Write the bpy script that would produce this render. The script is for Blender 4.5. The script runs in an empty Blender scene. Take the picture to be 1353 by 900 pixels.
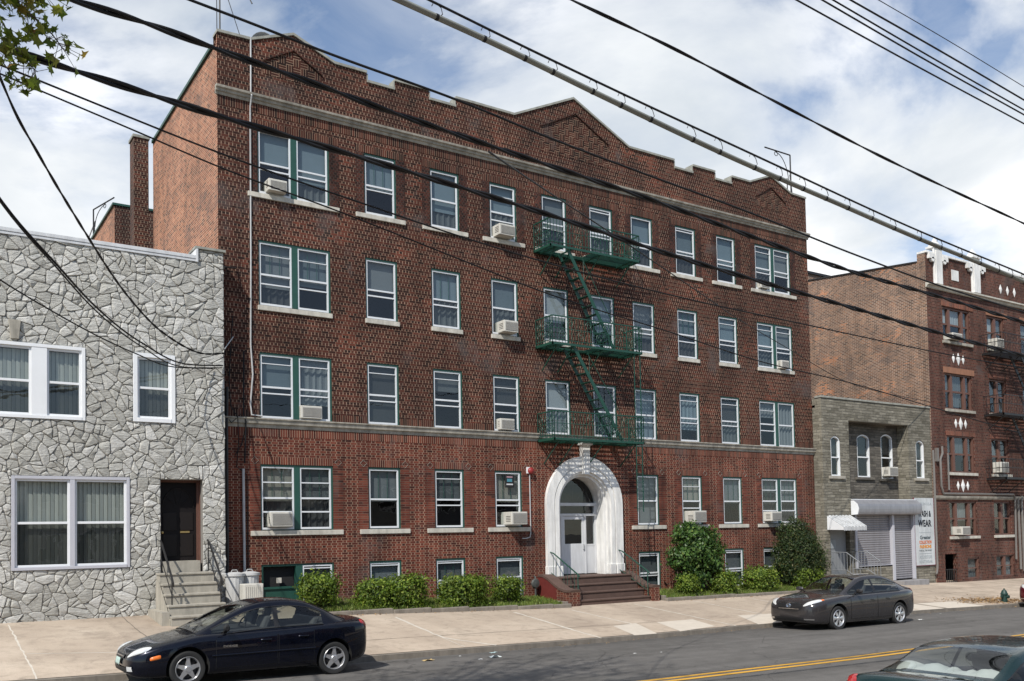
import bpy, bmesh, math, random
import numpy as np
from mathutils import Vector, Matrix

C = bpy.context.scene.collection
R = math.radians
scene = bpy.context.scene

# ------------------------------------------------------------------ camera
def make_camera():
    cd = bpy.data.cameras.new("camera"); cam = bpy.data.objects.new("camera", cd); C.objects.link(cam)
    yaw, pitch, roll = 0.5874, 0.0371, -0.0196
    fwd = Vector((math.sin(yaw), math.cos(yaw), 0)); right = Vector((math.cos(yaw), -math.sin(yaw), 0)); up = Vector((0, 0, 1))
    f2 = fwd*math.cos(pitch)+up*math.sin(pitch); u2 = up*math.cos(pitch)-fwd*math.sin(pitch)
    r3 = right*math.cos(roll)+u2*math.sin(roll); u3 = u2*math.cos(roll)-right*math.sin(roll)
    m = Matrix((( r3.x, u3.x, -f2.x, -18.918), (r3.y, u3.y, -f2.y, -24.197), (r3.z, u3.z, -f2.z, 1.952), (0, 0, 0, 1)))
    cam.matrix_world = m
    cd.sensor_width = 36; cd.lens = 36*1212.07/1353; cd.shift_y = 212.15/1353
    cd.clip_start = 0.05; cd.clip_end = 6000
    scene.camera = cam
make_camera()

# ------------------------------------------------------------------ sun, sky, exposure
SUN_EL, SUN_AZ = 45.0, 55.0        # azimuth measured from the facade normal towards the left
SUN_STRENGTH = 4.8
SKY_STRENGTH = 0.14
EXPOSURE = 0.08
CLOUD = 7.1
CLOUD_ROT = 0.8
CLOUD_OFF = (2.3, 0.4, 0)
sd = Vector((math.sin(R(SUN_AZ))*math.cos(R(SUN_EL)), math.cos(R(SUN_AZ))*math.cos(R(SUN_EL)), -math.sin(R(SUN_EL))))
def make_light():
    l = bpy.data.lights.new("sun", 'SUN'); o = bpy.data.objects.new("sun", l); C.objects.link(o)
    l.energy = SUN_STRENGTH; l.angle = R(0.53); l.color = (1.0, 0.955, 0.88)
    o.rotation_euler = sd.to_track_quat('-Z', 'Y').to_euler(); o.location = (-30, -30, 40)
    w = bpy.data.worlds.new("World"); scene.world = w; w.use_nodes = True
    nt = w.node_tree; nt.nodes.clear()
    def N(t, **k):
        n = nt.nodes.new(t)
        for a, b in k.items(): setattr(n, a, b)
        return n
    def L(a, b): nt.links.new(a, b)
    out = N('ShaderNodeOutputWorld'); bg = N('ShaderNodeBackground'); bg.inputs['Strength'].default_value = SKY_STRENGTH
    sky = N('ShaderNodeTexSky', sky_type='NISHITA', sun_disc=False)
    sky.sun_elevation = R(SUN_EL)
    # blender: rotation 0 puts the sun towards +Y, turning towards +X
    sky.sun_rotation = math.atan2(-sd.x, -sd.y)
    sky.air_density = 1.0; sky.dust_density = 0.15; sky.ozone_density = 3.0
    tc = N('ShaderNodeTexCoord'); sep = N('ShaderNodeSeparateXYZ'); L(tc.outputs['Generated'], sep.inputs[0])
    def M(op, a, b=None):
        n = N('ShaderNodeMath', operation=op)
        for i, v in enumerate((a, b)):
            if v is None: continue
            if isinstance(v, (int, float)): n.inputs[i].default_value = v
            else: L(v, n.inputs[i])
        return n.outputs[0]
    zz = M('ADD', M('MAXIMUM', sep.outputs[2], 0.0), 0.22)
    px = M('DIVIDE', sep.outputs[0], zz); py = M('DIVIDE', sep.outputs[1], zz)
    cmb = N('ShaderNodeCombineXYZ'); L(px, cmb.inputs[0]); L(py, cmb.inputs[1]); cmb.inputs[2].default_value = 3.7
    def noise(scale, detail, rough, dist=0.0, off=(0, 0, 0)):
        mp = N('ShaderNodeMapping'); L(cmb.outputs[0], mp.inputs[0]); mp.inputs['Location'].default_value = off; mp.inputs['Rotation'].default_value = (0, 0, CLOUD_ROT)
        n = N('ShaderNodeTexNoise'); L(mp.outputs[0], n.inputs['Vector'])
        n.inputs['Scale'].default_value = scale; n.inputs['Detail'].default_value = detail; n.inputs['Roughness'].default_value = rough; n.inputs['Distortion'].default_value = dist
        return n.outputs['Fac']
    def ramp(fac, stops):
        r = N('ShaderNodeValToRGB'); L(fac, r.inputs[0])
        e = r.color_ramp.elements
        while len(e) < len(stops): e.new(0.5)
        for i, (p, c) in enumerate(stops):
            e[i].position = p; e[i].color = (c, c, c, 1) if isinstance(c, (int, float)) else (*c, 1)
        return r.outputs[0]
    cover = ramp(noise(1.05, 9, 0.56, 0.35, CLOUD_OFF), [(0.38, 0.0), (0.455, 0.75), (0.525, 1.0)])
    wisp = ramp(noise(2.6, 7, 0.6, 0.6, (7, 1, 0)), [(0.38, 0.05), (0.7, 0.75)])
    cov = M('MAXIMUM', cover, M('MULTIPLY', wisp, 0.5))
    front = ramp(M('ADD', M('MULTIPLY', sep.outputs[1], .5), .5), [(.42, .22), (.62, 1.0)]); cov = M('MULTIPLY', cov, front)
    shade = ramp(noise(1.5, 8, 0.52, 0.25, (4.1, 2.2, 1)), [(0.36, (0.70, 0.755, 0.81)), (0.48, (0.90, 0.93, 0.955)), (0.60, (1.24, 1.24, 1.24))])
    sc = N('ShaderNodeVectorMath', operation='SCALE'); L(shade, sc.inputs[0]); sc.inputs['Scale'].default_value = CLOUD
    mx = N('ShaderNodeMix', data_type='RGBA'); L(cov, mx.inputs[0]); L(sky.outputs[0], mx.inputs[6]); L(sc.outputs[0], mx.inputs[7])
    L(mx.outputs[2], bg.inputs['Color']); L(bg.outputs[0], out.inputs['Surface'])
make_light()
vs = scene.view_settings
scene.display_settings.display_device = 'sRGB'
vs.view_transform = 'Standard'; vs.look = 'None'; vs.exposure = EXPOSURE; vs.gamma = 1.0; vs.use_curve_mapping = False
scene.cycles.max_bounces = 8; scene.cycles.transparent_max_bounces = 16
scene.cycles.caustics_reflective = False; scene.cycles.caustics_refractive = False
scene.cycles.use_denoising = True

# ------------------------------------------------------------------ ground heights (street falls to the right)
CX = [-200, -60, -40, -17, -11, -2.5, 1.7, 9, 15.5, 27, 60, 120, 400]; CZ = [3.3, .55, .1, -.40, -.54, -.685, -.715, -.785, -.945, -1.2, -1.9, -3.2, -9]
BX = [-200, -60, -40, -17, -13.6, -9, -5.5, -1.8, 1.3, 8.5, 17, 21, 27, 60, 120, 400]; BZ = [3.7, .9, .6, .2, .18, .11, -.04, -.17, -.18, -.26, -.47, -.6, -.66, -1.3, -2.5, -8.3]
def sw(x, y):
    t = min(max((-.5-y)/6.0, -.1), 1)
    return float(np.interp(x, BX, BZ)*(1-t)+np.interp(x, CX, CZ)*t)
def road(x, y):
    c = 5.9-abs(y+12.4)
    return float(np.interp(x, CX, CZ)-.10+.02*min(max(c, 0), 5.7))

# ------------------------------------------------------------------ materials
MATS = {}
class NT:
    def __init__(s, name):
        s.m = bpy.data.materials.new(name); s.m.use_nodes = True; s.nt = s.m.node_tree
        s.b = s.nt.nodes['Principled BSDF']; s.out = s.nt.nodes['Material Output']
    def n(s, t, ins=None, **k):
        o = s.nt.nodes.new(t)
        for a, b in k.items(): setattr(o, a, b)
        for a, b in (ins or {}).items(): s.set(o.inputs[a], b)
        return o
    def set(s, sock, v):
        if isinstance(v, bpy.types.NodeSocket): s.nt.links.new(v, sock)
        elif isinstance(v, tuple) and len(v) == 3 and sock.type == 'RGBA': sock.default_value = (*v, 1)
        else: sock.default_value = v
    def M(s, op, a, b=None, c=None):
        o = s.nt.nodes.new('ShaderNodeMath'); o.operation = op
        for i, v in enumerate((a, b, c)):
            if v is not None: s.set(o.inputs[i], v)
        return o.outputs[0]
    def mix(s, f, a, b, blend='MIX'):
        o = s.nt.nodes.new('ShaderNodeMix'); o.data_type = 'RGBA'; o.blend_type = blend
        s.set(o.inputs[0], f); s.set(o.inputs[6], a); s.set(o.inputs[7], b); return o.outputs[2]
    def ramp(s, f, stops, interp='LINEAR'):
        o = s.nt.nodes.new('ShaderNodeValToRGB'); s.set(o.inputs[0], f); e = o.color_ramp.elements; o.color_ramp.interpolation = interp
        while len(e) < len(stops): e.new(.5)
        for i, (p, c) in enumerate(stops):
            e[i].position = p; e[i].color = (c, c, c, 1) if isinstance(c, (int, float)) else (*c, 1)
        return o.outputs[0]
    def noise(s, scale, detail=4, rough=.55, vec=None, dist=0.0):
        o = s.n('ShaderNodeTexNoise', {'Scale': scale, 'Detail': detail, 'Roughness': rough, 'Distortion': dist})
        s.set(o.inputs['Vector'], vec if vec is not None else s.pos()); return o.outputs['Fac']
    def pos(s):
        if not hasattr(s, '_p'): s._p = s.n('ShaderNodeNewGeometry').outputs['Position']
        return s._p
    def obj(s):
        if not hasattr(s, '_o'): s._o = s.n('ShaderNodeTexCoord').outputs['Object']
        return s._o
    def xyz(s, v=None):
        o = s.n('ShaderNodeSeparateXYZ'); s.set(o.inputs[0], v if v is not None else s.pos()); return o.outputs
    def vec(s, x, y, z):
        o = s.n('ShaderNodeCombineXYZ'); s.set(o.inputs[0], x); s.set(o.inputs[1], y); s.set(o.inputs[2], z); return o.outputs[0]
    def bump(s, h, dist=.01, strength=1.0, normal=None):
        o = s.n('ShaderNodeBump', {'Height': h, 'Distance': dist, 'Strength': strength})
        if normal is not None: s.set(o.inputs['Normal'], normal)
        s.nt.links.new(o.outputs[0], s.b.inputs['Normal']); return o.outputs[0]
    def col(s, c): s.set(s.b.inputs['Base Color'], c)
    def par(s, rough=.6, metal=0, spec=.5, coat=0):
        s.set(s.b.inputs['Roughness'], rough); s.b.inputs['Metallic'].default_value = metal
        s.b.inputs['Specular IOR Level'].default_value = spec; s.b.inputs['Coat Weight'].default_value = coat
        s.b.inputs['Coat Roughness'].default_value = .04
        return s

def plain(name, c, rough=.55, metal=0, spec=.5, var=.18, scale=6, bump=0.0, coat=0, dirt=0.0, local=False):
    t = NT(name); t.par(rough, metal, spec, coat)
    v = t.obj() if local else t.pos()
    f = t.noise(scale, 5, .6, v)
    c2 = tuple(x*(1-var) for x in c); c1 = tuple(min(1, x*(1+var*.6)) for x in c)
    colr = t.mix(f, c2, c1)
    if dirt:
        sep = t.xyz(v); st = t.noise(1.0, 6, .65, t.vec(t.M('MULTIPLY', sep[0], 5), t.M('MULTIPLY', sep[1], 5), t.M('MULTIPLY', sep[2], .9)))
        g = t.ramp(st, [(.35, 1-dirt), (.62, 1.0)]); colr = t.mix(1.0, colr, g, 'MULTIPLY')
    t.col(colr)
    if bump: t.bump(t.noise(scale*6, 4, .6, v), .01, bump)
    return t.m

def brick(name, ramp, mv_col, mh_col, mode='flemish', bw=.205, bh=.0677, joint=.011, stain=.5, header_dark=.55, blotch=None, z0=0.0, streak=.4, smudge=.45):
    """mode: flemish, running, soldier (bricks on end), basket (basket weave), stack"""
    t = NT(name); t.par(.85, 0, .25)
    s = t.xyz(); u = t.M('ADD', s[0], s[1]); v = s[2]
    if mode == 'soldier':
        col = t.M('DIVIDE', u, bh); fu = t.M('FRACT', col); idv = t.vec(t.M('FLOOR', col), 3.0, 7.0)
        mvm = t.M('LESS_THAN', fu, joint/bh*1.15); mhm = 0.0; hdr = 0.0
    elif mode == 'basket':
        cs = bw; cu = t.M('DIVIDE', u, cs); cv = t.M('DIVIDE', t.M('SUBTRACT', v, z0), cs)
        iu = t.M('FLOOR', cu); iv = t.M('FLOOR', cv); par = t.M('FLOORED_MODULO', t.M('ADD', iu, iv), 2.0)
        fu = t.M('FRACT', cu); fv = t.M('FRACT', cv)
        a = t.M('ADD', t.M('MULTIPLY', fu, par), t.M('MULTIPLY', fv, t.M('SUBTRACT', 1.0, par)))   # across the bricks
        k = t.M('MULTIPLY', a, 3.0); mvm = t.M('LESS_THAN', t.M('FRACT', k), .2)
        idv = t.vec(t.M('ADD', iu, t.M('MULTIPLY', t.M('FLOOR', k), 17.3)), iv, par); mhm = 0.0; hdr = 0.0
    else:
        row = t.M('FLOOR', t.M('DIVIDE', v, bh)); fv = t.M('FRACT', t.M('DIVIDE', v, bh)); odd = t.M('FLOORED_MODULO', row, 2.0)
        per = bw*1.5 if mode == 'flemish' else bw
        uu = t.M('ADD', t.M('DIVIDE', u, per), t.M('MULTIPLY', odd, .5)); fu = t.M('FRACT', uu)
        if mode == 'english':
            hdr = odd; pw = t.M('SUBTRACT', bw, t.M('MULTIPLY', odd, bw*.5)); wr = t.n('ShaderNodeTexWhiteNoise', noise_dimensions='1D'); t.set(wr.inputs['W'], row)
            uu = t.M('ADD', t.M('DIVIDE', u, pw), t.M('MULTIPLY', t.M('FLOOR', t.M('DIVIDE', t.M('FLOORED_MODULO', row, 4.0), 2.0)), .5)); fu = t.M('FRACT', uu)
            mvm = t.M('MULTIPLY', t.M('LESS_THAN', t.M('MULTIPLY', fu, pw), joint), t.M('ADD', .45, t.M('MULTIPLY', odd, .55)))
        elif mode == 'flemish':
            hdr = t.M('GREATER_THAN', fu, .667)
            j1 = t.M('LESS_THAN', fu, joint/per); j2 = t.M('LESS_THAN', t.M('ABSOLUTE', t.M('SUBTRACT', fu, .667)), joint/per/2)
            mvm = t.M('MAXIMUM', j1, j2)
        else:
            hdr = 0.0; mvm = t.M('LESS_THAN', fu, joint/per)
        mhm = t.M('LESS_THAN', fv, joint/bh)
        idv = t.vec(t.M('FLOOR', uu), row, hdr)
    wn = t.n('ShaderNodeTexWhiteNoise', noise_dimensions='3D'); t.set(wn.inputs['Vector'], idv)
    c = t.ramp(wn.outputs['Value'], ramp)
    if mode in ('flemish', 'english') and header_dark < 1:
        c = t.mix(t.M('MULTIPLY', hdr, 1-header_dark), c, (0.02, .012, .011))
    if blotch:
        bl = t.ramp(t.noise(blotch[1], 3, .6, t.vec(t.M('MULTIPLY', u, .55), 0.0, v)), [(.55, 0.0), (.66, 1.0)])
        bl2 = t.M('MULTIPLY', bl, t.ramp(wn.outputs['Value'], [(.3, 0.0), (.5, 1.0)])); c = t.mix(bl2, c, blotch[0])
    c = t.mix(mhm, c, mh_col) if not isinstance(mhm, float) else c
    c = t.mix(mvm, c, mv_col)
    big = t.noise(.45, 6, .62, t.vec(u, 0.0, v)); g = t.ramp(big, [(.3, 1-stain), (.62, 1.08)])
    tone = t.ramp(t.noise(.8, 4, .6, t.vec(u, 4.0, v)), [(.35, (.86, .80, .80)), (.6, (1.10, 1.0, .96))]); c = t.mix(1.0, c, tone, 'MULTIPLY')
    st = t.noise(1.0, 5, .6, t.vec(t.M('MULTIPLY', u, 2.6), 0.0, t.M('MULTIPLY', v, .35))); g2 = t.ramp(st, [(.36, 1-streak), (.56, 1.0)])
    c = t.mix(1.0, c, g, 'MULTIPLY'); c = t.mix(1.0, c, g2, 'MULTIPLY')
    smu = t.ramp(t.noise(.75, 5, .65, t.vec(u, 9.0, t.M('MULTIPLY', v, .8))), [(.58, 0.0), (.68, 1.0)]); c = t.mix(t.M('MULTIPLY', smu, smudge), c, (.10, .085, .08))
    t.col(c)
    mm = mvm if isinstance(mhm, float) else t.M('MAXIMUM', mvm, mhm)
    h = t.M('SUBTRACT', 1.0, mm)
    t.bump(t.M('ADD', h, t.M('MULTIPLY', t.noise(60, 3, .6), .3)), .006, .5)
    return t.m

def glass_mat(name, tint, rough=.0, ior=1.5, refl=1.0):
    t = NT(name); t.nt.nodes.remove(t.b)
    tr = t.n('ShaderNodeBsdfTransparent', {'Color': tint}); gl = t.n('ShaderNodeBsdfGlossy', {'Color': (.95*refl, .97*refl, refl), 'Roughness': rough})
    lw = t.n('ShaderNodeLayerWeight', {'Blend': .5}); r0 = ((ior-1)/(ior+1))**2
    fr = t.M('ADD', r0, t.M('MULTIPLY', t.M('POWER', lw.outputs['Facing'], 4.5), .9))
    nz = t.n('ShaderNodeBump', {'Height': t.noise(1.7, 2, .5), 'Distance': .02, 'Strength': .18})
    t.set(gl.inputs['Normal'], nz.outputs[0])
    mx = t.n('ShaderNodeMixShader'); t.set(mx.inputs[0], fr); t.nt.links.new(tr.outputs[0], mx.inputs[1]); t.nt.links.new(gl.outputs[0], mx.inputs[2])
    t.nt.links.new(mx.outputs[0], t.out.inputs['Surface']); return t.m

def leaf_mat(name, stops, trans=.35, rough=.5):
    t = NT(name); t.nt.nodes.remove(t.b)
    g = t.n('ShaderNodeNewGeometry'); c = t.ramp(g.outputs['Random Per Island'], stops)
    cl = t.ramp(t.noise(2.2, 3, .5, t.obj()), [(.35, .72), (.62, 1.15)]); c = t.mix(1.0, c, cl, 'MULTIPLY')
    d = t.n('ShaderNodeBsdfPrincipled', {'Base Color': c, 'Roughness': rough, 'Specular IOR Level': .35}); tl = t.n('ShaderNodeBsdfTranslucent', {'Color': c})
    mx = t.n('ShaderNodeMixShader', {0: trans}); t.nt.links.new(d.outputs[0], mx.inputs[1]); t.nt.links.new(tl.outputs[0], mx.inputs[2])
    t.nt.links.new(mx.outputs[0], t.out.inputs['Surface']); return t.m

def car_paint(name, c, metal=.45, r=.22):
    t = NT(name); t.par(.3, metal, .2, .85)
    t.col(t.mix(t.noise(3, 4, .6, t.obj()), tuple(x*.85 for x in c), tuple(x*1.1 for x in c)))
    t.set(t.b.inputs['Roughness'], t.ramp(t.noise(5, 5, .7, t.obj()), [(.35, r), (.7, r+.1)]))
    t.set(t.b.inputs['Coat Roughness'], t.ramp(t.noise(2.5, 5, .7, t.obj()), [(.4, .015), (.75, .09)])); t.b.inputs['Coat IOR'].default_value = 1.4
    return t.m

# ------------------------------------------------------------------ mesh builder
class MB:
    def __init__(s): s.v = []; s.f = []; s.mi = []
    def face(s, pts, mi=0):
        i = len(s.v); s.v += [tuple(p) for p in pts]; s.f.append(tuple(range(i, i+len(pts)))); s.mi.append(mi); return s
    def mesh(s, vs, fs, mi=0):
        i = len(s.v); s.v += [tuple(p) for p in vs]
        for f in fs: s.f.append(tuple(i+k for k in f)); s.mi.append(mi)
        return s
    def box(s, x0, x1, y0, y1, z0, z1, mi=0):
        x0, x1 = min(x0, x1), max(x0, x1); y0, y1 = min(y0, y1), max(y0, y1); z0, z1 = min(z0, z1), max(z0, z1)
        vs = [(x, y, z) for x in (x0, x1) for y in (y0, y1) for z in (z0, z1)]
        return s.mesh(vs, [(0, 1, 3, 2), (4, 6, 7, 5), (0, 4, 5, 1), (2, 3, 7, 6), (0, 2, 6, 4), (1, 5, 7, 3)], mi)
    def obox(s, c, ax, ay, az, mi=0):
        c = Vector(c); ax = Vector(ax); ay = Vector(ay); az = Vector(az)
        vs = [c+ax*i+ay*j+az*k for i in (-1, 1) for j in (-1, 1) for k in (-1, 1)]
        return s.mesh(vs, [(0, 1, 3, 2), (4, 6, 7, 5), (0, 4, 5, 1), (2, 3, 7, 6), (0, 2, 6, 4), (1, 5, 7, 3)], mi)
    def bar(s, a, b, w, t=None, up=(0, 0, 1), mi=0):
        a = Vector(a); b = Vector(b); d = (b-a); L = d.length
        if L < 1e-6: return s
        d.normalize(); u = Vector(up)
        if abs(d.dot(u)) > .98: u = Vector((0, 1, 0))
        sx = d.cross(u).normalized(); uu = sx.cross(d).normalized()
        return s.obox((a+b)/2, d*L/2, sx*w/2, uu*(t or w)/2, mi)
    def prism(s, poly, y0, y1, mi=0, axis='y'):
        """poly in (x,z) extruded along y, (y,z) along x, or (x,y) along z"""
        n = len(poly)
        def P(p, q): return {'y': (p[0], q, p[1]), 'x': (q, p[0], p[1]), 'z': (p[0], p[1], q)}[axis]
        vs = [P(p, y0) for p in poly]+[P(p, y1) for p in poly]
        fs = [tuple(range(n)), tuple(range(2*n-1, n-1, -1))]+[(i, i+n, (i+1) % n+n, (i+1) % n) for i in range(n)]
        return s.mesh(vs, fs, mi)
    def tube(s, path, r, n=6, mi=0, cap=True):
        path = [Vector(p) for p in path]; rs = r if isinstance(r, (list, tuple)) else [r]*len(path)
        i0 = len(s.v); up = Vector((0, 0, 1)); prev = None
        for k, p in enumerate(path):
            d = (path[min(k+1, len(path)-1)]-path[max(k-1, 0)])
            d = d.normalized() if d.length > 1e-9 else Vector((1, 0, 0))
            if prev is None:
                a = d.cross(up)
                if a.length < 1e-3: a = d.cross(Vector((0, 1, 0)))
            else: a = prev-d*prev.dot(d)
            a.normalize(); b = d.cross(a); prev = a
            for j in range(n):
                t = 2*math.pi*j/n; s.v.append(tuple(p+(a*math.cos(t)+b*math.sin(t))*rs[k]))
        for k in range(len(path)-1):
            for j in range(n):
                s.f.append((i0+k*n+j, i0+k*n+(j+1) % n, i0+(k+1)*n+(j+1) % n, i0+(k+1)*n+j)); s.mi.append(mi)
        if cap:
            s.f.append(tuple(i0+j for j in range(n-1, -1, -1))); s.mi.append(mi)
            e = i0+(len(path)-1)*n; s.f.append(tuple(e+j for j in range(n))); s.mi.append(mi)
        return s
    def lathe(s, prof, c=(0, 0, 0), n=24, axis='z', mi=0, caps=True):
        i0 = len(s.v)
        for (r, h) in prof:
            for j in range(n):
                t = 2*math.pi*j/n; a, b = r*math.cos(t), r*math.sin(t)
                p = (a, b, h) if axis == 'z' else ((a, h, b) if axis == 'y' else (h, a, b))
                s.v.append((p[0]+c[0], p[1]+c[1], p[2]+c[2]))
        for k in range(len(prof)-1):
            for j in range(n):
                s.f.append((i0+k*n+j, i0+k*n+(j+1) % n, i0+(k+1)*n+(j+1) % n, i0+(k+1)*n+j)); s.mi.append(mi)
        if caps:
            s.f.append(tuple(i0+j for j in range(n))); s.mi.append(mi)
            e = i0+(len(prof)-1)*n; s.f.append(tuple(e+j for j in range(n))); s.mi.append(mi)
        return s
    def build(s, name, mats, parent=None, smooth=False, bevel=0, angle=40, fixn=True):
        me = bpy.data.meshes.new(name); me.from_pydata(s.v, [], s.f)
        mats = mats if isinstance(mats, (list, tuple)) else [mats]
        for m in mats: me.materials.append(m)
        if len(mats) > 1: me.polygons.foreach_set('material_index', s.mi)
        if fixn or bevel:
            bm = bmesh.new(); bm.from_mesh(me)
            if fixn: bmesh.ops.recalc_face_normals(bm, faces=bm.faces)
            bm.to_mesh(me); bm.free()
        me.update()
        o = bpy.data.objects.new(name, me); C.objects.link(o)
        if smooth:
            me.polygons.foreach_set('use_smooth', [True]*len(me.polygons)); me.set_sharp_from_angle(angle=R(angle))
        if bevel:
            md = o.modifiers.new('bevel', 'BEVEL'); md.width = bevel; md.segments = 2; md.limit_method = 'ANGLE'; md.angle_limit = R(35)
        if parent is not None: adopt(o, parent)
        return o
def adopt(o, parent):
    o.parent = parent
    if parent.type == 'EMPTY': o.matrix_parent_inverse = Matrix.Translation(-parent.location)
def adopt_local(o, parent): o.parent = parent
def T(name, label, cat, loc, group=None):
    o = bpy.data.objects.new(name, None); C.objects.link(o); o.location = loc; o.empty_display_size = .3
    o['label'] = label; o['category'] = cat
    if group: o['group'] = group
    return o
def tag(o, label, cat, group=None):
    o['label'] = label; o['category'] = cat
    if group: o['group'] = group
    return o
def structure(o): o['kind'] = 'structure'; return o
def text_mesh(body, size, bold=0.0):
    cu = bpy.data.curves.new('lettering', 'FONT'); cu.body = body; cu.size = size; cu.extrude = .002; cu.offset = bold; cu.align_x = 'CENTER'; cu.resolution_u = 3
    o = bpy.data.objects.new('lettering', cu); C.objects.link(o); dg = bpy.context.evaluated_depsgraph_get()
    me = bpy.data.meshes.new_from_object(o.evaluated_get(dg)); C.objects.unlink(o); bpy.data.objects.remove(o)
    return me
def put_text(body, size, loc, mat, parent, name='lettering', sx=1.0, bold=0.0, rot=None):
    me = text_mesh(body, size, bold); me.materials.clear(); me.materials.append(mat)
    m = Matrix.Translation(loc) @ (rot or Matrix.Rotation(R(90), 4, 'X')) @ Matrix.Diagonal((sx, 1, 1, 1)); me.transform(m)
    o = bpy.data.objects.new(name, me); C.objects.link(o); adopt(o, parent); return o
# ------------------------------------------------------------------ the materials
DARKR = [(0.0, (.020, .010, .008)), (.25, (.040, .0145, .010)), (.55, (.072, .022, .0145)), (.85, (.094, .030, .019)), (1.0, (.125, .044, .029))]
REDR = [(0.0, (.045, .016, .012)), (.3, (.115, .030, .019)), (.7, (.152, .041, .025)), (1.0, (.185, .058, .036))]
m_brick_up = brick('dark_red_brick', DARKR, (.42, .31, .225), (.115, .068, .047), 'english', joint=.0155, stain=.45, header_dark=.65, streak=.32, blotch=((.17, .05, .03), .8))
m_brick_low = brick('red_brick', REDR, (.37, .28, .205), (.21, .125, .088), 'flemish', joint=.015, stain=.38, header_dark=.7, streak=.3)
m_sold_up = brick('dark_soldier_brick', DARKR, (.27, .19, .135), 0, 'soldier', joint=.012, stain=.4)
m_sold_low = brick('red_soldier_brick', REDR, (.36, .26, .19), 0, 'soldier', joint=.012, stain=.35)
m_row_up = brick('dark_header_brick', DARKR, (.10, .07, .055), (.05, .035, .03), 'running', bw=.105, joint=.018, stain=.4)
m_row_low = brick('red_header_brick', REDR, (.13, .08, .06), (.16, .10, .075), 'running', bw=.3, joint=.016, stain=.3)
m_basket = brick('basket_weave_brick', [(a, tuple(x*.75 for x in c)) for a, c in DARKR], (.30, .22, .155), 0, 'basket', bw=.21, stain=.35, z0=.04)
SIDER = [(0.0, (.10, .045, .03)), (.3, (.25, .098, .056)), (.65, (.34, .135, .075)), (1.0, (.43, .20, .115))]
m_brick_side = brick('orange_common_brick', SIDER, (.50, .39, .29), (.56, .44, .33), 'running', joint=.018, stain=.3, streak=.2)
TANR = [(0.0, (.075, .045, .035)), (.4, (.155, .09, .063)), (.8, (.215, .125, .082)), (1.0, (.28, .155, .09))]
m_brick_tan = brick('weathered_tan_brick', TANR, (.40, .35, .29), (.36, .31, .25), 'running', joint=.022, stain=.3, streak=.2, blotch=((.48, .19, .075), .9))
m_quoin = brick('quoin_brick', TANR, (.40, .35, .29), (.36, .31, .25), 'running', joint=.022, stain=.25)
m_brick_rb = brick('maroon_brick', [(a, (x*.72, y*.8, z*.85)) for a, (x, y, z) in REDR], (.32, .25, .20), (.17, .115, .09), 'english', joint=.014, header_dark=.75, stain=.45, streak=.4)
m_brick_stack = brick('chimney_brick', DARKR, (.36, .30, .22), (.14, .1, .08), 'english', joint=.016, stain=.3)

m_lime = plain('weathered_limestone', (.40, .37, .31), .85, var=.3, scale=3, bump=.3, dirt=.45)
m_lime_w = plain('pale_limestone', (.56, .53, .46), .85, var=.25, scale=4, bump=.3, dirt=.3)
m_coping = plain('coping_stone', (.33, .33, .29), .85, var=.3, scale=3, bump=.3, dirt=.3)
m_white = plain('white_terracotta', (.80, .79, .76), .6, var=.14, scale=4, bump=.15, dirt=.28)
m_green = plain('dark_green_paint', (.016, .070, .052), .5, var=.25, scale=5, bump=.05)
m_iron = plain('green_iron', (.010, .060, .040), .5, metal=0, var=.35, scale=7, bump=.15)
m_black = plain('black_iron', (.015, .014, .014), .5, var=.2)
m_alum = plain('aluminium_frame', (.66, .68, .70), .42, var=.1, scale=4)
m_vinyl = plain('white_vinyl', (.74, .75, .76), .5, var=.08, scale=3)
m_lav = plain('grey_frame', (.46, .46, .50), .5, var=.1, scale=3)
m_brown = plain('brown_frame', (.13, .062, .045), .6, var=.25, scale=5, bump=.1)
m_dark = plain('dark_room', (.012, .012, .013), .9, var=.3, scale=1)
m_shade = [plain('window_shade_'+n, c, .9, var=.12, scale=2.2) for n, c in (('pale', (.26, .285, .30)), ('grey', (.135, .15, .16)), ('slate', (.075, .085, .09)), ('cream', (.24, .23, .20)), ('dim', (.030, .032, .034)))]
m_shade += [plain('window_shade_blue', (.135, .18, .21), .85, var=.12, scale=2.2), plain('window_shade_steel', (.095, .125, .145), .85, var=.15, scale=2.2)]  # bluish tones paint the reflected sky into the shade colour
m_glass = glass_mat('window_glass', (.86, .90, .90), .0, 1.62)
m_carglass = glass_mat('car_glass', (.66, .70, .68), .0, 1.5)
m_ac = plain('ac_beige', (.58, .56, .50), .55, var=.1, scale=3, dirt=.15)
m_acg = plain('ac_grille', (.20, .19, .18), .6, var=.3, scale=30)
m_steel = plain('galvanised', (.42, .43, .44), .45, .3, var=.2, scale=6)
m_pvc = plain('grey_pipe', (.50, .50, .50), .5, var=.15, scale=5, dirt=.2)
m_wire = plain('cable_black', (.010, .010, .011), .6, var=.3, scale=9, spec=.3)
m_cond = plain('weathered_conduit', (.19, .20, .18), .7, var=.6, scale=2.2, bump=.1)
m_redbrown = plain('faded_red_paint', (.13, .022, .018), .6, var=.3)
m_stone_step = plain('step_concrete', (.40, .37, .31), .9, var=.3, scale=4, bump=.25, dirt=.25)
m_brownstone = plain('brownstone_step', (.10, .060, .046), .85, var=.45, scale=4, bump=.2)
m_redpaint = plain('red_paint', (.24, .020, .018), .5, var=.2)
m_roof = plain('roof_tar', (.05, .05, .05), .9)

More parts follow.
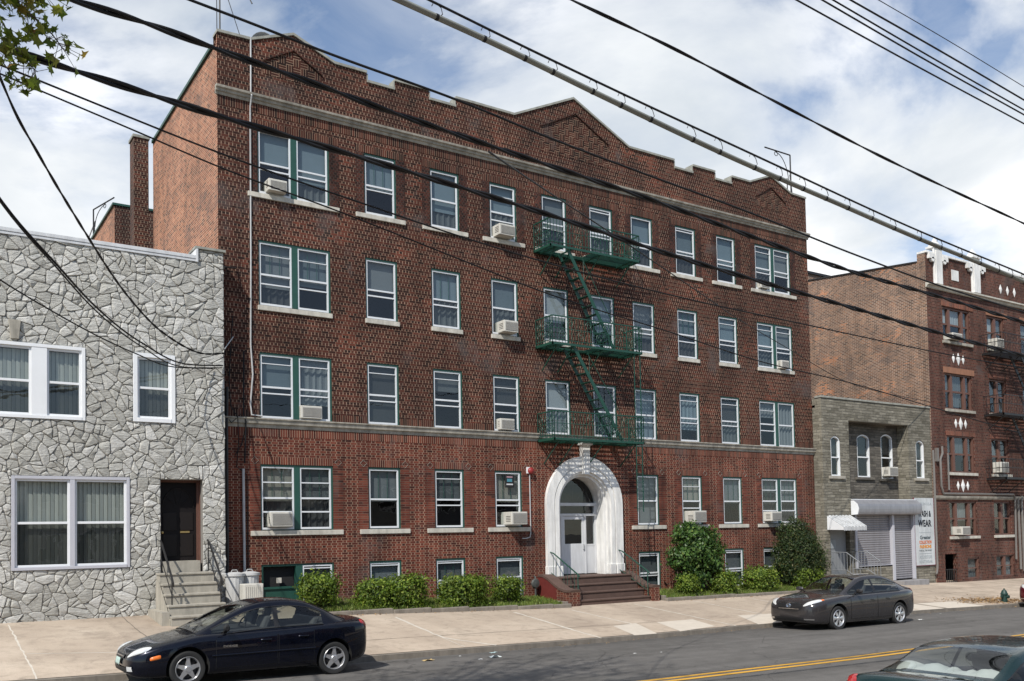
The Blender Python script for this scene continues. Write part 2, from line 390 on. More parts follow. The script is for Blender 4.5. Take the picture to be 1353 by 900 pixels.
def stone_cladding():
    t = NT('grey_cast_stone'); t.par(.9, 0, .2)
    g = t.n('ShaderNodeNewGeometry'); c = t.ramp(g.outputs['Random Per Island'], [(0, (.41, .40, .362)), (.35, (.47, .46, .42)), (.7, (.515, .505, .468)), (1, (.58, .57, .535))])
    p = t.pos(); mp = t.n('ShaderNodeMapping', {'Vector': p, 'Scale': (2.2, 2.2, 7.5), 'Rotation': (0, .45, 0)})
    n1 = t.noise(3.5, 6, .65, mp.outputs[0]); n2 = t.noise(.5, 4, .6)
    c = t.mix(1.0, c, t.ramp(n1, [(.3, .78), (.6, 1.05)]), 'MULTIPLY'); c = t.mix(1.0, c, t.ramp(n2, [(.3, .86), (.6, 1.03)]), 'MULTIPLY'); t.col(c)
    t.bump(t.M('ADD', n1, t.M('MULTIPLY', t.noise(28, 4, .6), .25)), .045, .9); return t.m
m_stone = stone_cladding()
m_grout = plain('stone_joint', (.22, .205, .185), .95, var=.25, scale=8)

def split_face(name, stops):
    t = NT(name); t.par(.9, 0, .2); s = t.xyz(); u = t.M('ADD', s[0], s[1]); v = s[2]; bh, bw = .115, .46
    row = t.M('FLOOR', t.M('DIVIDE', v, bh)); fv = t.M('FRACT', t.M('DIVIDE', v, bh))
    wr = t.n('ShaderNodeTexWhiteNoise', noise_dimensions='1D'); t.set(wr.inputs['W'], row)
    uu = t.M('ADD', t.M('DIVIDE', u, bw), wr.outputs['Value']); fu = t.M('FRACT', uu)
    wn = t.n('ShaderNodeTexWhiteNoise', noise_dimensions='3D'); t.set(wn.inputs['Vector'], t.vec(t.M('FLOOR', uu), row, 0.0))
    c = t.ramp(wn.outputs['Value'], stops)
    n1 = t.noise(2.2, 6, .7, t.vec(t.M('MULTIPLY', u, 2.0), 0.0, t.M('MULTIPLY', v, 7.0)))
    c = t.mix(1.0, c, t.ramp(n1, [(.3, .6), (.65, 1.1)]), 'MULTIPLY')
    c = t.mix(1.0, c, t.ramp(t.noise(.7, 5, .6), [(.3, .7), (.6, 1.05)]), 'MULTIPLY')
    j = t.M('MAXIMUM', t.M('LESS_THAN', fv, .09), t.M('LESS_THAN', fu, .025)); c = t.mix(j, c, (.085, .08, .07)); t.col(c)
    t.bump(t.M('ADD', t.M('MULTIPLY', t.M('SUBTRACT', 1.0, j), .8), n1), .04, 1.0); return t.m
m_split = split_face('split_face_block', [(0, (.17, .155, .12)), (.5, (.235, .215, .17)), (1, (.31, .285, .23))])
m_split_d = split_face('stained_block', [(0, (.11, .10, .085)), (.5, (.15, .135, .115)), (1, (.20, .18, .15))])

def concrete():
    t = NT('sidewalk_concrete'); t.par(.92, 0, .2)
    a = t.noise(.55, 6, .6); b = t.noise(3.5, 6, .65); d = t.noise(45, 3, .7); s = t.xyz()
    c = t.ramp(a, [(.3, (.37, .300, .235)), (.55, (.455, .375, .295)), (.75, (.53, .445, .355))])
    cell = t.n('ShaderNodeTexWhiteNoise', noise_dimensions='2D'); t.set(cell.inputs['Vector'], t.vec(t.M('FLOOR', t.M('DIVIDE', t.M('ADD', s[0], .42), 2.42)), t.M('FLOOR', t.M('DIVIDE', s[1], 2.6)), 0.0))
    c = t.mix(1.0, c, t.ramp(cell.outputs['Value'], [(0, .88), (1, 1.06)]), 'MULTIPLY')
    c = t.mix(1.0, c, t.ramp(b, [(.30, .80), (.5, 1.0)]), 'MULTIPLY'); e = t.noise(1.3, 7, .7, None, .8); c = t.mix(1.0, c, t.ramp(e, [(.34, .80), (.46, 1.0)]), 'MULTIPLY'); c = t.mix(1.0, c, t.ramp(d, [(.3, .9), (.7, 1.08)]), 'MULTIPLY')
    gum = t.n('ShaderNodeTexVoronoi', {'Scale': 2.6}); t.set(gum.inputs['Vector'], t.pos())
    c = t.mix(t.M('MULTIPLY', t.M('LESS_THAN', gum.outputs['Distance'], .055), .45), c, (.10, .085, .07))
    t.col(c); t.bump(t.M('ADD', d, b), .008, .5); return t.m
m_walk = concrete()
m_patch = plain('pale_concrete_patch', (.55, .49, .41), .9, var=.2, scale=4, bump=.2)
m_joint = plain('joint_sand', (.60, .55, .47), .95, var=.35, scale=9)
m_joint_d = plain('dark_joint', (.17, .14, .11), .95, var=.3, scale=9)
m_kerb = plain('kerb_stone', (.23, .20, .165), .9, var=.35, scale=3.5, bump=.4, dirt=.3)
def asphalt():
    t = NT('asphalt'); t.par(.88, 0, .3); s = t.xyz()
    a = t.noise(.35, 5, .6, t.vec(t.M('MULTIPLY', s[0], .35), s[1], 0.0)); b = t.noise(2.3, 6, .65); d = t.noise(90, 3, .75)
    c = t.ramp(a, [(.3, (.105, .099, .092)), (.6, (.140, .132, .123))]); c = t.mix(1.0, c, t.ramp(b, [(.3, .80), (.65, 1.06)]), 'MULTIPLY'); wb = t.noise(1.0, 3, .6, t.vec(t.M('MULTIPLY', s[0], .02), t.M('MULTIPLY', s[1], 1.1), 0.0)); c = t.mix(1.0, c, t.ramp(wb, [(.35, .80), (.62, 1.12)]), 'MULTIPLY'); oil = t.noise(.9, 6, .7, t.vec(t.M('MULTIPLY', s[0], .6), s[1], 5.0), .6); c = t.mix(1.0, c, t.ramp(oil, [(.32, .75), (.42, 1.0)]), 'MULTIPLY')
    c = t.mix(1.0, c, t.ramp(d, [(.35, .72), (.7, 1.3)]), 'MULTIPLY')
    vo = t.n('ShaderNodeTexVoronoi', {'Scale': .33}, feature='DISTANCE_TO_EDGE'); wv = t.noise(1.4, 4, .6)
    mpv = t.vec(t.M('ADD', s[0], t.M('MULTIPLY', wv, 1.6)), t.M('ADD', s[1], t.M('MULTIPLY', wv, 1.3)), 0.0); t.set(vo.inputs['Vector'], mpv)
    c = t.mix(t.M('MULTIPLY', t.M('LESS_THAN', vo.outputs['Distance'], .004), .4), c, (.025, .023, .022))
    t.col(c); t.bump(d, .006, .6); return t.m
m_asph = asphalt()
def worn_paint(name, c, lo=.42):
    t = NT(name); t.par(.8, 0, .3); f = t.ramp(t.noise(7, 6, .7), [(lo-.06, 0.0), (lo+.02, 1.0)]); t.col(t.mix(f, (.085, .08, .075), t.mix(t.noise(3, 4), tuple(x*.8 for x in c), c))); return t.m
m_yellow = worn_paint('road_yellow', (.66, .36, .05), .33)
m_soil = plain('planter_soil', (.09, .07, .045), .95, var=.4, scale=7, bump=.4)
m_earth = plain('ground_earth', (.14, .12, .09), .95, var=.3, scale=.5)
m_grass = leaf_mat('grass_blades', [(0, (.08, .13, .02)), (.5, (.15, .225, .04)), (.85, (.23, .28, .06)), (1, (.34, .31, .12))], .35)
m_hedge = leaf_mat('hedge_leaves', [(0, (.045, .085, .010)), (.4, (.10, .165, .018)), (.8, (.175, .245, .03)), (1, (.26, .31, .05))], .35)
m_shrub = leaf_mat('shrub_leaves', [(0, (.022, .058, .012)), (.5, (.055, .115, .024)), (.85, (.10, .18, .04)), (1, (.17, .22, .06))], .28, .42)
m_yew = leaf_mat('yew_needles', [(0, (.014, .032, .010)), (.5, (.032, .058, .016)), (.9, (.07, .09, .025)), (1, (.13, .11, .04))], .2)
m_maple = leaf_mat('maple_leaves', [(0, (.08, .13, .015)), (.5, (.16, .21, .025)), (.85, (.24, .25, .04)), (1, (.24, .14, .03))], .55)
m_doorg = plain('grey_white_door', (.60, .61, .62), .55, var=.1, scale=3, dirt=.15)
m_bark = plain('bark', (.10, .075, .055), .95, var=.4, scale=8, bump=.6)
m_straw = leaf_mat('dry_leaves', [(0, (.16, .09, .035)), (.5, (.30, .18, .08)), (1, (.42, .28, .14))], .1)
# ------------------------------------------------------------------ ground, road, sidewalk
KY = -6.25           # kerb line
def strip(name, y_list, zf, mat, xs, close=None):
    b = MB(); n = len(y_list); vs = [(x, y, zf(x, y)) for x in xs for y in y_list]
    fs = [(i*n+j, (i+1)*n+j, (i+1)*n+j+1, i*n+j+1) for i in range(len(xs)-1) for j in range(n-1)]
    b.mesh(vs, fs); return structure(b.build(name, mat, smooth=True, fixn=False))
XS = [-200, -120, -80, -60, -50, -40, -34, -28]+[-26+.5*i for i in range(0, 121)]+[36, 40, 45, 50, 60, 80, 100, 120, 200, 400]
def gz(x, y):
    return float(np.interp(x, CX, CZ))-.9
gx = [-3000, -400]+XS[1:-1]+[600, 3000]
strip('ground', [-3000, -300, -60, -26, -12.4, -6.4, 0, 12, 30, 60, 300, 3000], lambda x, y: gz(max(-200, min(400, x)), y)-(.6 if abs(y) > 100 else 0), m_earth, gx)
strip('road', [-19.4, -18.1, -16, -14, -12.4, -11, -9, -7.5, KY-.12], road, m_asph, XS)
strip('sidewalk', [KY, -5.5, -4, -2.5, -1.5, -.5, .4], sw, m_walk, XS)
def near(x, y): return road(x, -19.4)+.13+.03*(-19.4-y)
strip('near_sidewalk', [-30, -26, -22, -19.55], near, m_walk, XS)
def kerb(y0, y1, zf, zb):
    b = MB(); n = 4; vs = []
    for x in XS: vs += [(x, y0, zb(x)-.3), (x, y0, zf(x)), (x, y1, zf(x)+.004), (x, y1, zb(x)-.3)]
    fs = [(i*4+j, (i+1)*4+j, (i+1)*4+(j+1) % 4, i*4+(j+1) % 4) for i in range(len(XS)-1) for j in range(3)]
    b.mesh(vs, fs); return structure(b.build('kerb', m_kerb))
kerb(KY-.14, KY+.001, lambda x: sw(x, KY)-.012, lambda x: road(x, KY))
kerb(-19.4, -19.55, lambda x: near(x, -19.5)-.01, lambda x: road(x, -19.4))
def line(y0, y1, mat, name):
    b = MB(); xs = [-60+.5*i for i in range(0, 300)]
    vs = []
    for x in xs: vs += [(x, y0, road(x, y0)+.004), (x, y1, road(x, y1)+.004)]
    b.mesh(vs, [(2*i, 2*i+2, 2*i+3, 2*i+1) for i in range(len(xs)-1)]); return structure(b.build(name, mat))
line(-12.29, -12.41, m_yellow, 'road_marking'); line(-12.53, -12.65, m_yellow, 'road_marking')
# lighter joints, patches and cracks of the sidewalk
def ribbon(b, pts, w, lift=.004, jit=.02):
    rnd = random.Random(str(pts[0])); P = []
    for (x0, y0), (x1, y1) in zip(pts[:-1], pts[1:]):
        k = max(2, int(math.hypot(x1-x0, y1-y0)/.22))
        for i in range(k): P.append((x0+(x1-x0)*i/k, y0+(y1-y0)*i/k))
    P.append(pts[-1]); vs = []
    for i, (x, y) in enumerate(P):
        a = P[max(0, i-1)]; c = P[min(len(P)-1, i+1)]; d = Vector((c[0]-a[0], c[1]-a[1])).normalized(); ww = w*(.55+rnd.random()*.7)/2
        x += rnd.uniform(-jit, jit)
        for s in (-1, 1): xx, yy = x-d.y*ww*s, y+d.x*ww*s; vs.append((xx, yy, sw(xx, yy)+lift))
    b.mesh(vs, [(2*i, 2*i+2, 2*i+3, 2*i+1) for i in range(len(P)-1)])
b = MB()
for pts, w in (([(-16.92, -.8), (-16.95, -6.3)], .035), ([(-8.15, -2.4), (-8.27, -5.14), (-7.52, -6.28)], .075), ([(-8.27, -5.14), (-8.3, -6.2)], .03), ([(-4.33, -2.3), (-4.5, -6.4)], .08),
               ([(-2.29, -2.3), (-2.2, -5.07)], .07), ([(.44, -2.0), (.40, -6.3)], .06), ([(2.9, -2.1), (2.9, -5.0)], .05), ([(-16.9, -4.1), (-15.4, -4.5), (-12.6, -4.45)], .03),
               ([(5.4, -2.1), (5.4, -6.3)], .04), ([(8.0, -2), (8.0, -6.3)], .04)): ribbon(b, pts, w)
structure(b.build('sidewalk_joints', m_joint, fixn=False))
b = MB()
for x in (-14.5, 10.5, 13, 15.5, 18, 20.5, 23, 25.5, 28, 30.5, 33): ribbon(b, [(x, -.6), (x, -6.35)], .03)
for y, x0, x1 in ((-3.4, 9, 36), (-5.1, 9, 36), (-4.9, -12, -1.3), (-2.2, 12, 36)): ribbon(b, [(x0, y), (x1, y)], .022)
structure(b.build('sidewalk_cracks', m_joint_d, fixn=False))
b = MB()
def patch(poly, lift=.005):
    b.face([(x, y, sw(x, y)+lift) for x, y in poly])
patch([(-3.0, -5.07), (-2.02, -4.87), (-2.62, -6.38), (-3.39, -6.38)]); patch([(-1.35, -4.99), (.02, -4.99), (-.24, -6.13), (-1.78, -6.36)]); patch([(1.9, -4.98), (3.7, -5.13), (2.6, -6.38), (1.2, -6.38)])
patch([(8.5, -5.2), (10.4, -5.2), (10.4, -6.38), (8.4, -6.38)]); patch([(10.6, -5.2), (12.9, -5.2), (12.9, -6.38), (10.6, -6.38)])
structure(b.build('sidewalk_patch', m_patch, fixn=False))
# ------------------------------------------------------------------ the brick apartment building
W = 11.98
apt = T('brick_apartment_building', 'long four storey dark red brick apartment block with white arched entrance and stepped gabled parapet', 'building', (0, 0, 0))
COLS = {2: -7.24, 3: -5.07, 4: -2.93, 5: -.90, 6: 1.10, 7: 2.96, 8: 5.10, 9: 7.22}
SW_ = 1.03
DBL = [(-10.905, -8.83), (8.83, 10.905)]
FL = {0: (-.12, 1.29), 1: (2.2, 3.99), 2: (5.222, 7.03), 3: (8.30, 10.10), 4: (11.375, 13.18)}
openings = []
for f, (z0, z1) in FL.items():
    for c, x in COLS.items():
        if f < 2 and c in (5, 6): continue
        openings.append((x-SW_/2, x+SW_/2, z0, z1, f, c))
    for k, (x0, x1) in enumerate(DBL): openings.append((x0, x1, z0, z1, f, (1, 10)[k]))
openings[:] = [o if not (o[4] == 0) else (o[0], o[1], max(o[2], .02) if o[5] < 5 and o[5] != 1 else o[2]-.05, o[3], 0, o[5]) for o in openings]
ARX, ARW, ARS = .06, 1.04, 2.93      # arch centre, half width, spring line
arch_open = (ARX-ARW, ARX+ARW, -.6, ARS+ARW, 0, 0)
def grid_wall(b, rects, x0, x1, z0, z1, cutz, mi_of, y=0.0, depth=.22, arch=None):
    xs = sorted({x0, x1, *[r[0] for r in rects], *[r[1] for r in rects]}); zs = sorted({z0, z1, *cutz, *[r[2] for r in rects], *[r[3] for r in rects]})
    xs = [x for x in xs if x0 <= x <= x1]; zs = [z for z in zs if z0 <= z <= z1]
    for i in range(len(xs)-1):
        for j in range(len(zs)-1):
            cx, cz = (xs[i]+xs[i+1])/2, (zs[j]+zs[j+1])/2
            if any(r[0] < cx < r[1] and r[2] < cz < r[3] for r in rects): continue
            b.face([(xs[i], y, zs[j]), (xs[i+1], y, zs[j]), (xs[i+1], y, zs[j+1]), (xs[i], y, zs[j+1])], mi_of(cz))
    for r in rects:
        if arch is r: continue
        a0, a1, c0, c1 = r[:4]; m = mi_of((c0+c1)/2)
        b.face([(a0, y, c0), (a0, y+depth, c0), (a0, y+depth, c1), (a0, y, c1)], m); b.face([(a1, y, c0), (a1, y, c1), (a1, y+depth, c1), (a1, y+depth, c0)], m)
        b.face([(a0, y, c1), (a0, y+depth, c1), (a1, y+depth, c1), (a1, y, c1)], m); b.face([(a0, y, c0), (a1, y, c0), (a1, y+depth, c0), (a0, y+depth, c0)], m)
BELT = 5.1
PROF = [(-W, 15.52), (-11.062, 15.55), (-9.857, 16.03), (-8.631, 15.55), (-7.631, 15.55), (-7.631, 15.28), (-6.729, 15.28), (-6.729, 15.55), (-5.563, 15.55), (-5.563, 15.28), (-4.625, 15.28), (-4.625, 15.55), (-2.448, 15.55), (0, 16.69)]
PROF = PROF+[(-x, z) for x, z in PROF[-2::-1]]
b = MB(); mi = lambda z: 1 if z < BELT else 0
grid_wall(b, openings+[arch_open], -W, W, -1.2, 15.2, [BELT], mi, arch=arch_open)
# brick above the arch, filled down to its curve
n = 16; top = ARS+ARW; pa = [(ARX+ARW*math.cos(math.pi*k/n), ARS+ARW*math.sin(math.pi*k/n)) for k in range(n+1)]
for k in range(n):
    (xa, za), (xb, zb) = pa[k], pa[k+1]
    b.face([(xb, 0, zb), (xa, 0, za), (xa, 0, top), (xb, 0, top)], 1)
for (xa, za), (xb, zb) in zip(PROF[:-1], PROF[1:]):
    if abs(xa-xb) < 1e-6: continue
    b.face([(xa, 0, 15.2), (xb, 0, 15.2), (xb, 0, zb), (xa, 0, za)], 0); b.face([(xa, .32, 13.5), (xa, .32, za), (xb, .32, zb), (xb, .32, 13.5)], 0)
for (xa, za), (xb, zb) in zip(PROF[:-1], PROF[1:]):
    b.face([(xa, 0, za), (xb, 0, zb), (xb, .32, zb), (xa, .32, za)], 0)
b.build('wall', [m_brick_up, m_brick_low], apt, fixn=False)
# coping
b = MB()
for (xa, za), (xb, zb) in zip(PROF[:-1], PROF[1:]):
    if abs(xa-xb) < 1e-6:
        if za > zb: b.box(xa+.002, xa+.035, -.015, .335, zb+.07, za-.004)
        else: b.box(xa-.035, xa-.002, -.015, .335, za+.07, zb-.004)
        continue
    b.prism([(xa-.0, za+.004), (xb+.0, zb+.004), (xb, zb+.075), (xa, za+.075)], -.045, .37)
b.build('coping', m_coping, apt)
# side walls, roof, back, interior
b = MB(); b.face([(-W, 0, -1.2), (-W, 7.45, -1.2), (-W, 7.45, 15.3), (-W, .1, 15.2), (-W, 0, 15.52)])
b.face([(-W+.3, .32, 13), (-W+.3, 7.45, 13), (-W+.3, 7.45, 15.3), (-W+.3, .32, 15.2)])
b.build('side_wall', m_brick_side, apt, fixn=False)
b = MB(); b.face([(W, 0, -1.5), (W, 7.5, -1.5), (W, 7.5, 15.3), (W, 0, 15.52)]); b.face([(-W, 7.45, -1.2), (W, 7.45, -1.2), (W, 7.45, 15.0), (-W, 7.45, 15.0)])
b.build('rear_wall', m_brick_up, apt, fixn=False)
MB().box(-W+.3, W-.05, .33, 7.4, 14.3, 14.5).build('roof', m_roof, apt)
b = MB(); b.box(-W-.06, -W+.34, .34, 7.4, 15.24, 15.33)
for k in range(10): b.lathe([(.10, -.13), (.10, .13)], (-W+.1, .9+k*.72, 15.36), 8, 'y')
b.build('tile_coping', m_green, apt)
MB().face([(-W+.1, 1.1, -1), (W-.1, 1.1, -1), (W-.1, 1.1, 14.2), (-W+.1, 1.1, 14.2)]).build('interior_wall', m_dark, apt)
b = MB()
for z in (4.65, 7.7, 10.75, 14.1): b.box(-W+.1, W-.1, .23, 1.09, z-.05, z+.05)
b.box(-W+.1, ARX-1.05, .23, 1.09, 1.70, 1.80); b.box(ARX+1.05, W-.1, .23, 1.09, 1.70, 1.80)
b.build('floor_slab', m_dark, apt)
# rear wing and chimney
b = MB(); b.box(-12.25, W, 12.6, 24, -1.2, 14.75); b.build('rear_wing', m_brick_stack, apt)
b = MB(); b.box(-12.256, -12.25, 12.6, 24, 8, 14.75); b.build('rear_wing_side', m_brick_side, apt)
b = MB(); b.box(-12.33, -12.1, 12.55, 24, 14.75, 14.83); b.box(-12.1, W, 12.55, 12.8, 14.75, 14.83)
for k in range(14): b.lathe([(.09, -.12), (.09, .12)], (-12.2, 13.2+k*.72, 14.86), 8, 'y')
b.build('tile_coping', m_green, apt)
b = MB(); b.box(-12.58, -12.12, 7.46, 8.1, -1, 15.36); ch = b.build('chimney', m_brick_stack, apt)
MB().box(-12.62, -12.08, 7.42, 8.14, 15.36, 15.46).build('chimney_cap', m_coping, ch, bevel=.01)
# cornice and belt course (profiled mouldings)
def moulding(name, prof, x0, x1, mat, parent):
    return MB().prism(prof, x0, x1, axis='x').build(name, mat, parent, bevel=.006)
moulding('cornice', [(.0, 13.83), (-.03, 13.83), (-.05, 13.90), (-.09, 13.91), (-.10, 13.97), (-.15, 13.99), (-.16, 14.05), (0, 14.07)], -W-.06, W+.06, m_lime, apt)
moulding('belt_course', [(.0, 4.97), (-.025, 4.97), (-.035, 5.06), (-.085, 5.075), (-.10, 5.18), (-.13, 5.19), (-.13, 5.225), (0, 5.24)], -W-.05, W+.05, m_lime, apt)
# soldier courses
P = .006
MB().box(-W+.01, W-.01, -P, .05, 13.58, 13.828).build('soldier_course', m_sold_up, apt)
MB().box(-W+.01, W-.01, -P, .05, 4.745, 4.968).build('soldier_course', m_sold_low, apt)
xs_ = sorted([(o[0], o[1]) for o in openings if o[4] == 2]); edges = [-W+.01]+[e for p in xs_ for e in p]+[W-.01]
for i in range(0, len(edges), 2): MB().box(edges[i]+.003, edges[i+1]-.003, -P, .05, 5.242, 5.44).build('soldier_course', m_sold_up, apt)
for (x0, x1, z0, z1, f, c) in openings:
    if f in (1, 4):
        e = .30 if f == 1 else .28; ms, mr = (m_sold_low, m_row_low) if f == 1 else (m_sold_up, m_row_up)
        b = MB(); b.box(x0-(.0 if f == 1 else e), x1+(.0 if f == 1 else e), -P, .04, z1+.002, z1+.205)
        b.box(x0-e, x0-.002, -P+.001, .04, z0+.002, z1, 1); b.box(x1+.002, x1+e, -P+.001, .04, z0+.002, z1, 1)
        if f == 1:
            for xx in (x0-e, x1+.002):
                b.box(xx+.0, xx+e-.002, -P+.001, .04, z1+.002, z1+.205, 1); cx, cz, r = xx+e/2, z1+.10, .10
                for k in range(4):
                    a0 = math.pi/2*k; a1 = a0+math.pi/2
                    b.bar((cx+r*math.cos(a0), -P-.002, cz+r*math.sin(a0)), (cx+r*math.cos(a1), -P-.002, cz+r*math.sin(a1)), .005, .014, (0, 1, 0), 2)
        b.build('lintel', [ms, mr, m_lime], apt)
# basket weave panels in the gables, framed by headers
def gable_panel(cx, hw, zb, zs, za):
    poly = [(cx-hw, zb), (cx+hw, zb), (cx+hw, zs), (cx, za), (cx-hw, zs)]
    MB().prism(poly, -.008, .03).build('brick_panel', m_basket, apt)
    b = MB()
    for p, q in zip(poly[2:4], poly[3:5]): b.bar((p[0], -.006, p[1]), (q[0], -.006, q[1]), .03, .09, (0, 1, 0))
    # the bars lie in the wall plane
    b.build('panel_border', m_row_up, apt)
gable_panel(.05, 1.45, 14.62, 15.45, 16.2); gable_panel(-9.857, .85, 14.72, 15.1, 15.6); gable_panel(9.857, .85, 14.72, 15.1, 15.6)

# ---- windows
WR = random.Random(5)
def curtain_sheet(b, x0, x1, z0, z1, y, wavy, rnd):
    n = 14; xs = [x0+(x1-x0)*i/n for i in range(n+1)]; ys = [y+(wavy*math.sin(i*2.1+rnd.random()) if wavy else 0) for i in range(n+1)]
    vs = []
    for i in range(n+1): vs += [(xs[i], ys[i], z0), (xs[i], ys[i], z1)]
    b.mesh(vs, [(2*i, 2*i+2, 2*i+3, 2*i+1) for i in range(n)])
def sash_unit(par, x0, x1, z0, z1, style, y=.035, mat=None, fw=.042, shade=None, muntin=False):
    """white storm sash with rails, the pane, a shade or curtain behind"""
    mat = mat or m_alum; H = z1-z0; rnd = WR
    b = MB(); b.box(x0, x0+fw, y, y+.05, z0, z1); b.box(x1-fw, x1, y, y+.05, z0, z1); b.box(x0+fw, x1-fw, y, y+.05, z0, z0+fw*1.3); b.box(x0+fw, x1-fw, y, y+.05, z1-fw, z1)
    for r, h in style: b.box(x0+fw, x1-fw, y+.004, y+.045, z0+H*r-h/2, z0+H*r+h/2)
    s = b.build('sash', mat, par)
    pn = MB().face([(x0+fw, y+.03, z0+fw), (x1-fw, y+.03, z0+fw), (x1-fw, y+.03, z1-fw), (x0+fw, y+.03, z1-fw)]).build('pane', m_glass, par, fixn=False)
    if muntin:
        b = MB()
        for k in (1, 2): xx = x0+fw+(x1-x0-2*fw)*k/3; b.box(xx-.008, xx+.008, y+.06, y+.075, z0+H*.5, z1-fw)
        b.box(x0+fw, x1-fw, y+.062, y+.08, z0+H*.48, z0+H*.51)
        b.build('muntin', m_green, par)
    drop, tone, wavy, low = shade or (rnd.choice((.35, .5, .5, .55, .62, .75, 1.0)), rnd.choice((0, 1, 1, 1, 2, 2, 3)), 0, rnd.choice((2, 4, 4, None)))
    b = MB(); curtain_sheet(b, x0+.02, x1-.02, z1-H*drop, z1-.02, y+.12, wavy, rnd); b.build('curtain', m_shade[tone], par)
    if low is not None and drop < .98:
        b = MB(); curtain_sheet(b, x0+.02, x1-.02, z0+.02, z1-H*drop-.0, y+.16, .025, rnd); b.build('curtain', m_shade[low], par)
    return s
ST = {'a': [(.49, .05)], 'b': [(.49, .045), (.39, .04)], 'c': [(.86, .022), (.49, .05), (.39, .035)], 'd': [(.80, .02), (.49, .05), (.34, .035)], 'e': [(.75, .03), (.5, .05), (.28, .04)], 'f': [(.93, .03), (.49, .05), (.42, .03)]}
STYLE = {4: ['b', 'f', 'a', 'd', 'b', 'f', 'b', 'f', 'b', 'c'], 3: ['d', 'b', 'b', 'a', 'a', 'a', 'b', 'd', 'c', 'c'], 2: ['c', 'c', 'c', 'd', 'a', 'a', 'd', 'c', 'c', 'd'], 1: ['e', 'a', 'c', 'b', 'a', 'a', 'a', 'd', 'a', 'e'], 0: ['f']*10}
def window(par, x0, x1, z0, z1, f, c):
    dbl = c in (1, 10); mun = f == 1 or (f == 3 and c in (1, 3, 8)) or (f == 0 and c == 3) or (f == 4 and c == 2)
    b = MB(); y0, y1 = .02, .16
    xa, xb = x0+.035, x1-.055; zt = z1-.055
    b.box(x0+.002, xa, y0, y1, z0+.002, z1-.002); b.box(xb, x1-.002, y0, y1, z0+.002, z1-.002); b.box(xa, xb, y0, y1, zt, z1-.002); b.box(xa, xb, y0+.03, y1, z0+.002, z0+.03)
    if dbl: xm = (xa+xb)/2; b.box(xm-.085, xm+.085, y0+.004, y1, z0+.03, zt)
    o = b.build('window', m_green, par)
    units = [(xa, xb)] if not dbl else [(xa, xm-.085), (xm+.085, xb)]
    for k, (a, e) in enumerate(units):
        st = ST[STYLE[f][c-1]] if not (dbl and k == 1 and f == 2 and c == 10) else ST['a']
        sh = (1.0, 1, .03, None) if (f == 2 and c == 10 and k == 1) else None
        if f == 1: sh = (WR.choice((.5, .55, .5, .3)), WR.choice((1, 2, 2, 3)), .0, WR.choice((2, 4, 4, None)))
        elif f >= 3: sh = (WR.choice((.5, .55, .6, .7)), WR.choice((5, 5, 6, 1)), 0, WR.choice((2, 4, 4, None)))
        if (f, c) in ((2, 5), (3, 5)): sh = (.52 if f == 2 else .62, 0, 0, 1 if f == 2 else 4)
        if (f, c) == (1, 7): sh = (1.0, 1, 0, None)
        if f == 2 and sh is None: sh = (WR.choice((.5, .5, .75, 1.0, .35)), WR.choice((6, 2, 4, 5, 1)), WR.choice((0, 0, .02)), WR.choice((4, 2, None, None)))
        if f == 0: sh = (.9, 2, 0, 4) if c != 2 else (.85, 1, 0, 4)
        sash_unit(o, a, e, z0+.03, zt, st, shade=sh, muntin=mun)
    if f in (1, 3, 4):
        e = .28 if f != 3 else .03
        MB().box(x0-e, x1+e, -.055, .1, z0-.135, z0-.001).build('sill', m_lime_w, o, bevel=.01)
    return o
for (x0, x1, z0, z1, f, c) in openings:
    if f == 0 and c == 1: continue
    window(apt, x0, x1, z0, z1, f, c)
# basement door beside the left window
x0, x1, z0, z1 = -10.905, -8.83, -.17, 1.29
b = MB(); b.box(x0+.002, x0+.06, .03, .18, z0, z1-.002); b.box(-9.93, -9.74, .03, .18, z0, z1-.002); b.box(x1-.05, x1-.002, .02, .16, z0, z1-.002); b.box(x0+.06, -9.93, .03, .18, z1-.06, z1-.002); b.box(-9.74, x1-.05, .03, .18, z1-.05, z1-.002)
fr = b.build('door_frame', m_green, apt)
b = MB(); b.box(x0+.06, -9.93, .09, .14, z0, .62); b.box(x0+.06, -9.93, .05, .13, .62, .68)
MB().box(-10.45, -10.33, .06, .12, .78, .92).build('lamp_box', m_lime_w, fr)
b.build('basement_door', m_green, fr); MB().box(x0+.06, -9.93, .2, .22, .68, 1.23).build('transom_panel', m_dark, fr)
sash_unit(fr, -9.74, x1-.05, z0+.1, z1-.05, ST['f'], shade=(.9, 2, 0, 4))

# ---- entrance
def arch_ring(r0, r1, y0, y1, zbot, name, mat, par, n=28, bevel=.008):
    b = MB(); pts = [(ARX+1, zbot)]
    def path(r): return [(ARX+r, zbot), (ARX+r, ARS)]+[(ARX+r*math.cos(math.pi*k/n), ARS+r*math.sin(math.pi*k/n)) for k in range(1, n)]+[(ARX-r, ARS), (ARX-r, zbot)]
    A, B = path(r0), path(r1)
    for k in range(len(A)-1):
        p, q, s, t = A[k], A[k+1], B[k+1], B[k]
        b.face([(p[0], y0, p[1]), (t[0], y0, t[1]), (s[0], y0, s[1]), (q[0], y0, q[1])])
        b.face([(p[0], y0, p[1]), (q[0], y0, q[1]), (q[0], y1, q[1]), (p[0], y1, p[1])]); b.face([(t[0], y0, t[1]), (t[0], y1, t[1]), (s[0], y1, s[1]), (s[0], y0, s[1])])
    return b.build(name, mat, par)
LZ = .575   # landing height
sur = arch_ring(1.30, 1.60, -.13, .04, LZ, 'arch_surround', m_white, apt)
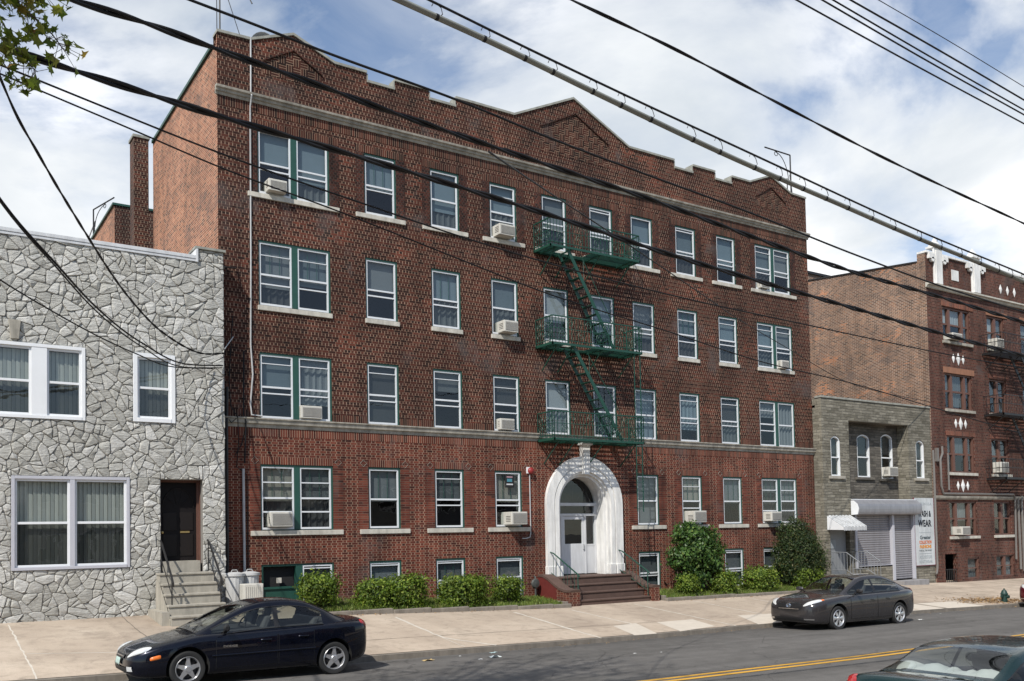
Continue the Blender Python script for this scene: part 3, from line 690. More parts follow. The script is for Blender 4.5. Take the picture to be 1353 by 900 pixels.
arch_ring(1.25, 1.298, -.09, .1, LZ, 'moulding', m_white, sur); arch_ring(1.10, 1.248, -.12, .15, LZ, 'moulding', m_white, sur); arch_ring(1.02, 1.098, -.05, .3, LZ, 'moulding', m_white, sur); arch_ring(.93, 1.045, .06, .62, LZ, 'reveal', m_white, sur)
b = MB(); b.prism([(ARX-.10, 3.92), (ARX+.10, 3.92), (ARX+.16, 4.93), (ARX-.16, 4.93)], -.24, -.03); MB().box(ARX-.22, ARX+.22, -.3, .0, 4.90, 4.97).build('keystone_cap', m_white, sur, bevel=.01)
b.build('keystone', m_white, sur, bevel=.015)
b = MB()
for s in (-1, 1):
    b.box(ARX+s*1.0, ARX+s*1.24, -.15, .1, LZ, LZ+.34); b.box(ARX+s*1.28, ARX+s*1.62, -.16, .05, LZ, LZ+.34)
b.build('plinth', m_white, sur, bevel=.012)
YD = .5
dx0, dx1 = ARX-.93, ARX+.93
b = MB(); b.box(dx0, dx1, YD-.02, YD+.12, 2.90, 3.0); b.box(dx0, dx1, YD-.01, YD+.1, 2.56, 2.64)
for x in (dx0, ARX-.585, ARX+.42, dx1-.07): b.box(x, x+.07, YD, YD+.1, LZ+.02, 2.9 if x in (dx0, dx1-.07) else 2.56)
ent = b.build('door_frame', m_doorg, apt, bevel=.006)
dl, dr = ARX-.515, ARX+.42
b = MB(); b.box(dl, dl+.1, YD+.02, YD+.07, LZ+.03, 2.55); b.box(dr-.1, dr, YD+.02, YD+.07, LZ+.03, 2.55); b.box(dl+.1, dr-.1, YD+.02, YD+.07, 2.44, 2.55); b.box(dl+.1, dr-.1, YD+.025, YD+.065, LZ+.03, 1.62)
door = b.build('entrance_door', m_doorg, ent, bevel=.006)
MB().face([(dl+.1, YD+.045, 1.62), (dr-.1, YD+.045, 1.62), (dr-.1, YD+.045, 2.44), (dl+.1, YD+.045, 2.44)]).build('pane', m_glass, ent, fixn=False)
MB().box(dr-.07, dr-.04, YD-.03, YD+.02, 1.42, 1.6).build('handle', m_steel, ent)
for x0, x1 in ((dx0+.07, ARX-.585), (ARX+.49, dx1-.07)):
    MB().box(x0, x1, YD+.03, YD+.06, LZ+.03, 1.55).build('side_panel', m_doorg, ent)
    MB().face([(x0, YD+.045, 1.6), (x1, YD+.045, 1.6), (x1, YD+.045, 2.56), (x0, YD+.045, 2.56)]).build('pane', m_glass, ent, fixn=False); MB().box(x0, x1, YD+.02, YD+.07, 1.55, 1.6).build('rail', m_doorg, ent)
MB().face([(dx0+.07, YD+.06, 2.64), (dx1-.07, YD+.06, 2.64), (dx1-.07, YD+.06, 2.9), (dx0+.07, YD+.06, 2.9)]).build('transom_pane', m_glass, ent, fixn=False)
n = 24; MB().face([(ARX+.93*math.cos(math.pi*k/n), YD+.06, max(3.0, ARS+.93*math.sin(math.pi*k/n))) for k in range(n+1)]+[(ARX-.93, YD+.06, 3.0), (ARX+.93, YD+.06, 3.0)]).build('fanlight', m_glass, ent, fixn=False)
b = MB(); b.tube([(ARX+.72*math.cos(math.pi*k/18), YD+.1, ARS+.72*math.sin(math.pi*k/18)) for k in range(19)], .015, 5)
for k in range(1, 4): a = math.pi*k/4; b.bar((ARX+.1*math.cos(a), YD+.1, ARS+.1*math.sin(a)), (ARX+.9*math.cos(a), YD+.1, ARS+.9*math.sin(a)), .02)
b.build('fanlight_bars', m_dark, ent)
MB().box(ARX-.93, ARX+.93, .02, .7, LZ-.1, LZ).build('threshold', m_brownstone, ent)
# stoop
st = MB(); risers = 4; zb = -.34; hh = (LZ-zb)/4
for k in range(4):
    y = -1.62+k*.30; z1 = zb+hh*(k+1); st.box(-1.46, 1.46, y, .0 if k == 3 else -1.62+.3*(k+1)+.02, zb-.3 if k == 0 else z1-hh-.02, z1-.045-(0 if k < 3 else 0))
    st.box(-1.47, 1.47, y-.03, (.02 if k == 3 else -1.62+.3*(k+1)), z1-.045, z1)
stoop = st.build('entrance_steps', m_brownstone, apt, bevel=.008)
for s in (-1, 1):
    xa, xb = (-1.86, -1.50) if s < 0 else (1.50, 1.80)
    prof = [(.0, -.7), (0, LZ+.02), (-.25, LZ+.02), (-.55, LZ-.08), (-.85, LZ-.24), (-1.15, LZ-.37), (-1.42, LZ-.42), (-1.72, LZ-.42), (-1.72, -.7)]
    b = MB(); b.prism(prof, xa, xb, axis='x'); cw = b.build('cheek_wall', m_brick_low, stoop)
    top = [(p[0], p[1]+.003) for p in prof[1:-1]]; b = MB(); b.prism(top+[(p[0]-.02, p[1]+.07) for p in reversed(top)], xa-.02, xb+.02, axis='x'); b.build('cheek_coping', m_brownstone, stoop)
    if s < 0: MB().prism([(-.02, -.6), (-.02, LZ-.0), (-.25, LZ-.0), (-.55, LZ-.1), (-.85, LZ-.26), (-1.0, LZ-.34), (-1.0, -.6)], xa-.004, xa-.001, axis='x').build('painted_face', m_redbrown, stoop)
    b = MB(); xr = -1.44 if s < 0 else 1.44
    p0, p1 = (xr, -.10, LZ+.78), (xr, -1.62, zb+1.0); b.tube([(xr, .0, LZ+.74), (xr, -.12, LZ+.80), (xr, -.3, LZ+.76), (xr, -1.5, zb+1.06), (xr, -1.64, zb+.96)], .022, 6)
    b.tube([(xr, -.1, LZ+.16), (xr, -1.5, zb+.42)], .012, 5)
    for k in range(9):
        t = k/8; y = -.1-1.45*t; zt = LZ+.79+(zb+1.04-LZ-.79)*t
        zz = (LZ if k == 0 else (zb if k == 8 else zt-.62)); b.tube([(xr, y, zz), (xr, y, zt)], .018 if k in (0, 8) else .008, 5)
    b.build('handrail', m_iron, stoop)
# stuck to the wall: conduits, wires, alarm bell, gas valve
def pipe(name, pts, r, mat, label, cat, n=7, extra=None, group=None):
    b = MB(); b.tube(pts, r, n)
    if extra: extra(b)
    return tag(b.build(name, mat, smooth=True), label, cat, group)
pipe('cable_conduit', [(-11.07, -.03, 15.62), (-11.08, -.03, 14.1), (-11.10, -.17, 13.95), (-11.1, -.03, 13.7), (-11.12, -.03, 9.5), (-11.15, -.04, 7.2), (-11.10, -.04, 6.4), (-11.17, -.04, 5.6), (-11.14, -.05, 5.3), (-10.85, -.05, 5.28)], .022, m_pvc, 'thin white cable running down the brick wall from the parapet left of the first windows', 'cable')
pipe('cable_conduit', [(-11.37, -.05, 1.12), (-11.38, -.05, 3.85)], .035, m_pvc, 'short grey conduit standing on the wall above the bins', 'conduit')
pipe('downspout', [(-11.85, -.07, .12), (-11.83, -.07, 1.5), (-11.82, -.07, 5.0), (-11.80, -.07, 6.0)], .045, m_black, 'black pipe in the corner between the stone house and the brick wall', 'pipe')
pipe('hanging_wire', [(-11.62, -.02, 7.9), (-11.68, -.06, 7.2), (-11.74, -.06, 6.2), (-11.70, -.06, 5.5), (-11.55, -.16, 5.2), (-11.5, -.06, 4.6), (-11.56, -.06, 3.9), (-11.28, -.03, 3.7), (-11.27, -.03, 1.2)], .012, m_wire, 'loose black wires hanging down the dirty brick beside the stone house', 'wire',
     extra=lambda b: (b.tube([(-11.9, -.05, 5.35), (-11.7, -.1, 5.05), (-11.45, -.1, 5.3), (-11.3, -.05, 5.0), (-11.42, -.05, 4.5), (-11.6, -.06, 4.2)], .015, 5), b.tube([(-11.34, -.05, 7.0), (-11.36, -.05, 5.3), (-11.32, -.12, 5.1), (-11.34, -.04, 4.0)], .02, 5)))
pipe('service_bracket', [(-11.98, -.55, 9.05), (-11.55, -.05, 9.2)], .025, m_black, 'small dark bracket arm above the stone house corner', 'bracket')
pipe('service_bracket', [(-12.0, -.57, 6.9), (-11.62, -.05, 7.35)], .014, m_pvc, 'pale bent strap between the stone house and the brick wall', 'bracket')
bell = T('alarm_bell', 'red fire alarm bell on the brick wall left of the white arch', 'alarm', (-2.13, 0, 4.0))
b = MB(); b.lathe([(.0, -.16), (.07, -.15), (.11, -.11), (.115, -.05), (.05, -.02)], (-2.11, 0, 4.0), 16, 'y'); b.build('bell', m_redpaint, bell, smooth=True)
MB().box(-2.24, -2.13, -.07, -.003, 3.92, 4.12).build('mounting_box', m_vinyl, bell)
b = MB(); b.tube([(-2.13, -.03, 3.9), (-2.13, -.03, 2.0), (-2.16, -.03, 1.88), (-2.3, -.03, 1.84), (-2.46, -.03, 1.84)], .018, 6); b.build('conduit', m_pvc, bell)
m_dkpipe = plain('dark_pipe', (.06, .065, .06), .6, var=.3)
gas = T('gas_regulator', 'small round gas regulator with a pipe low on the wall left of the steps', 'regulator', (-2.1, -.15, -.1))
b = MB(); b.lathe([(.0, -.07), (.13, -.05), (.16, 0), (.13, .05), (0, .07)], (-2.12, -.22, .40), 16, 'y'); b.build('regulator_body', m_dkpipe, gas, smooth=True)
b = MB(); b.tube([(-2.12, -.22, .3), (-2.12, -.22, -.3)], .03, 6); b.tube([(-2.12, -.2, .45), (-2.05, -.12, .6), (-2.02, 0, .62)], .025, 6); b.build('pipe', m_dkpipe, gas)
# roof things
dish = T('satellite_dish', 'grey satellite dish behind the parapet at the left gable', 'dish', (-10.5, 1.2, 14.5))
b = MB(); b.lathe([(.0, .0), (.2, .03), (.36, .11), (.37, .11), (.2, .05), (0, .02)], (0, 0, 0), 20, 'y'); o = b.build('reflector', m_steel, None, smooth=True); o.data.transform(Matrix.Translation((-10.35, 1.1, 16.1)) @ Matrix.Rotation(R(25), 4, 'X') @ Matrix.Rotation(R(-15), 4, 'Z') @ Matrix.Rotation(R(180), 4, 'Z')); adopt(o, dish)
MB().tube([(-10.35, 1.2, 14.5), (-10.35, 1.2, 16.05)], .025).build('mast', m_steel, dish)
ant = T('roof_antenna', 'thin antenna mast with a guy wire on the left roof corner', 'antenna', (-11.75, .4, 14.5))
b = MB(); b.tube([(-11.78, .4, 14.5), (-11.77, .4, 18.5)], .022, 6); b.tube([(-11.85, .42, 14.5), (-11.85, .42, 18.5)], .012, 5); b.build('mast', m_black, ant)
MB().tube([(-11.77, .4, 17.4), (-11.1, .5, 15.6)], .012, 4).build('guy_wire', m_black, ant)
b = MB(); b.tube([(-11.7, .4, 16.9), (-10.95, .4, 16.95), (-10.9, .35, 16.8)], .02, 5); b.build('element', m_black, ant)
def iron_frame(label, x, y, z, wdt, hgt, dirx):
    t = T('clothesline_frame', label, 'iron frame', (x, y, z)); b = MB(); dx, dy = dirx; L = wdt
    b.tube([(x, y, z-.4), (x, y, z+hgt)], .03, 6); b.tube([(x, y, z+hgt), (x+dx*L, y+dy*L, z+hgt)], .028, 6); b.tube([(x+.08, y+.25, z-.4), (x+.08, y+.25, z+hgt*.55)], .025, 5)
    b.tube([(x-.35*dx-.2, y, z-.4), (x+.08, y+.1, z+hgt*.6)], .025, 5); b.build('post', m_black, t)
    b = MB(); b.tube([(x+dx*L*(.08+.5*(1-math.cos(a))), y+dy*L*(.08+.5*(1-math.cos(a))), z+hgt-.06-.62*hgt*(1-math.sin(a))) for a in [k*math.pi/2/10 for k in range(11)]], .016, 5)
    b.tube([(x+dx*(L*.56+.10*math.cos(a)), y+dy*(L*.56+.1*math.cos(a)), z+hgt-.12+.09*math.sin(a)) for a in [k*2*math.pi/10 for k in range(11)]], .014, 5); b.build('scroll', m_black, t)
iron_frame('black iron clothesline frame on the right end of the brick roof', 11.85, .6, 15.6, 1.55, 1.95, (-1, 0))
iron_frame('black iron clothesline frame on the low rear roof at the left', -12.2, 17.5, 14.95, 1.9, 1.15, (.25, -1))
# fire escape
fe = T('fire_escape', 'green iron fire escape with three railed balconies above the arched entrance', 'fire escape', (0, -.5, 5.0))
PX0, PX1, PY = -1.78, 2.0, -.95
def balcony(z):
    b = MB(); b.box(PX0, PX1, PY, PY+.03, z-.06, z+.01); b.box(PX0, PX0+.04, PY, -.003, z-.06, z+.02); b.box(PX1-.04, PX1, PY, -.003, z-.06, z+.02); b.box(PX0, PX1, -.06, -.02, z-.06, z)
    yy = PY+.1
    while yy < -.08:
        if z > 6 and -.85 < yy < -.3: b.box(PX0+.04, -1.15, yy, yy+.03, z-.02, z+.01); b.box(.0, PX1-.04, yy, yy+.03, z-.02, z+.01)
        else: b.box(PX0+.04, PX1-.04, yy, yy+.03, z-.02, z+.01)
        yy += .085
    for x in (PX0+.25, -.9, .3, PX1-.3): b.bar((x, -.01, z-.75), (x, PY+.1, z-.07), .03, .03); b.box(x-.02, x+.02, PY+.05, -.01, z-.07, z-.03)
    pl = b.build('platform', m_iron, fe)
    b = MB(); h = .86
    for (xa, ya, xb, yb) in ((PX0+.02, -.02, PX0+.02, PY+.02), (PX0+.02, PY+.02, PX1-.02, PY+.02), (PX1-.02, PY+.02, PX1-.02, -.02)):
        for zz, w in ((z+h, .035), (z+h*.55, .018), (z+.1, .022)): b.bar((xa, ya, zz), (xb, yb, zz), w, w)
        n = max(2, int(math.hypot(xb-xa, yb-ya)/.125))
        for k in range(n+1): t = k/n; b.bar((xa+(xb-xa)*t, ya+(yb-ya)*t, z), (xa+(xb-xa)*t, ya+(yb-ya)*t, z+h), .012 if k % 6 else .026, .012, (0, 1, 0))
    def scroll(cx, cy, cz, r, dx, dy):
        pts = [(cx+dx*r*(1-k/22)*math.cos(k*.55), cy+dy*r*(1-k/22)*math.cos(k*.55), cz+r*(1-k/22)*math.sin(k*.55)) for k in range(18)]; b.tube(pts, .009, 4)
    for k in range(5):
        x = PX0+.4+k*.75; scroll(x, PY-.01, z+.28, .16, 1, 0); scroll(x+.32, PY-.01, z+.66, .13, -1, 0)
    for k in range(3): scroll(PX0+.01, -.2-k*.3, z+.3, .14, 0, 1); scroll(PX0+.01, -.2-k*.3, z+.62, .12, 0, -1); scroll(PX1, -.2-k*.3, z+.3, .14, 0, 1)
    b.build('railing', m_iron, pl)
for z in (5.0, 8.05, 11.2): balcony(z)
def stair(xa, za, xb, zb):
    b = MB(); ys = (-.86, -.36)
    for y in ys: b.bar((xa, y, za), (xb, y, zb), .018, .125)
    n = 11
    for k in range(1, n): t = k/n; x, z = xa+(xb-xa)*t, za+(zb-za)*t; b.box(x-.085, x+.085, ys[0]+.01, ys[1]-.01, z-.008, z+.008)
    o = b.build('stair', m_iron, fe); b = MB()
    for y in ys: b.tube([(xa+.5, y, za-.1), (xb, y, zb+.85)], .014, 5); b.tube([(xb, y, zb), (xb, y, zb+.85)], .014, 5); b.tube([(xa+.62, y, za-.9), (xa+.62, y, za-.25)], .01, 4)
    b.build('stair_rail', m_iron, o)
stair(-1.02, 11.15, .82, 8.06); stair(-.86, 8.0, 1.08, 5.02)
b = MB()
for x in (1.66, 1.92): b.bar((x, -.90, 2.65), (x, -.90, 8.9), .03, .018)
for k in range(11): b.bar((1.66, -.90, 2.75+k*.30), (1.92, -.90, 2.75+k*.30), .016, .016)
b.build('drop_ladder', m_iron, fe)
# window sign
wsg = MB().box(-3.04, -2.70, .02, .026, 3.46, 3.86).build('window_sign', m_dark, apt)
for (za, zb, xa, xb, nm, cc) in ((3.78, 3.81, -2.98, -2.76, 'pink_ink', (.5, .3, .34)), (3.64, 3.74, -2.97, -2.78, 'teal_ink', (.06, .22, .28)), (3.54, 3.585, -2.99, -2.75, 'white_ink', (.55, .55, .55))): MB().box(xa, xb, .014, .019, za, zb).build('printed_band', plain(nm, cc, .7), wsg)
# air conditioners
def aircon(x0, x1, z0, z1, y1, label, group='window air conditioners', ybase=0.02, mat=None):
    t = T('air_conditioner', label, 'air conditioner', ((x0+x1)/2, ybase, z0), group); mat = mat or m_ac; yf = ybase-y1
    MB().box(x0, x1, yf, ybase+.2, z0, z1).build('casing', mat, t, bevel=.015)
    b = MB(); b.box(x0+.06, x1-.03, yf-.006, yf-.001, z0+.04, z1-.05)
    b.build('coil_grille', m_acg, t); b = MB(); k = z0+.06
    while k < z1-.06: b.box(x0+.06, x1-.03, yf-.014, yf-.007, k, k+.008); k += .028
    b.build('fins', mat, t)
    b = MB(); kk = 0
    while kk < 4: b.box(x0-.004, x0-.001, yf+.06, yf+y1*.75, z0+.1+kk*.05, z0+.115+kk*.05); kk += 1
    b.build('side_vent', m_black, t)
aircon(-10.68, -10.16, 11.44, 11.76, .26, 'small white air conditioner in the first top floor window at the left')
aircon(-3.30, -2.70, 11.43, 11.78, .36, 'air conditioner with a white flank in the top floor window left of the fire escape')
aircon(-3.20, -2.66, 8.36, 8.72, .36, 'air conditioner with a tan flank in the third floor window left of the fire escape')
aircon(-9.78, -9.16, 5.29, 5.64, .1, 'white air conditioner flush in the pair of windows above the belt course at the left')
aircon(-3.28, -2.74, 5.28, 5.63, .16, 'white air conditioner in the window above the belt course left of the fire escape')
aircon(-10.70, -10.08, 2.30, 2.70, .2, 'beige air conditioner in the lowest left pair of windows')
aircon(-3.10, -2.50, 2.28, 2.68, .42, 'bulky beige air conditioner in the first floor window left of the white arch')
aircon(4.78, 5.40, 2.28, 2.70, .42, 'grey air conditioner in the first floor window above the leafy shrub')
aircon(8.95, 9.55, 2.30, 2.66, .36, 'air conditioner in the first floor window above the dark yew')
aircon(9.98, 10.45, 8.34, 8.66, .2, 'air conditioner in the right end pair of windows on the third floor')
aircon(9.0, 9.5, 11.44, 11.72, .14, 'small white air conditioner in the right end pair of windows on the top floor')
# ------------------------------------------------------------------ grey cast stone house
GY = -.55
gh = T('stone_faced_house', 'two storey house faced in grey irregular cast stone with white windows and a black door', 'house', (-15.8, GY, .2))
GO = [(-18.2, -15.30, 4.86, 6.60), (-14.23, -13.24, 4.90, 6.60), (-16.85, -14.32, 1.36, 3.53), (-13.60, -12.58, 1.19, 3.50)]
def clip(poly, a, b, c):            # keep a*x+b*z <= c
    out = []
    for i in range(len(poly)):
        p, q = poly[i], poly[(i+1) % len(poly)]; dp, dq = a*p[0]+b*p[1]-c, a*q[0]+b*q[1]-c
        if dp <= 0: out.append(p)
        if dp*dq < 0: t = dp/(dp-dq); out.append((p[0]+(q[0]-p[0])*t, p[1]+(q[1]-p[1])*t))
    return out
def area(p): return abs(sum(p[i][0]*p[(i+1) % len(p)][1]-p[(i+1) % len(p)][0]*p[i][1] for i in range(len(p))))/2
def stones(b, x0, x1, z0, z1, holes, to3d, seed, sx=.50, sz=.36, amin=.028, amax=.085):
    rnd = random.Random(seed); seeds = {}
    nx, nz = int((x1-x0)/sx)+3, int((z1-z0)/sz)+3
    for i in range(-1, nx):
        for j in range(-1, nz):
            seeds[i, j] = (x0+(i+.5+rnd.uniform(-.48, .48))*sx+(.5*sx if j % 2 else 0), z0+(j+.5+rnd.uniform(-.48, .48))*sz, rnd.uniform(-.03, .03))
    cells = []
    for (i, j), s in seeds.items():
        poly = [(x0, z0), (x1, z0), (x1, z1), (x0, z1)]
        for di in range(-3, 4):
            for dj in range(-3, 4):
                q = seeds.get((i+di, j+dj))
                if q is None or (di == 0 and dj == 0): continue
                a, c = q[0]-s[0], q[1]-s[1]; poly = clip(poly, a, c, a*s[0]+c*s[1]+(a*a+c*c)*.5+s[2]-q[2])
                if len(poly) < 3: break
            if len(poly) < 3: break
        if len(poly) > 2: cells.append(poly)
    def split(p):        # break a slab into angular shards
        if area(p) < rnd.uniform(amin, amax)*1.25: return [p]
        cx = sum(v[0] for v in p)/len(p)+rnd.uniform(-.05, .05); cz = sum(v[1] for v in p)/len(p)+rnd.uniform(-.05, .05)
        sxx = sum((v[0]-cx)**2 for v in p); szz = sum((v[1]-cz)**2 for v in p); sxz = sum((v[0]-cx)*(v[1]-cz) for v in p); th = .5*math.atan2(2*sxz, sxx-szz)+rnd.gauss(0, .55)
        a, c = math.cos(th), math.sin(th); k = a*cx+c*cz; l, r = clip(p, a, c, k), clip(p, -a, -c, -k)
        if len(l) < 3 or len(r) < 3: return [p]
        return split(l)+split(r)
    pieces = []
    for p in cells: pieces += split(p)
    for (a0, a1, c0, c1) in holes:
        nxt = []
        for p in pieces:
            if max(v[0] for v in p) <= a0 or min(v[0] for v in p) >= a1 or max(v[1] for v in p) <= c0 or min(v[1] for v in p) >= c1: nxt.append(p); continue
            r = p
            for (A, B, Cc) in ((1, 0, a0), (-1, 0, -a1), (0, 1, c0), (0, -1, -c1)):
                o = clip(r, A, B, Cc)
                if len(o) > 2 and area(o) > .002: nxt.append(o)
                r = clip(r, -A, -B, -Cc)
                if len(r) < 3: break
        pieces = nxt
    def inset(p, g):
        q = p; n = len(p); s = sum(p[i][0]*p[(i+1) % n][1]-p[(i+1) % n][0]*p[i][1] for i in range(n))
        if s < 0: p = p[::-1]
        for i in range(n):
            ax, az = p[i]; bx, bz = p[(i+1) % n]; L = math.hypot(bx-ax, bz-az)
            if L < 1e-6: continue
            nx_, nz_ = (bz-az)/L, -(bx-ax)/L; q = clip(q, nx_, nz_, nx_*ax+nz_*az-g)
            if len(q) < 3: return None
        return q
    for p in pieces:
        q = inset(p, rnd.uniform(.0025, .005))
        if not q or area(q) < .002: continue
        # round the corners a little
        n = len(q); rp = []
        for i in range(n):
            a, v, c = q[i-1], q[i], q[(i+1) % n]; f = .14
            rp += [(v[0]+(a[0]-v[0])*f, v[1]+(a[1]-v[1])*f), (v[0]+(c[0]-v[0])*f, v[1]+(c[1]-v[1])*f)]
        q = rp; n = len(q); cx = sum(v[0] for v in q)/n; cz = sum(v[1] for v in q)/n; rad = math.sqrt(area(q)/math.pi)
        k1 = max(.45, 1-.012/rad); h = rnd.uniform(.018, .030); tx, tz = rnd.uniform(-.12, .12), rnd.uniform(-.12, .12)
        top = [(cx+(v[0]-cx)*k1, cz+(v[1]-cz)*k1) for v in q]; hs = [max(.010, h+tx*(v[0]-cx)+tz*(v[1]-cz)+rnd.uniform(-.004, .004)) for v in top]
        vs = [to3d(v[0], v[1], 0) for v in q]+[to3d(v[0], v[1], hh) for v, hh in zip(top, hs)]
        th = rnd.uniform(0, math.pi); L = rad*.55; m1 = (cx+L*math.cos(th), cz+L*math.sin(th)*.7); m2 = (cx-L*math.cos(th), cz-L*math.sin(th)*.7); hb = rnd.uniform(-.004, .024)
        vs += [to3d(m1[0], m1[1], h+hb), to3d(m2[0], m2[1], h+hb+rnd.uniform(-.006, .006))]; fs = [(i, (i+1) % n, (i+1) % n+n, i+n) for i in range(n)]
        near_ = [0 if (v[0]-m1[0])**2+(v[1]-m1[1])**2 < (v[0]-m2[0])**2+(v[1]-m2[1])**2 else 1 for v in top]
        for i in range(n):
            j = (i+1) % n
            if near_[i] == near_[j]: fs.append((n+i, n+j, 2*n+near_[i]))
            else: fs.append((n+i, n+j, 2*n+near_[j], 2*n+near_[i]))
        b.mesh(vs, fs)
GX0, GX1 = -19.6, -12.03
b = MB(); grid_wall(b, GO, GX0, GX1+.02, -.5, 9.12, [], lambda z: 0, y=GY, depth=.2)
b.box(-12.70, GX1+.02, GY, GY+.5, 9.121, 9.40); b.box(GX1, GX1+.02, GY+.001, 12, -.5, 9.12); b.box(GX0, GX0+.1, GY+.001, 12, -.5, 9.12)
wall = b.build('wall', m_grout, gh, fixn=False)
b = MB(); stones(b, GX0, GX1+.02, .0, 9.10, GO, lambda x, z, h: (x, GY-h, z), 3); stones(b, -12.70, GX1+.02, 9.10, 9.40, [], lambda x, z, h: (x, GY-h, z), 4, .3, .3, .02, .06)
b.build('stone_facing', m_stone, gh)
MB().box(GX0, GX1, GY+.3, 12, 8.6, 8.7).build('roof', m_roof, gh)
b = MB(); b.box(GX0-.05, -12.69, GY-.07, GY+.35, 9.13, 9.22); b.box(GX0-.05, -12.71, GY-.055, GY-.03, 9.06, 9.13); b.box(-12.72, -12.66, GY-.075, GY+.6, 9.05, 9.40)
b.build('metal_coping', plain('white_metal_coping', (.62, .63, .64), .5, var=.1, dirt=.2), gh, bevel=.008); MB().box(-12.74, GX1+.06, GY-.08, GY+.6, 9.40, 9.46).build('coping', m_coping, gh)
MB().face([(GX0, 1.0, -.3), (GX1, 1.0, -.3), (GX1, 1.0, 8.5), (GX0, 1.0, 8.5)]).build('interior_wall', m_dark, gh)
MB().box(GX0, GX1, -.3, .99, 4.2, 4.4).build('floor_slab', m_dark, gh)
MB().prism([(-16.87, 6.66), (-16.70, 6.66), (-16.66, 7.10), (-16.91, 7.10)], GY-.085, GY).build('keystone', m_lime, gh, bevel=.01)
def casing(par, x0, x1, z0, z1, y, w, mat, name='window', proud=.05):
    b = MB(); b.box(x0, x0+w, y-proud, y+.12, z0, z1); b.box(x1-w, x1, y-proud, y+.12, z0, z1); b.box(x0+w, x1-w, y-proud, y+.12, z1-w, z1); b.box(x0+w, x1-w, y-proud-.01, y+.12, z0, z0+w)
    return b.build(name, mat, par, bevel=.006)
m_vblind = plain('vertical_blind', (.42, .43, .39), .8, var=.1, scale=2)
def vblind(par, x0, x1, z0, z1, y, mat, pitch=.09):
    b = MB(); x = x0; k = 0
    while x < x1: b.face([(x, y+(.02 if k % 2 else 0), z0), (x+pitch*.97, y+.035, z0), (x+pitch*.97, y+.035, z1), (x, y+(.02 if k % 2 else 0), z1)]); x += pitch; k += 1
    b.build('curtain', mat, par, fixn=False)
def sash2(par, x0, x1, z0, z1, y, fw=.05, mid=.5, blind=None, mat=None):
    b = MB(); mat = mat or m_vinyl; H = z1-z0
    b.box(x0, x0+fw, y, y+.07, z0, z1); b.box(x1-fw, x1, y, y+.07, z0, z1); b.box(x0+fw, x1-fw, y, y+.07, z0, z0+fw); b.box(x0+fw, x1-fw, y, y+.07, z1-fw, z1); b.box(x0+fw, x1-fw, y+.005, y+.06, z0+H*mid-.028, z0+H*mid+.028)
    b.build('sash', mat, par, bevel=.004)
    MB().face([(x0+fw, y+.04, z0+fw), (x1-fw, y+.04, z0+fw), (x1-fw, y+.04, z1-fw), (x0+fw, y+.04, z1-fw)]).build('pane', m_glass, par, fixn=False)
    MB().face([(x0+fw, y+.062, z0+fw), (x1-fw, y+.062, z0+fw), (x1-fw, y+.062, z0+H*mid), (x0+fw, y+.062, z0+H*mid)]).build('insect_screen', glass_mat('insect_screen', (.45, .45, .45), .5, 1.02), par)
    if blind: vblind(par, x0+.03, x1-.03, z0+.05, z1-.05, y+.12, blind)
x0, x1, z0, z1 = GO[2]; w = casing(gh, x0, x1, z0, z1, GY, .07, m_lav); xm = (x0+x1)/2
b = MB(); b.box(xm-.05, xm+.05, GY-.045, GY+.1, z0+.07, z1-.07); b.build('mullion', m_lav, w)
sash2(w, x0+.07, xm-.05, z0+.07, z1-.07, GY, blind=m_vblind); sash2(w, xm+.05, x1-.07, z0+.07, z1-.07, GY, blind=m_vblind)
x0, x1, z0, z1 = GO[1]; w = casing(gh, x0, x1, z0, z1, GY, .1, m_vinyl); sash2(w, x0+.1, x1-.1, z0+.1, z1-.1, GY, blind=m_vblind)
x0, x1, z0, z1 = GO[0]; w = casing(gh, x0, x1, z0, z1, GY, .08, m_vinyl)
b = MB(); b.box(-16.44, -16.12, GY-.04, GY+.1, z0+.08, z1-.08); b.build('mullion', m_vinyl, w)
sash2(w, x0+.08, -16.44, z0+.08, z1-.08, GY, blind=m_vblind); sash2(w, -16.12, x1-.08, z0+.08, z1-.08, GY, blind=m_vblind)
# front door
x0, x1, z0, z1 = GO[3]
m_door = plain('black_door', (.010, .008, .008), .6, spec=.2, var=.3, scale=4)
b = MB(); b.box(x0, x0+.012, GY+.2, GY+.45, z0, z1); b.box(x1-.012, x1, GY+.2, GY+.45, z0, z1); b.box(x0, x1, GY+.2, GY+.45, z1-.012, z1); b.build('door_reveal', m_brown, gh)
b = MB(); b.box(x0, x0+.05, GY+0.340, GY+0.420, z0, z1); b.box(x1-.06, x1, GY+0.320, GY+0.420, z0, z1); b.box(x0+.05, x1-.06, GY+0.340, GY+0.420, z1-.05, z1)
df = b.build('door_frame', m_brown, gh)
b = MB(); b.box(x0+.05, x1-.06, GY+0.390, GY+0.440, z0+.28, z1-.05); d = b.build('front_door', m_door, gh)
b = MB(); xm = (x0+x1)/2
for xa, xb, za, zb in ((x0+.14, xm-.04, z0+.4, z0+.95), (xm+.04, x1-.14, z0+.4, z0+.95), (x0+.14, xm-.04, z0+1.05, z0+1.5), (xm+.04, x1-.14, z0+1.05, z0+1.5)):
    b.box(xa, xb, GY+0.375, GY+0.390, za, zb)
b.tube([(xm+.38*math.cos(math.pi*k/16), GY+0.380, z0+1.62+.5*math.sin(math.pi*k/16)) for k in range(17)], .016, 5)
for k in range(1, 5): a = math.pi*k/5; b.bar((xm+.1*math.cos(a), GY+0.380, z0+1.62+.1*math.sin(a)), (xm+.36*math.cos(a), GY+0.380, z0+1.62+.48*math.sin(a)), .014)
b.build('door_panel', plain('door_moulding', (.014, .011, .010), .55, spec=.25), d, bevel=.006)
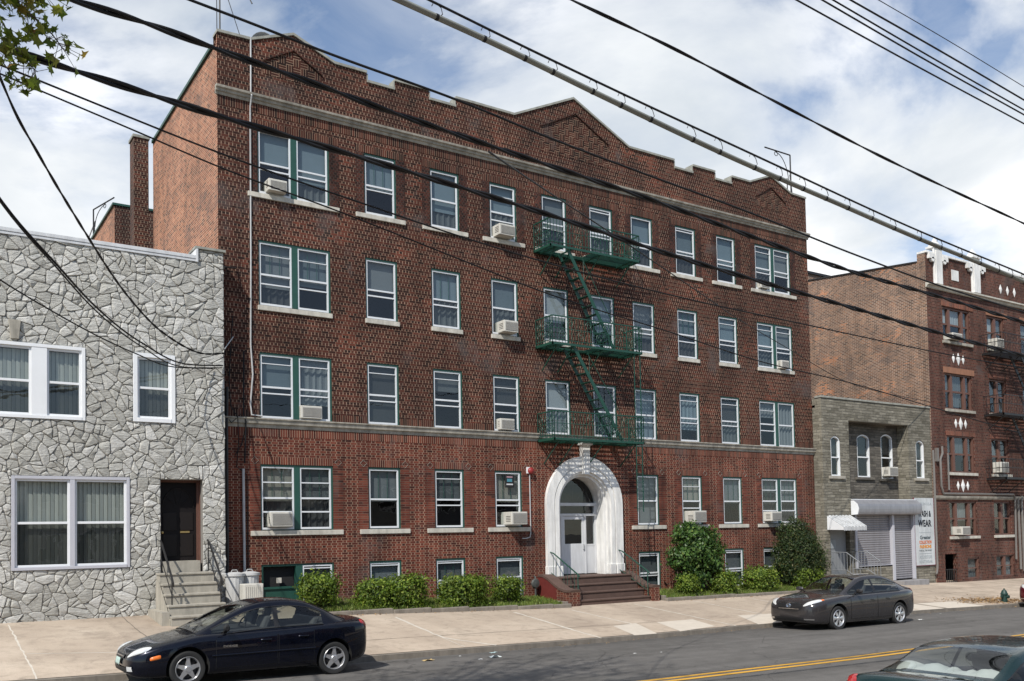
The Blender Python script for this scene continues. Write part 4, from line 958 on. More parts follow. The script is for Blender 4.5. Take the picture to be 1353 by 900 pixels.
MB().box(xm+.05, xm+.28, GY+0.372, GY+0.378, z0+.98, z0+1.03).build('mail_slot', plain('brass', (.45, .33, .14), .35, .7), d); MB().lathe([(0, -.05), (.03, -.04), (.03, 0)], (x0+.12, GY+0.380, z0+1.0), 10, 'y').build('handle', plain('brass_knob', (.45, .33, .14), .35, .7), d)
MB().box(x0+.05, x1-.06, GY+.02, GY+.40, z0+.002, z0+.28).build('threshold', m_stone_step, df)
# stoop with five steps
n = 5; zt, zb = 1.19, sw(-13, -2)-.02; hh = (zt-zb)/n
b = MB()
for k in range(n):
    y = GY-.05-.30*(n-1-k)-.08; z = zb+hh*(k+1); b.box(-13.72+(.0 if k else -.02), -12.42, y-.28+.0, GY-.07 if k == n-1 else y+.03, z-hh-.3 if k == 0 else z-hh-.02, z-.05); b.box(-13.74, -12.40, y-.31, GY-.07 if k == n-1 else y+.03, z-.05, z)
stp = b.build('front_steps', m_stone_step, gh, bevel=.008)
b = MB(); b.box(-13.92, -13.745, -2.05, GY-.06, -.4, sw(-13.8, -1.2)+.22); b.prism([(-2.1, -.3), (-2.1, .14), (-1.0, 1.0), (-.68, 1.0), (-.68, -.3)], -13.755, -13.745, axis='x'); b.build('step_side', m_stone_step, stp)
for xr, s in ((-13.62, 0), (-12.48, 0)):
    b = MB(); b.tube([(xr, GY-.06, 1.98), (xr, GY-.2, 1.92), (xr, -1.72, 1.12), (xr, -1.86, .98), (xr, -1.84, .9)], .026, 6); b.tube([(xr, GY-.12, 1.2), (xr, GY-.12, 1.96)], .016, 5); b.tube([(xr, -1.74, zb+hh), (xr, -1.74, 1.1)], .016, 5); b.tube([(xr, GY-.12, 1.55), (xr, -1.74, .68)], .012, 5)
    b.tube([(xr, -1.86+.06*math.cos(k*.7), .96+.06*math.sin(k*.7)) for k in range(9)], .012, 5); b.build('handrail', m_black, stp)
# bins in the areaway
m_bin = plain('grey_bin_plastic', (.50, .50, .49), .55, var=.12, dirt=.15)
def bin_(x, y, z, label):
    t = T('rubbish_bin', label, 'rubbish bin', (x, y, z), 'rubbish bins by the stone house steps'); b = MB(); n = 32; prof = [(.20, 0), (.235, .80)]
    vs = []
    for r, h in prof:
        for k in range(n): a = 2*math.pi*k/n; rr = r*(1.0 if k % 2 else .965); vs.append((x+rr*math.cos(a), y+rr*math.sin(a), z+h))
    b.mesh(vs, [(k, (k+1) % n, (k+1) % n+n, k+n) for k in range(n)]+[tuple(range(n))]); b.build('body', m_bin, t)
    b = MB(); b.lathe([(.24, .79), (.262, .80), (.262, .86), (.24, .865), (.1, .90), (0, .905)], (x, y, z), 28, caps=False); b.build('lid', m_bin, t, smooth=True); MB().tube([(x-.08, y, z+.9), (x-.06, y, z+.95), (x+.06, y, z+.95), (x+.08, y, z+.9)], .012, 5).build('handle', m_bin, t)
bin_(-11.85, -.75, .25, 'grey ribbed bin beside the stone house corner, left of its pair'); bin_(-11.42, -.62, .25, 'grey ribbed bin under the short conduit, right of its pair')
t = T('condenser_box', 'low pale louvred condenser box standing in front of the two grey bins', 'condenser', (-11.55, -1.25, .15))
MB().box(-11.83, -11.33, -1.45, -1.08, .2, .86).build('casing', m_ac, t, bevel=.02)
b = MB()
for k in range(9): b.box(-11.80+k*.052, -11.775+k*.052, -1.462, -1.451, .26, .80)
b.build('louvre', m_ac, t); MB().box(-11.8, -11.36, -1.4, -1.1, .05, .2).build('base', m_stone_step, t)

# ------------------------------------------------------------------ block faced store
SY = -.4; SX0, SX1 = 12.03, 19.62; RD = .55
stx = T('block_faced_shop', 'two storey grey block shop with closed shutters, arched windows and recessed upper storey', 'shop', (15.8, SY, -.4))
SO = [(12.56, 13.17, 4.11, 5.75), (18.46, 19.08, 4.12, 5.80), (13.76, 17.92, 3.14, 6.43), (12.35, 13.62, -.6, 2.0), (13.92, 16.50, .36, 2.52), (16.50, 18.06, -.7, 2.52)]
b = MB(); grid_wall(b, SO, SX0, SX1, -1.2, 7.28, [], lambda z: 0, y=SY, depth=.22)
b.face([(SX0, SY, -1), (SX0, 9, -1), (SX0, 9, 7.28), (SX0, SY, 7.28)])
for o in (SO[2],):
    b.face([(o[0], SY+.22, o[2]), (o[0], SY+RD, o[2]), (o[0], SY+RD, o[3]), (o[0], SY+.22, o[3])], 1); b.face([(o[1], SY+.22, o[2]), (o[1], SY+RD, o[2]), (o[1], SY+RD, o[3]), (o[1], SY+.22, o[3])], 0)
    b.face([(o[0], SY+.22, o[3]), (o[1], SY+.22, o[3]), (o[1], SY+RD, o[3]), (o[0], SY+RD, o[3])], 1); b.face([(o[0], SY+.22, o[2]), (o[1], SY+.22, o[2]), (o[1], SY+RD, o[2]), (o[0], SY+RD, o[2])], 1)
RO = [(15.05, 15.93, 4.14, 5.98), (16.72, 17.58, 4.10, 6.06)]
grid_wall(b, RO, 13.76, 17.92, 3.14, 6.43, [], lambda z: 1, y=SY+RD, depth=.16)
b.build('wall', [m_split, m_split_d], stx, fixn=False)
b = MB(); b.box(SX0-.03, SX1, SY-.04, SY+.3, 7.28, 7.36); b.build('coping', m_coping, stx, bevel=.01)
MB().box(SX0, SX1, SY+.3, 9, 6.9, 7.0).build('roof', m_roof, stx)
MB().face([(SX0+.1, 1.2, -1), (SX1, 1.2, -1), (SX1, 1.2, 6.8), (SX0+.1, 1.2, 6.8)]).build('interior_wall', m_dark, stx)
def arched_window(par, o, y, ac=False):
    x0, x1, z0, z1 = o; xm = (x0+x1)/2; rise = .16; n = 10
    b = MB(); w = .055
    def arc(k): t = k/n; return (x0+(x1-x0)*t, z1-rise+rise*math.sin(math.pi*t)**.8)
    b.box(x0, x0+w, y+.02, y+.14, z0, z1-rise); b.box(x1-w, x1, y+.02, y+.14, z0, z1-rise); b.box(x0+w, x1-w, y+.02, y+.14, z0, z0+w); b.box(x0+w, x1-w, y+.03, y+.13, (z0+z1)/2-.03-.05, (z0+z1)/2+.02-.05)
    for k in range(n): p, q = arc(k), arc(k+1); b.mesh([(p[0], y+.02, p[1]-w), (q[0], y+.02, q[1]-w), (q[0], y+.02, q[1]), (p[0], y+.02, p[1]), (p[0], y+.14, p[1]-w), (q[0], y+.14, q[1]-w), (q[0], y+.14, q[1]), (p[0], y+.14, p[1])], [(0, 1, 2, 3), (0, 4, 5, 1), (7, 6, 5, 4)])
    wf = b.build('window', m_vinyl, par)
    b = MB()
    for k in range(n): p, q = arc(k), arc(k+1); b.mesh([(p[0], y-.002, p[1]), (q[0], y-.002, q[1]), (q[0], y-.002, z1+.002), (p[0], y-.002, z1+.002), (p[0], y+.2, p[1]), (q[0], y+.2, q[1])], [(0, 1, 2, 3), (0, 4, 5, 1)])
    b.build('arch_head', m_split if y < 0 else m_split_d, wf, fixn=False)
    MB().face([(x0, y+.1, z0), (x1, y+.1, z0), (x1, y+.1, z1), (x0, y+.1, z1)]).build('pane', m_glass, wf, fixn=False); bb = MB(); curtain_sheet(bb, x0, x1, (z0+z1)/2+.1, z1, y+.19, .0, WR); bb.build('curtain', m_shade[4], wf)
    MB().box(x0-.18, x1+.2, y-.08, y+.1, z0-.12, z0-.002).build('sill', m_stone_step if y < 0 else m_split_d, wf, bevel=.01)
arched_window(stx, SO[0], SY); arched_window(stx, SO[1], SY)
for o in RO: arched_window(stx, o, SY+RD-.0)
aircon(16.78, 17.42, 4.2, 4.6, .34, 'white air conditioner in the recessed upper window of the grey block shop', ybase=SY+RD)
m_shut = plain('shutter_grey', (.29, .28, .295), .5, .25, var=.12, scale=2, dirt=.2)
def shutter(x0, x1, z0, z1, name):
    b = MB(); prof = []; z = z0; yy = SY+.1
    while z < z1-.01: prof += [(yy, z), (yy-.018, z+.03), (yy-.018, z+.07), (yy+.004, z+.09)]; z += .095
    vs = []
    for y, zz in prof: vs += [(x0, y, zz), (x1, y, zz)]
    b.mesh(vs, [(2*i, 2*i+1, 2*i+3, 2*i+2) for i in range(len(prof)-1)]); return b.build(name, m_shut, stx, fixn=False)
shutter(14.05, 16.46, .38, 2.55, 'roller_shutter'); shutter(16.60, 18.02, -.28, 2.55, 'roller_shutter')
b = MB(); b.box(13.92, 14.05, SY-.05, SY+.12, .3, 2.55); b.box(16.46, 16.60, SY-.06, SY+.12, -.3, 2.55); b.box(18.02, 18.09, SY-.05, SY+.12, -.3, 2.55); b.box(14.05, 16.46, SY-.0, SY+.12, .30, .38); b.build('shutter_guide', m_lav, stx)
b = MB(); yb = SY-.01; prof = [(yb, 3.14), (yb-.10, 3.14), (yb-.30, 2.98)]+[(yb-.30-.06*math.sin(a), 2.75+.23*math.cos(a)) for a in [k*math.pi/6 for k in range(1, 6)]]+[(yb-.30, 2.52), (yb, 2.50)]
b.prism(prof, 13.76, 18.20, axis='x'); hb = b.build('shutter_housing', plain('housing_metal', (.30, .30, .315), .45, .3, var=.12, dirt=.2), stx, bevel=.006)
b = MB(); b.prism([(yb-.005, 3.10), (yb-.12, 3.10), (yb-.31, 2.95), (yb-.37, 2.75), (yb-.31, 2.53), (yb-.005, 2.51)], 13.73, 13.757, axis='x'); b.box(13.76, 18.20, yb-.06, yb, 3.142, 3.17); b.build('end_plate', m_vinyl, hb)
MB().box(16.42, 18.25, SY-.55, SY-.01, -.75, sw(17.3, -.8)+.19).build('door_step', plain('painted_step', (.30, .29, .29), .85, var=.2, dirt=.2), stx, bevel=.01)
# sign panel
sg = T('shop_sign', 'tall pale sign board lettered WASH & WEAR between the shutter and the red brick corner', 'sign', (18.83, SY, .27))
MB().box(18.11, 19.57, SY-.045, SY-.006, .27, 3.24).build('board', plain('sign_board', (.56, .585, .59), .5, var=.1, scale=2, dirt=.25), sg)
b = MB(); b.box(18.09, 18.11, SY-.055, SY-.005, .26, 3.25); b.box(19.57, 19.59, SY-.055, SY-.005, .26, 3.25); b.box(18.09, 19.59, SY-.055, SY-.005, .245, .27); b.build('sign_frame', plain('maroon_trim', (.16, .03, .05), .5), sg)
ink = plain('black_ink', (.012, .014, .02), .6); inkg = plain('faded_grey_ink', (.30, .34, .36), .6); inkr = plain('red_orange_ink', (.55, .12, .02), .6); inko = plain('orange_ink', (.62, .24, .02), .6); inkd = plain('dark_grey_ink', (.07, .09, .10), .6)
cx = 18.86; ty = SY-.049
put_text('MADE IN U.S.A.', .17, (cx, ty, 2.92), inkg, sg); put_text('WASH &', .36, (cx, ty, 2.42), ink, sg, sx=.70, bold=.012); put_text('WEAR', .40, (cx, ty, 1.98), ink, sg, sx=.86, bold=.014)
put_text('Greater', .22, (cx, ty, 1.42), inkd, sg, sx=1.15, bold=.006); put_text('COLLECTION', .19, (cx, ty, 1.22), inkr, sg, sx=.8, bold=.006); put_text('FASHIONS', .20, (cx, ty, 1.02), inko, sg, sx=.95, bold=.008); put_text('FOR ALL THE FAMILY', .10, (cx, ty, .88), inkd, sg)
put_text('POLYESTERS', .19, (cx, ty, .56), inkg, sg, sx=.88); put_text('KNITWEAR', .19, (cx, ty, .36), inkg, sg)
b = MB(); b.box(18.4, 19.3, ty-.002, ty+.001, 1.70, 1.712); b.box(18.4, 19.3, ty-.002, ty+.001, .775, .787); b.build('rule', inkg, sg)
# awning, door and rails
aw = T('metal_awning', 'small white ribbed metal awning with a scalloped edge over the shop side door', 'awning', (12.93, SY, 2.0)); ax0, ax1, ap = 12.18, 13.66, .78
b = MB(); n = 14
for i in range(n):
    xa, xb = ax0+(ax1-ax0)*i/n, ax0+(ax1-ax0)*(i+1)/n; up = .032 if i % 2 else 0; g = .008
    b.mesh([(xa, SY-.01, 2.48+up), (xb, SY-.01, 2.48+up), (xb, SY-ap, 2.02+up), (xa, SY-ap, 2.02+up)], [(0, 1, 2, 3)])
    b.mesh([(xb, SY-.01, 2.48), (xb, SY-ap, 2.02), (xb, SY-ap, 2.052), (xb, SY-.01, 2.512)], [(0, 1, 2, 3)])
    pts = [(xa+(xb-xa)*k/6, SY-ap-.004, 1.90-.035*math.sin(math.pi*k/6)) for k in range(7)]; b.face([(xa, SY-ap-.004, 2.02+up)]+pts+[(xb, SY-ap-.004, 2.02+up)])
b.build('canopy', plain('awning_white', (.56, .57, .57), .5, var=.15, dirt=.3), aw, fixn=False)
b = MB()
for x in (ax0, ax1): b.prism([(SY-.01, 2.47), (SY-ap, 2.01), (SY-ap, 1.90), (SY-.01, 1.92)], x-.004, x+.004, axis='x')
b.build('side_panel', m_vinyl, aw)
gz0 = sw(12.8, -.4)
b = MB(); b.box(12.38, 13.58, SY+.18, SY+.24, -.1, 1.98); sdw = b.build('side_door', plain('grey_door', (.20, .21, .22), .5, var=.15), stx); MB().box(12.46, 12.9, SY+.16, SY+.178, 1.15, 1.5).build('notice', m_shade[0], sdw); MB().lathe([(0, -.05), (.03, -.03), (.03, 0)], (13.1, SY+.17, .95), 10, 'y').build('handle', m_steel, sdw)
b = MB(); b.box(12.30, 13.70, SY-.75, SY-.01, -.8, .12); b.box(12.30, 13.70, SY-1.05, SY-.75, -.8, -.05); b.box(12.3, 13.7, SY-1.33, SY-1.05, -.8, -.2); b.build('side_door_steps', m_stone_step, stx, bevel=.01)
m_wrail = plain('pale_rail', (.20, .21, .22), .5, var=.1)
for x in (12.34, 13.66):
    b = MB(); b.tube([(x, SY-.05, 1.02), (x, SY-.75, 1.0), (x, SY-1.35, .62)], .02, 6); b.tube([(x, SY-.05, .3), (x, SY-.75, .3), (x, SY-1.35, -.05)], .014, 5)
    for kk in range(10): y = SY-.05-1.3*kk/9; zt = 1.0 if y > SY-.75 else 1.0-(SY-.75-y)*.63; b.tube([(x, y, zt-.72 if kk not in (0, 9) else -.3), (x, y, zt)], .011, 5)
    b.build('handrail', m_wrail, stx)

# ------------------------------------------------------------------ red brick apartment house on the right
RX, RY, RX1 = 19.70, -.4, 44.0
rb = T('maroon_brick_building', 'tall maroon brick apartment house with white terracotta piers and a bare tan side wall', 'building', (25, 0, -.6))
RO = []
RZ = {0: (-.50, .50), 1: (1.50, 3.10), 2: (4.43, 6.14), 3: (7.36, 9.02), 4: (10.52, 12.10)}
for f in (1, 2, 3, 4):
    for xa, xb in ((20.92, 23.15), (24.66, 26.18), (27.75, 28.75), (30.0, 31.5), (33, 35.2)): RO.append((xa, xb, *RZ[f], f))
RO += [(20.42, 21.38, -1.2, .70, 0), (22.24, 23.22, -.50, .48, 0), (24.70, 26.30, -.50, .53, 0)]
b = MB(); grid_wall(b, RO, RX, RX1, -2, 14.40, [], lambda z: 0, y=RY, depth=.2); b.face([(RX, RY+.32, 13), (RX1, RY+.32, 13), (RX1, RY+.32, 14.4), (RX, RY+.32, 14.4)])
b.face([(RX, RY, 14.4), (RX1, RY, 14.4), (RX1, RY+.32, 14.4), (RX, RY+.32, 14.4)]); b.build('wall', m_brick_rb, rb, fixn=False)
b = MB(); b.face([(RX, RY+.001, -1), (RX, 14, -1), (RX, 14, 15.6), (RX, 5.9, 14.65), (RX, RY+.40, 14.05), (RX, RY+.40, 14.4), (RX, RY+.001, 14.4)]); b.face([(RX, RY+.4, 13.9), (RX+.6, RY+.4, 13.9), (RX+.6, RY+.4, 14.4), (RX, RY+.4, 14.4)]); b.build('side_wall', m_brick_tan, rb, fixn=False)
b = MB(); b.box(RX-.02, RX-.001, RY-.001, RY+.62, -.5, 14.02); b.build('corner_brick', m_quoin, rb)
b = MB(); b.prism([(RY+.4, 14.04), (5.9, 14.65), (14, 15.6), (14, 15.66), (5.9, 14.71), (RY+.4, 14.1)], RX-.05, RX+.3, axis='x'); b.build('side_coping', m_black, rb)
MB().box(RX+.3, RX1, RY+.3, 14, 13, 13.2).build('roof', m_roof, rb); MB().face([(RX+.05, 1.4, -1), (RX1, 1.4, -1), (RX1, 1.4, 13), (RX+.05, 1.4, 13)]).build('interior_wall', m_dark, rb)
b = MB(); b.box(27.4, 30.2, 12.05, 14, 12, 17.65); chm = b.build('chimney', m_brick_tan, rb); MB().box(27.3, 30.3, 11.95, 14.1, 17.65, 17.8).build('chimney_cap', m_black, chm)
b = MB(); b.box(RX-.02, RX1, RY-.08, RY+.4, 14.402, 14.50); b.build('coping', m_white, rb, bevel=.01)
moulding('cornice', [(RY, 12.80), (RY-.06, 12.82), (RY-.10, 12.9), (RY-.2, 12.93), (RY-.2, 13.0), (RY, 13.03)], RX-.06, RX1, m_lime_w, rb); moulding('belt_course', [(RY, 3.18), (RY-.04, 3.18), (RY-.10, 3.25), (RY-.12, 3.34), (RY, 3.36)], RX-.02, RX1, m_lime, rb)
for xa, xb in ((20.28, 20.90), (23.40, 24.06), (28.6, 29.2)):
    b = MB(); xm = (xa+xb)/2; b.box(xa, xb, RY-.10, RY-.002, 13.03, 14.72); b.box(xa+.06, xb-.06, RY-.15, RY-.1, 13.05, 14.6); pr = b.build('terracotta_pier', m_white, rb, bevel=.015)
    b = MB(); b.box(xa-.05, xb+.05, RY-.18, RY+.3, 14.72, 14.80); b.mesh([(xa+.02, RY-.12, 14.8), (xb-.02, RY-.12, 14.8), (xb-.02, RY+.25, 14.8), (xa+.02, RY+.25, 14.8), (xm, RY+.06, 15.25)], [(0, 1, 4), (1, 2, 4), (2, 3, 4), (3, 0, 4)]); b.build('pinnacle', m_white, pr)
    b = MB()
    for s in (-1, 1): xx = xa-.22 if s < 0 else xb+.22; b.box(xx-.22, xx+.22, RY-.14, RY-.003, 14.16, 14.40); b.lathe([(.11, -.13), (.11, .0)], (xx-s*.06, RY-.01, 14.13), 10, 'y')
    b.build('scroll_corbel', m_white, pr)
MB().box(21.76, 22.34, RY-.03, RY-.001, 13.42, 13.92).build('rosette_tile', m_white, rb, bevel=.01)
def diamonds(cx, cz, r=.17, n=3, gap=.40, mid=1.35):
    for k in range(n):
        b = MB(); rr = r*(mid if k == n//2 and n == 3 else 1); x = cx+(k-(n-1)/2)*gap
        b.mesh([(x-rr*.72, RY-.012, cz), (x, RY-.012, cz-rr*1.25), (x+rr*.72, RY-.012, cz), (x, RY-.012, cz+rr*1.25), (x, RY-.045, cz), (x-rr*.72, RY, cz), (x, RY, cz-rr*1.25), (x+rr*.72, RY, cz), (x, RY, cz+rr*1.25)], [(0, 1, 4), (1, 2, 4), (2, 3, 4), (3, 0, 4), (5, 6, 1, 0), (6, 7, 2, 1), (7, 8, 3, 2), (8, 5, 0, 3)])
        b.build('diamond_tile', m_white, rb)
diamonds(26.66, 13.56, .19, 3, .64, 1.0)
for z in (9.74, 6.72, 3.83): diamonds(22.08, z, .17, 3, .40, 1.4)
m_tc = plain('orange_terracotta', (.30, .14, .08), .8, var=.2, dirt=.25)
for (xa, xb, z0, z1, f) in RO:
    if f == 0 and xb < 22: continue
    trip = xb-xa > 1.9; b = MB(); y0, y1 = RY+.05, RY+.17; w = .07
    b.box(xa, xa+w, y0, y1, z0, z1); b.box(xb-w, xb, y0, y1, z0, z1); b.box(xa+w, xb-w, y0, y1, z1-w, z1); b.box(xa+w, xb-w, y0, y1, z0, z0+w)
    if trip: sp = [(xa+w, xa+.50), (xa+.66, xb-.66), (xb-.50, xb-w)]
    elif f == 0 and xb-xa < 1.2 or xb-xa < 1.2: sp = [(xa+w, xb-w)]
    else: xm = (xa+xb)/2; sp = [(xa+w, xm-.09), (xm+.09, xb-w)]
    for (p, q), (r, s) in zip(sp[:-1], sp[1:]): b.box(q, r, y0-.01, y1, z0+w, z1-w)
    o = b.build('window', m_brown, rb)
    for (p, q) in sp:
        b = MB(); H = z1-z0; b.box(p, q, y0+.03, y1-.03, z0+H*.48, z0+H*.53); b.build('meeting_rail', m_brown, o)
        MB().face([(p, y0+.07, z0+w), (q, y0+.07, z0+w), (q, y0+.07, z1-w), (p, y0+.07, z1-w)]).build('pane', m_glass, o, fixn=False)
        b = MB(); curtain_sheet(b, p, q, z0+H*WR.choice((.5, .5, .45, .1)) if f else z0, z1-.05, y0+.15, .02, WR); b.build('curtain', m_shade[WR.choice((0, 0, 1, 2)) if f in (4, 0) else WR.choice((1, 2, 2, 4))], o)
    if f: MB().box(xa-.08, xb+.1, RY-.10, RY+.1, z0-.13, z0-.002).build('sill', m_lime_w if f < 3 else m_lime, o, bevel=.01)
    if f in (3,) and trip: MB().box(xa-.1, xb+.18, RY-.04, RY+.02, z1+.002, z1+.28).build('lintel', m_tc, o, bevel=.01)
    elif f in (3, 4): MB().box(xa-.05, xb+.3, RY-.03, RY+.02, z1+.03, z1+.26).build('lintel', m_tc if f == 4 and not trip else m_sold_low, o)
    elif f: MB().box(xa-.1, xb+.1, RY-.012, RY+.02, z1+.002, z1+.21).build('lintel', m_sold_low, o)
# basement gate
b = MB()
for k in range(7): x = 20.46+k*.145; b.tube([(x, RY+.03, -.75), (x, RY+.03, .02)], .014, 5)
b.bar((20.42, RY+.03, 0), (21.4, RY+.03, 0), .03); b.bar((20.42, RY+.03, -.55), (21.4, RY+.03, -.55), .03); b.build('area_gate', m_black, rb); MB().box(20.42, 21.38, RY+.6, RY+.65, -1.2, .7).build('basement_door', m_dark, rb)
aircon(21.30, 21.98, 1.56, 1.94, .34, 'white air conditioner in the lowest triple window of the maroon building', ybase=RY)
aircon(21.20, 22.0, 10.58, 10.86, .3, 'white air conditioner in the top triple window of the maroon building', ybase=RY)
aircon(24.9, 25.55, 10.55, 10.98, .34, 'grey air conditioner above the top balcony of the maroon building', ybase=RY)
aircon(24.9, 25.6, 4.5, 5.0, .3, 'grey air conditioner behind the lowest balcony rail of the maroon building', ybase=RY)
fe2 = T('fire_escape', 'blackish iron fire escape with stacked balconies on the maroon brick building', 'fire escape', (26.5, RY, 4.2))
for z in (4.22, 7.26, 10.20):
    b = MB(); xa, xb, ya = 24.1, 29.2, RY-.95; b.box(xa, xb, ya, ya+.05, z-.1, z); b.box(xa, xa+.05, ya, RY, z-.1, z); y = ya+.1
    while y < RY-.02: b.box(xa, xb, y, y+.035, z-.03, z); y += .09
    for x in (xa+.3, xa+1.8, xa+3.4): b.bar((x, RY-.01, z-.7), (x, ya+.1, z-.1), .035)
    pl = b.build('platform', m_black, fe2); b = MB()
    for (x0, y0, x1, y1) in ((xa, RY, xa, ya), (xa, ya, xb, ya)):
        for h in (.86, .45): b.bar((x0, y0, z+h), (x1, y1, z+h), .03, .03)
        n = int(math.hypot(x1-x0, y1-y0)/.14)
        for k in range(n+1): t = k/n; b.bar((x0+(x1-x0)*t, y0+(y1-y0)*t, z), (x0+(x1-x0)*t, y0+(y1-y0)*t, z+.86), .014, .014, (0, 1, 0))
    b.build('railing', m_black, pl)
    if z < 10:
        b = MB()
        for y in (ya+.1, ya+.6): b.bar((26.0, y, z+2.95), (28.3, y, z), .03, .16)
        for k in range(1, 10): t = k/10; b.box(28.3-2.3*t-.1, 28.3-2.3*t+.1, ya+.1, ya+.6, z+2.95*t-.012, z+2.95*t+.012)
        b.build('stair', m_black, fe2)
# pipes on the fronts
m_pipe2 = plain('dull_pipe', (.20, .185, .17), .5, .2, var=.25, scale=5)
def pset(lines, label, group=None):
    b = MB()
    for pts, r in lines: b.tube(pts, r, 7)
    tag(b.build('service_pipe', m_pipe2, smooth=True), label, 'pipe', group)
y = RY-.08
pset([([(19.64, y, 5.4), (19.66, y, 4.6), (19.66, y, .2), (19.6, y, -.1), (19.5, y, -.15)], .05)], 'grey service pipe down the seam between the shop and the maroon building')
pset([([(20.35, y, 5.6), (20.38, y, 5.3), (20.2, y, 5.0), (20.2, y, 3.8), (20.35, y, 3.45), (26.2, y-.06, 3.45), (26.35, y-.06, 3.3), (26.35, y, .3)], .05), ([(20.9-.1, y, 5.3), (20.8, y, 4.2), (20.8, y, 3.62)], .04)], 'long bent conduit along the belt course of the maroon building')
pset([([(26.72, y, 3.3), (26.75, y, -.2)], .06), ([(27.05, y, 3.4), (27.05, y, -.3)], .06)], 'pair of vertical grey pipes at the right edge of the maroon building')
tag(MB().box(19.9, 20.02, y-.05, RY-.002, 4.9, 5.5).build('meter_box', m_pipe2), 'small utility box on the left edge of the maroon front', 'utility box')
# ------------------------------------------------------------------ planting
def leaf_quad(b, p, size, rnd, nrm=None, fold=.25, aspect=.6):
    if nrm is None: n = Vector((rnd.gauss(0, 1), rnd.gauss(0, 1), rnd.gauss(.35, 1)))
    else: n = Vector(nrm)+Vector((rnd.gauss(0, .6), rnd.gauss(0, .6), rnd.gauss(.2, .6)))
    if n.length < 1e-4: n = Vector((0, 0, 1))
    n.normalize(); a = n.cross(Vector((rnd.gauss(0, 1), rnd.gauss(0, 1), rnd.gauss(0, 1))))
    if a.length < 1e-4: return
    a.normalize(); c = n.cross(a); s = size*rnd.uniform(.65, 1.35); p = Vector(p)
    b.mesh([p-a*s, p+c*s*aspect+n*s*fold, p+a*s, p-c*s*aspect+n*s*fold], [(0, 1, 2), (0, 2, 3)])
def shrub(name, label, blobs, n, size, mat, stems, base, group, cat='shrub', seed=1, fill=.45, aspect=.6):
    """blobs: (centre, radii, squareness); leaves lie mostly near the surface, in clumps"""
    rnd = random.Random(seed); t = T(name, label, cat, base, group); b = MB(); vol = [r[0]*r[1]*r[2] for c, r, q in blobs]; tot = sum(vol)
    for (c, r, q), v in zip(blobs, vol):
        m = int(n*v/tot); clumps = []
        for k in range(max(8, m//18)):
            d = Vector((rnd.gauss(0, 1), rnd.gauss(0, 1), rnd.gauss(0, 1))).normalized()
            if q:
                e = Vector((rnd.uniform(-1, 1), rnd.uniform(-1, 1), rnd.uniform(-1, 1))); i = rnd.randrange(3); e[i] = math.copysign(1, e[i]); d = e*q*.92+e.normalized()*(1-q)
            rad = rnd.uniform(fill, 1.0)**.5*rnd.uniform(.86, 1.07); clumps.append((Vector((c[0]+d.x*r[0]*rad, c[1]+d.y*r[1]*rad, c[2]+d.z*r[2]*rad)), d))
        for k in range(m):
            cc, d = clumps[k % len(clumps)]; w = .10*min(r)+size*1.1
            leaf_quad(b, cc+Vector((rnd.gauss(0, w), rnd.gauss(0, w), rnd.gauss(0, w*.8))), size, rnd, d*1.0, .2, aspect)
    b.build('foliage', mat, t, fixn=False)
    b = MB(); bz = base[2]
    for k in range(stems):
        c, r, q = blobs[k % len(blobs)]; x, y = c[0]+rnd.uniform(-.35, .35)*r[0], c[1]+rnd.uniform(-.3, .3)*r[1]
        b.tube([(base[0]+(x-base[0])*.6, y, bz-.1), (x, y, (bz+c[2])/2), (x+rnd.uniform(-.2, .2)*r[0], y+rnd.uniform(-.2, .2)*r[1], c[2]+r[2]*.5)], [.022, .016, .008], 5)
    b.build('stem', m_bark, t)
PYF = -1.72   # front of the left bed
HG = 'clipped privet hedges in the left bed'
def hz(x): return sw(x, -1.2)
shrub('hedge', 'round clipped privet bush nearest the basement door', [((-9.75, -1.15, .66), (.50, .45, .40), .35)], 3600, .040, m_hedge, 4, (-9.75, -1.15, hz(-9.75)), HG, 'hedge', 11)
shrub('hedge', 'longest boxy privet hedge in the left bed', [((-8.1, -1.2, .36), (.62, .42, .44), .6), ((-7.2, -1.2, .42), (.60, .42, .48), .7)], 9000, .040, m_hedge, 9, (-7.6, -1.2, hz(-7.6)), HG, 'hedge', 12)
shrub('hedge', 'boxy privet hedge under the third basement window from the left', [((-5.38, -1.2, .32), (.78, .44, .48), .75)], 7200, .040, m_hedge, 7, (-5.4, -1.2, hz(-5.4)), HG, 'hedge', 13)
shrub('hedge', 'small privet bush in the left bed nearest the entrance steps', [((-3.78, -1.05, .36), (.46, .38, .36), .5)], 3000, .038, m_hedge, 4, (-3.78, -1.05, hz(-3.78)), HG, 'hedge', 14)
shrub('leafy_shrub', 'tall bright leafy shrub growing against the wall right of the steps', [((4.4, -.85, 1.25), (.95, .65, .62), .0), ((4.05, -.85, 1.85), (.62, .5, .42), 0), ((4.85, -.85, 1.75), (.5, .42, .36), 0), ((4.95, -.9, .75), (.52, .5, .40), 0), ((3.55, -.95, 1.05), (.50, .45, .40), 0), ((4.1, -.95, .42), (.62, .45, .42), 0), ((5.3, -.85, 1.3), (.35, .35, .3), 0)], 9500, .056, m_shrub, 8, (4.25, -.85, hz(4.2)), None, 'shrub', 21, .3, .7)
shrub('yew_bush', 'tall dark yew bush against the wall beside the grey shop', [((9.85, -.85, .8), (1.08, .75, 1.0), .1), ((9.75, -.85, 1.7), (.72, .6, .66), 0), ((10.5, -.85, .55), (.55, .6, .8), 0)], 24000, .052, m_yew, 8, (9.75, -.85, hz(9.75)), None, 'shrub', 22, .35, .35)
SG = 'low bushes along the right bed'
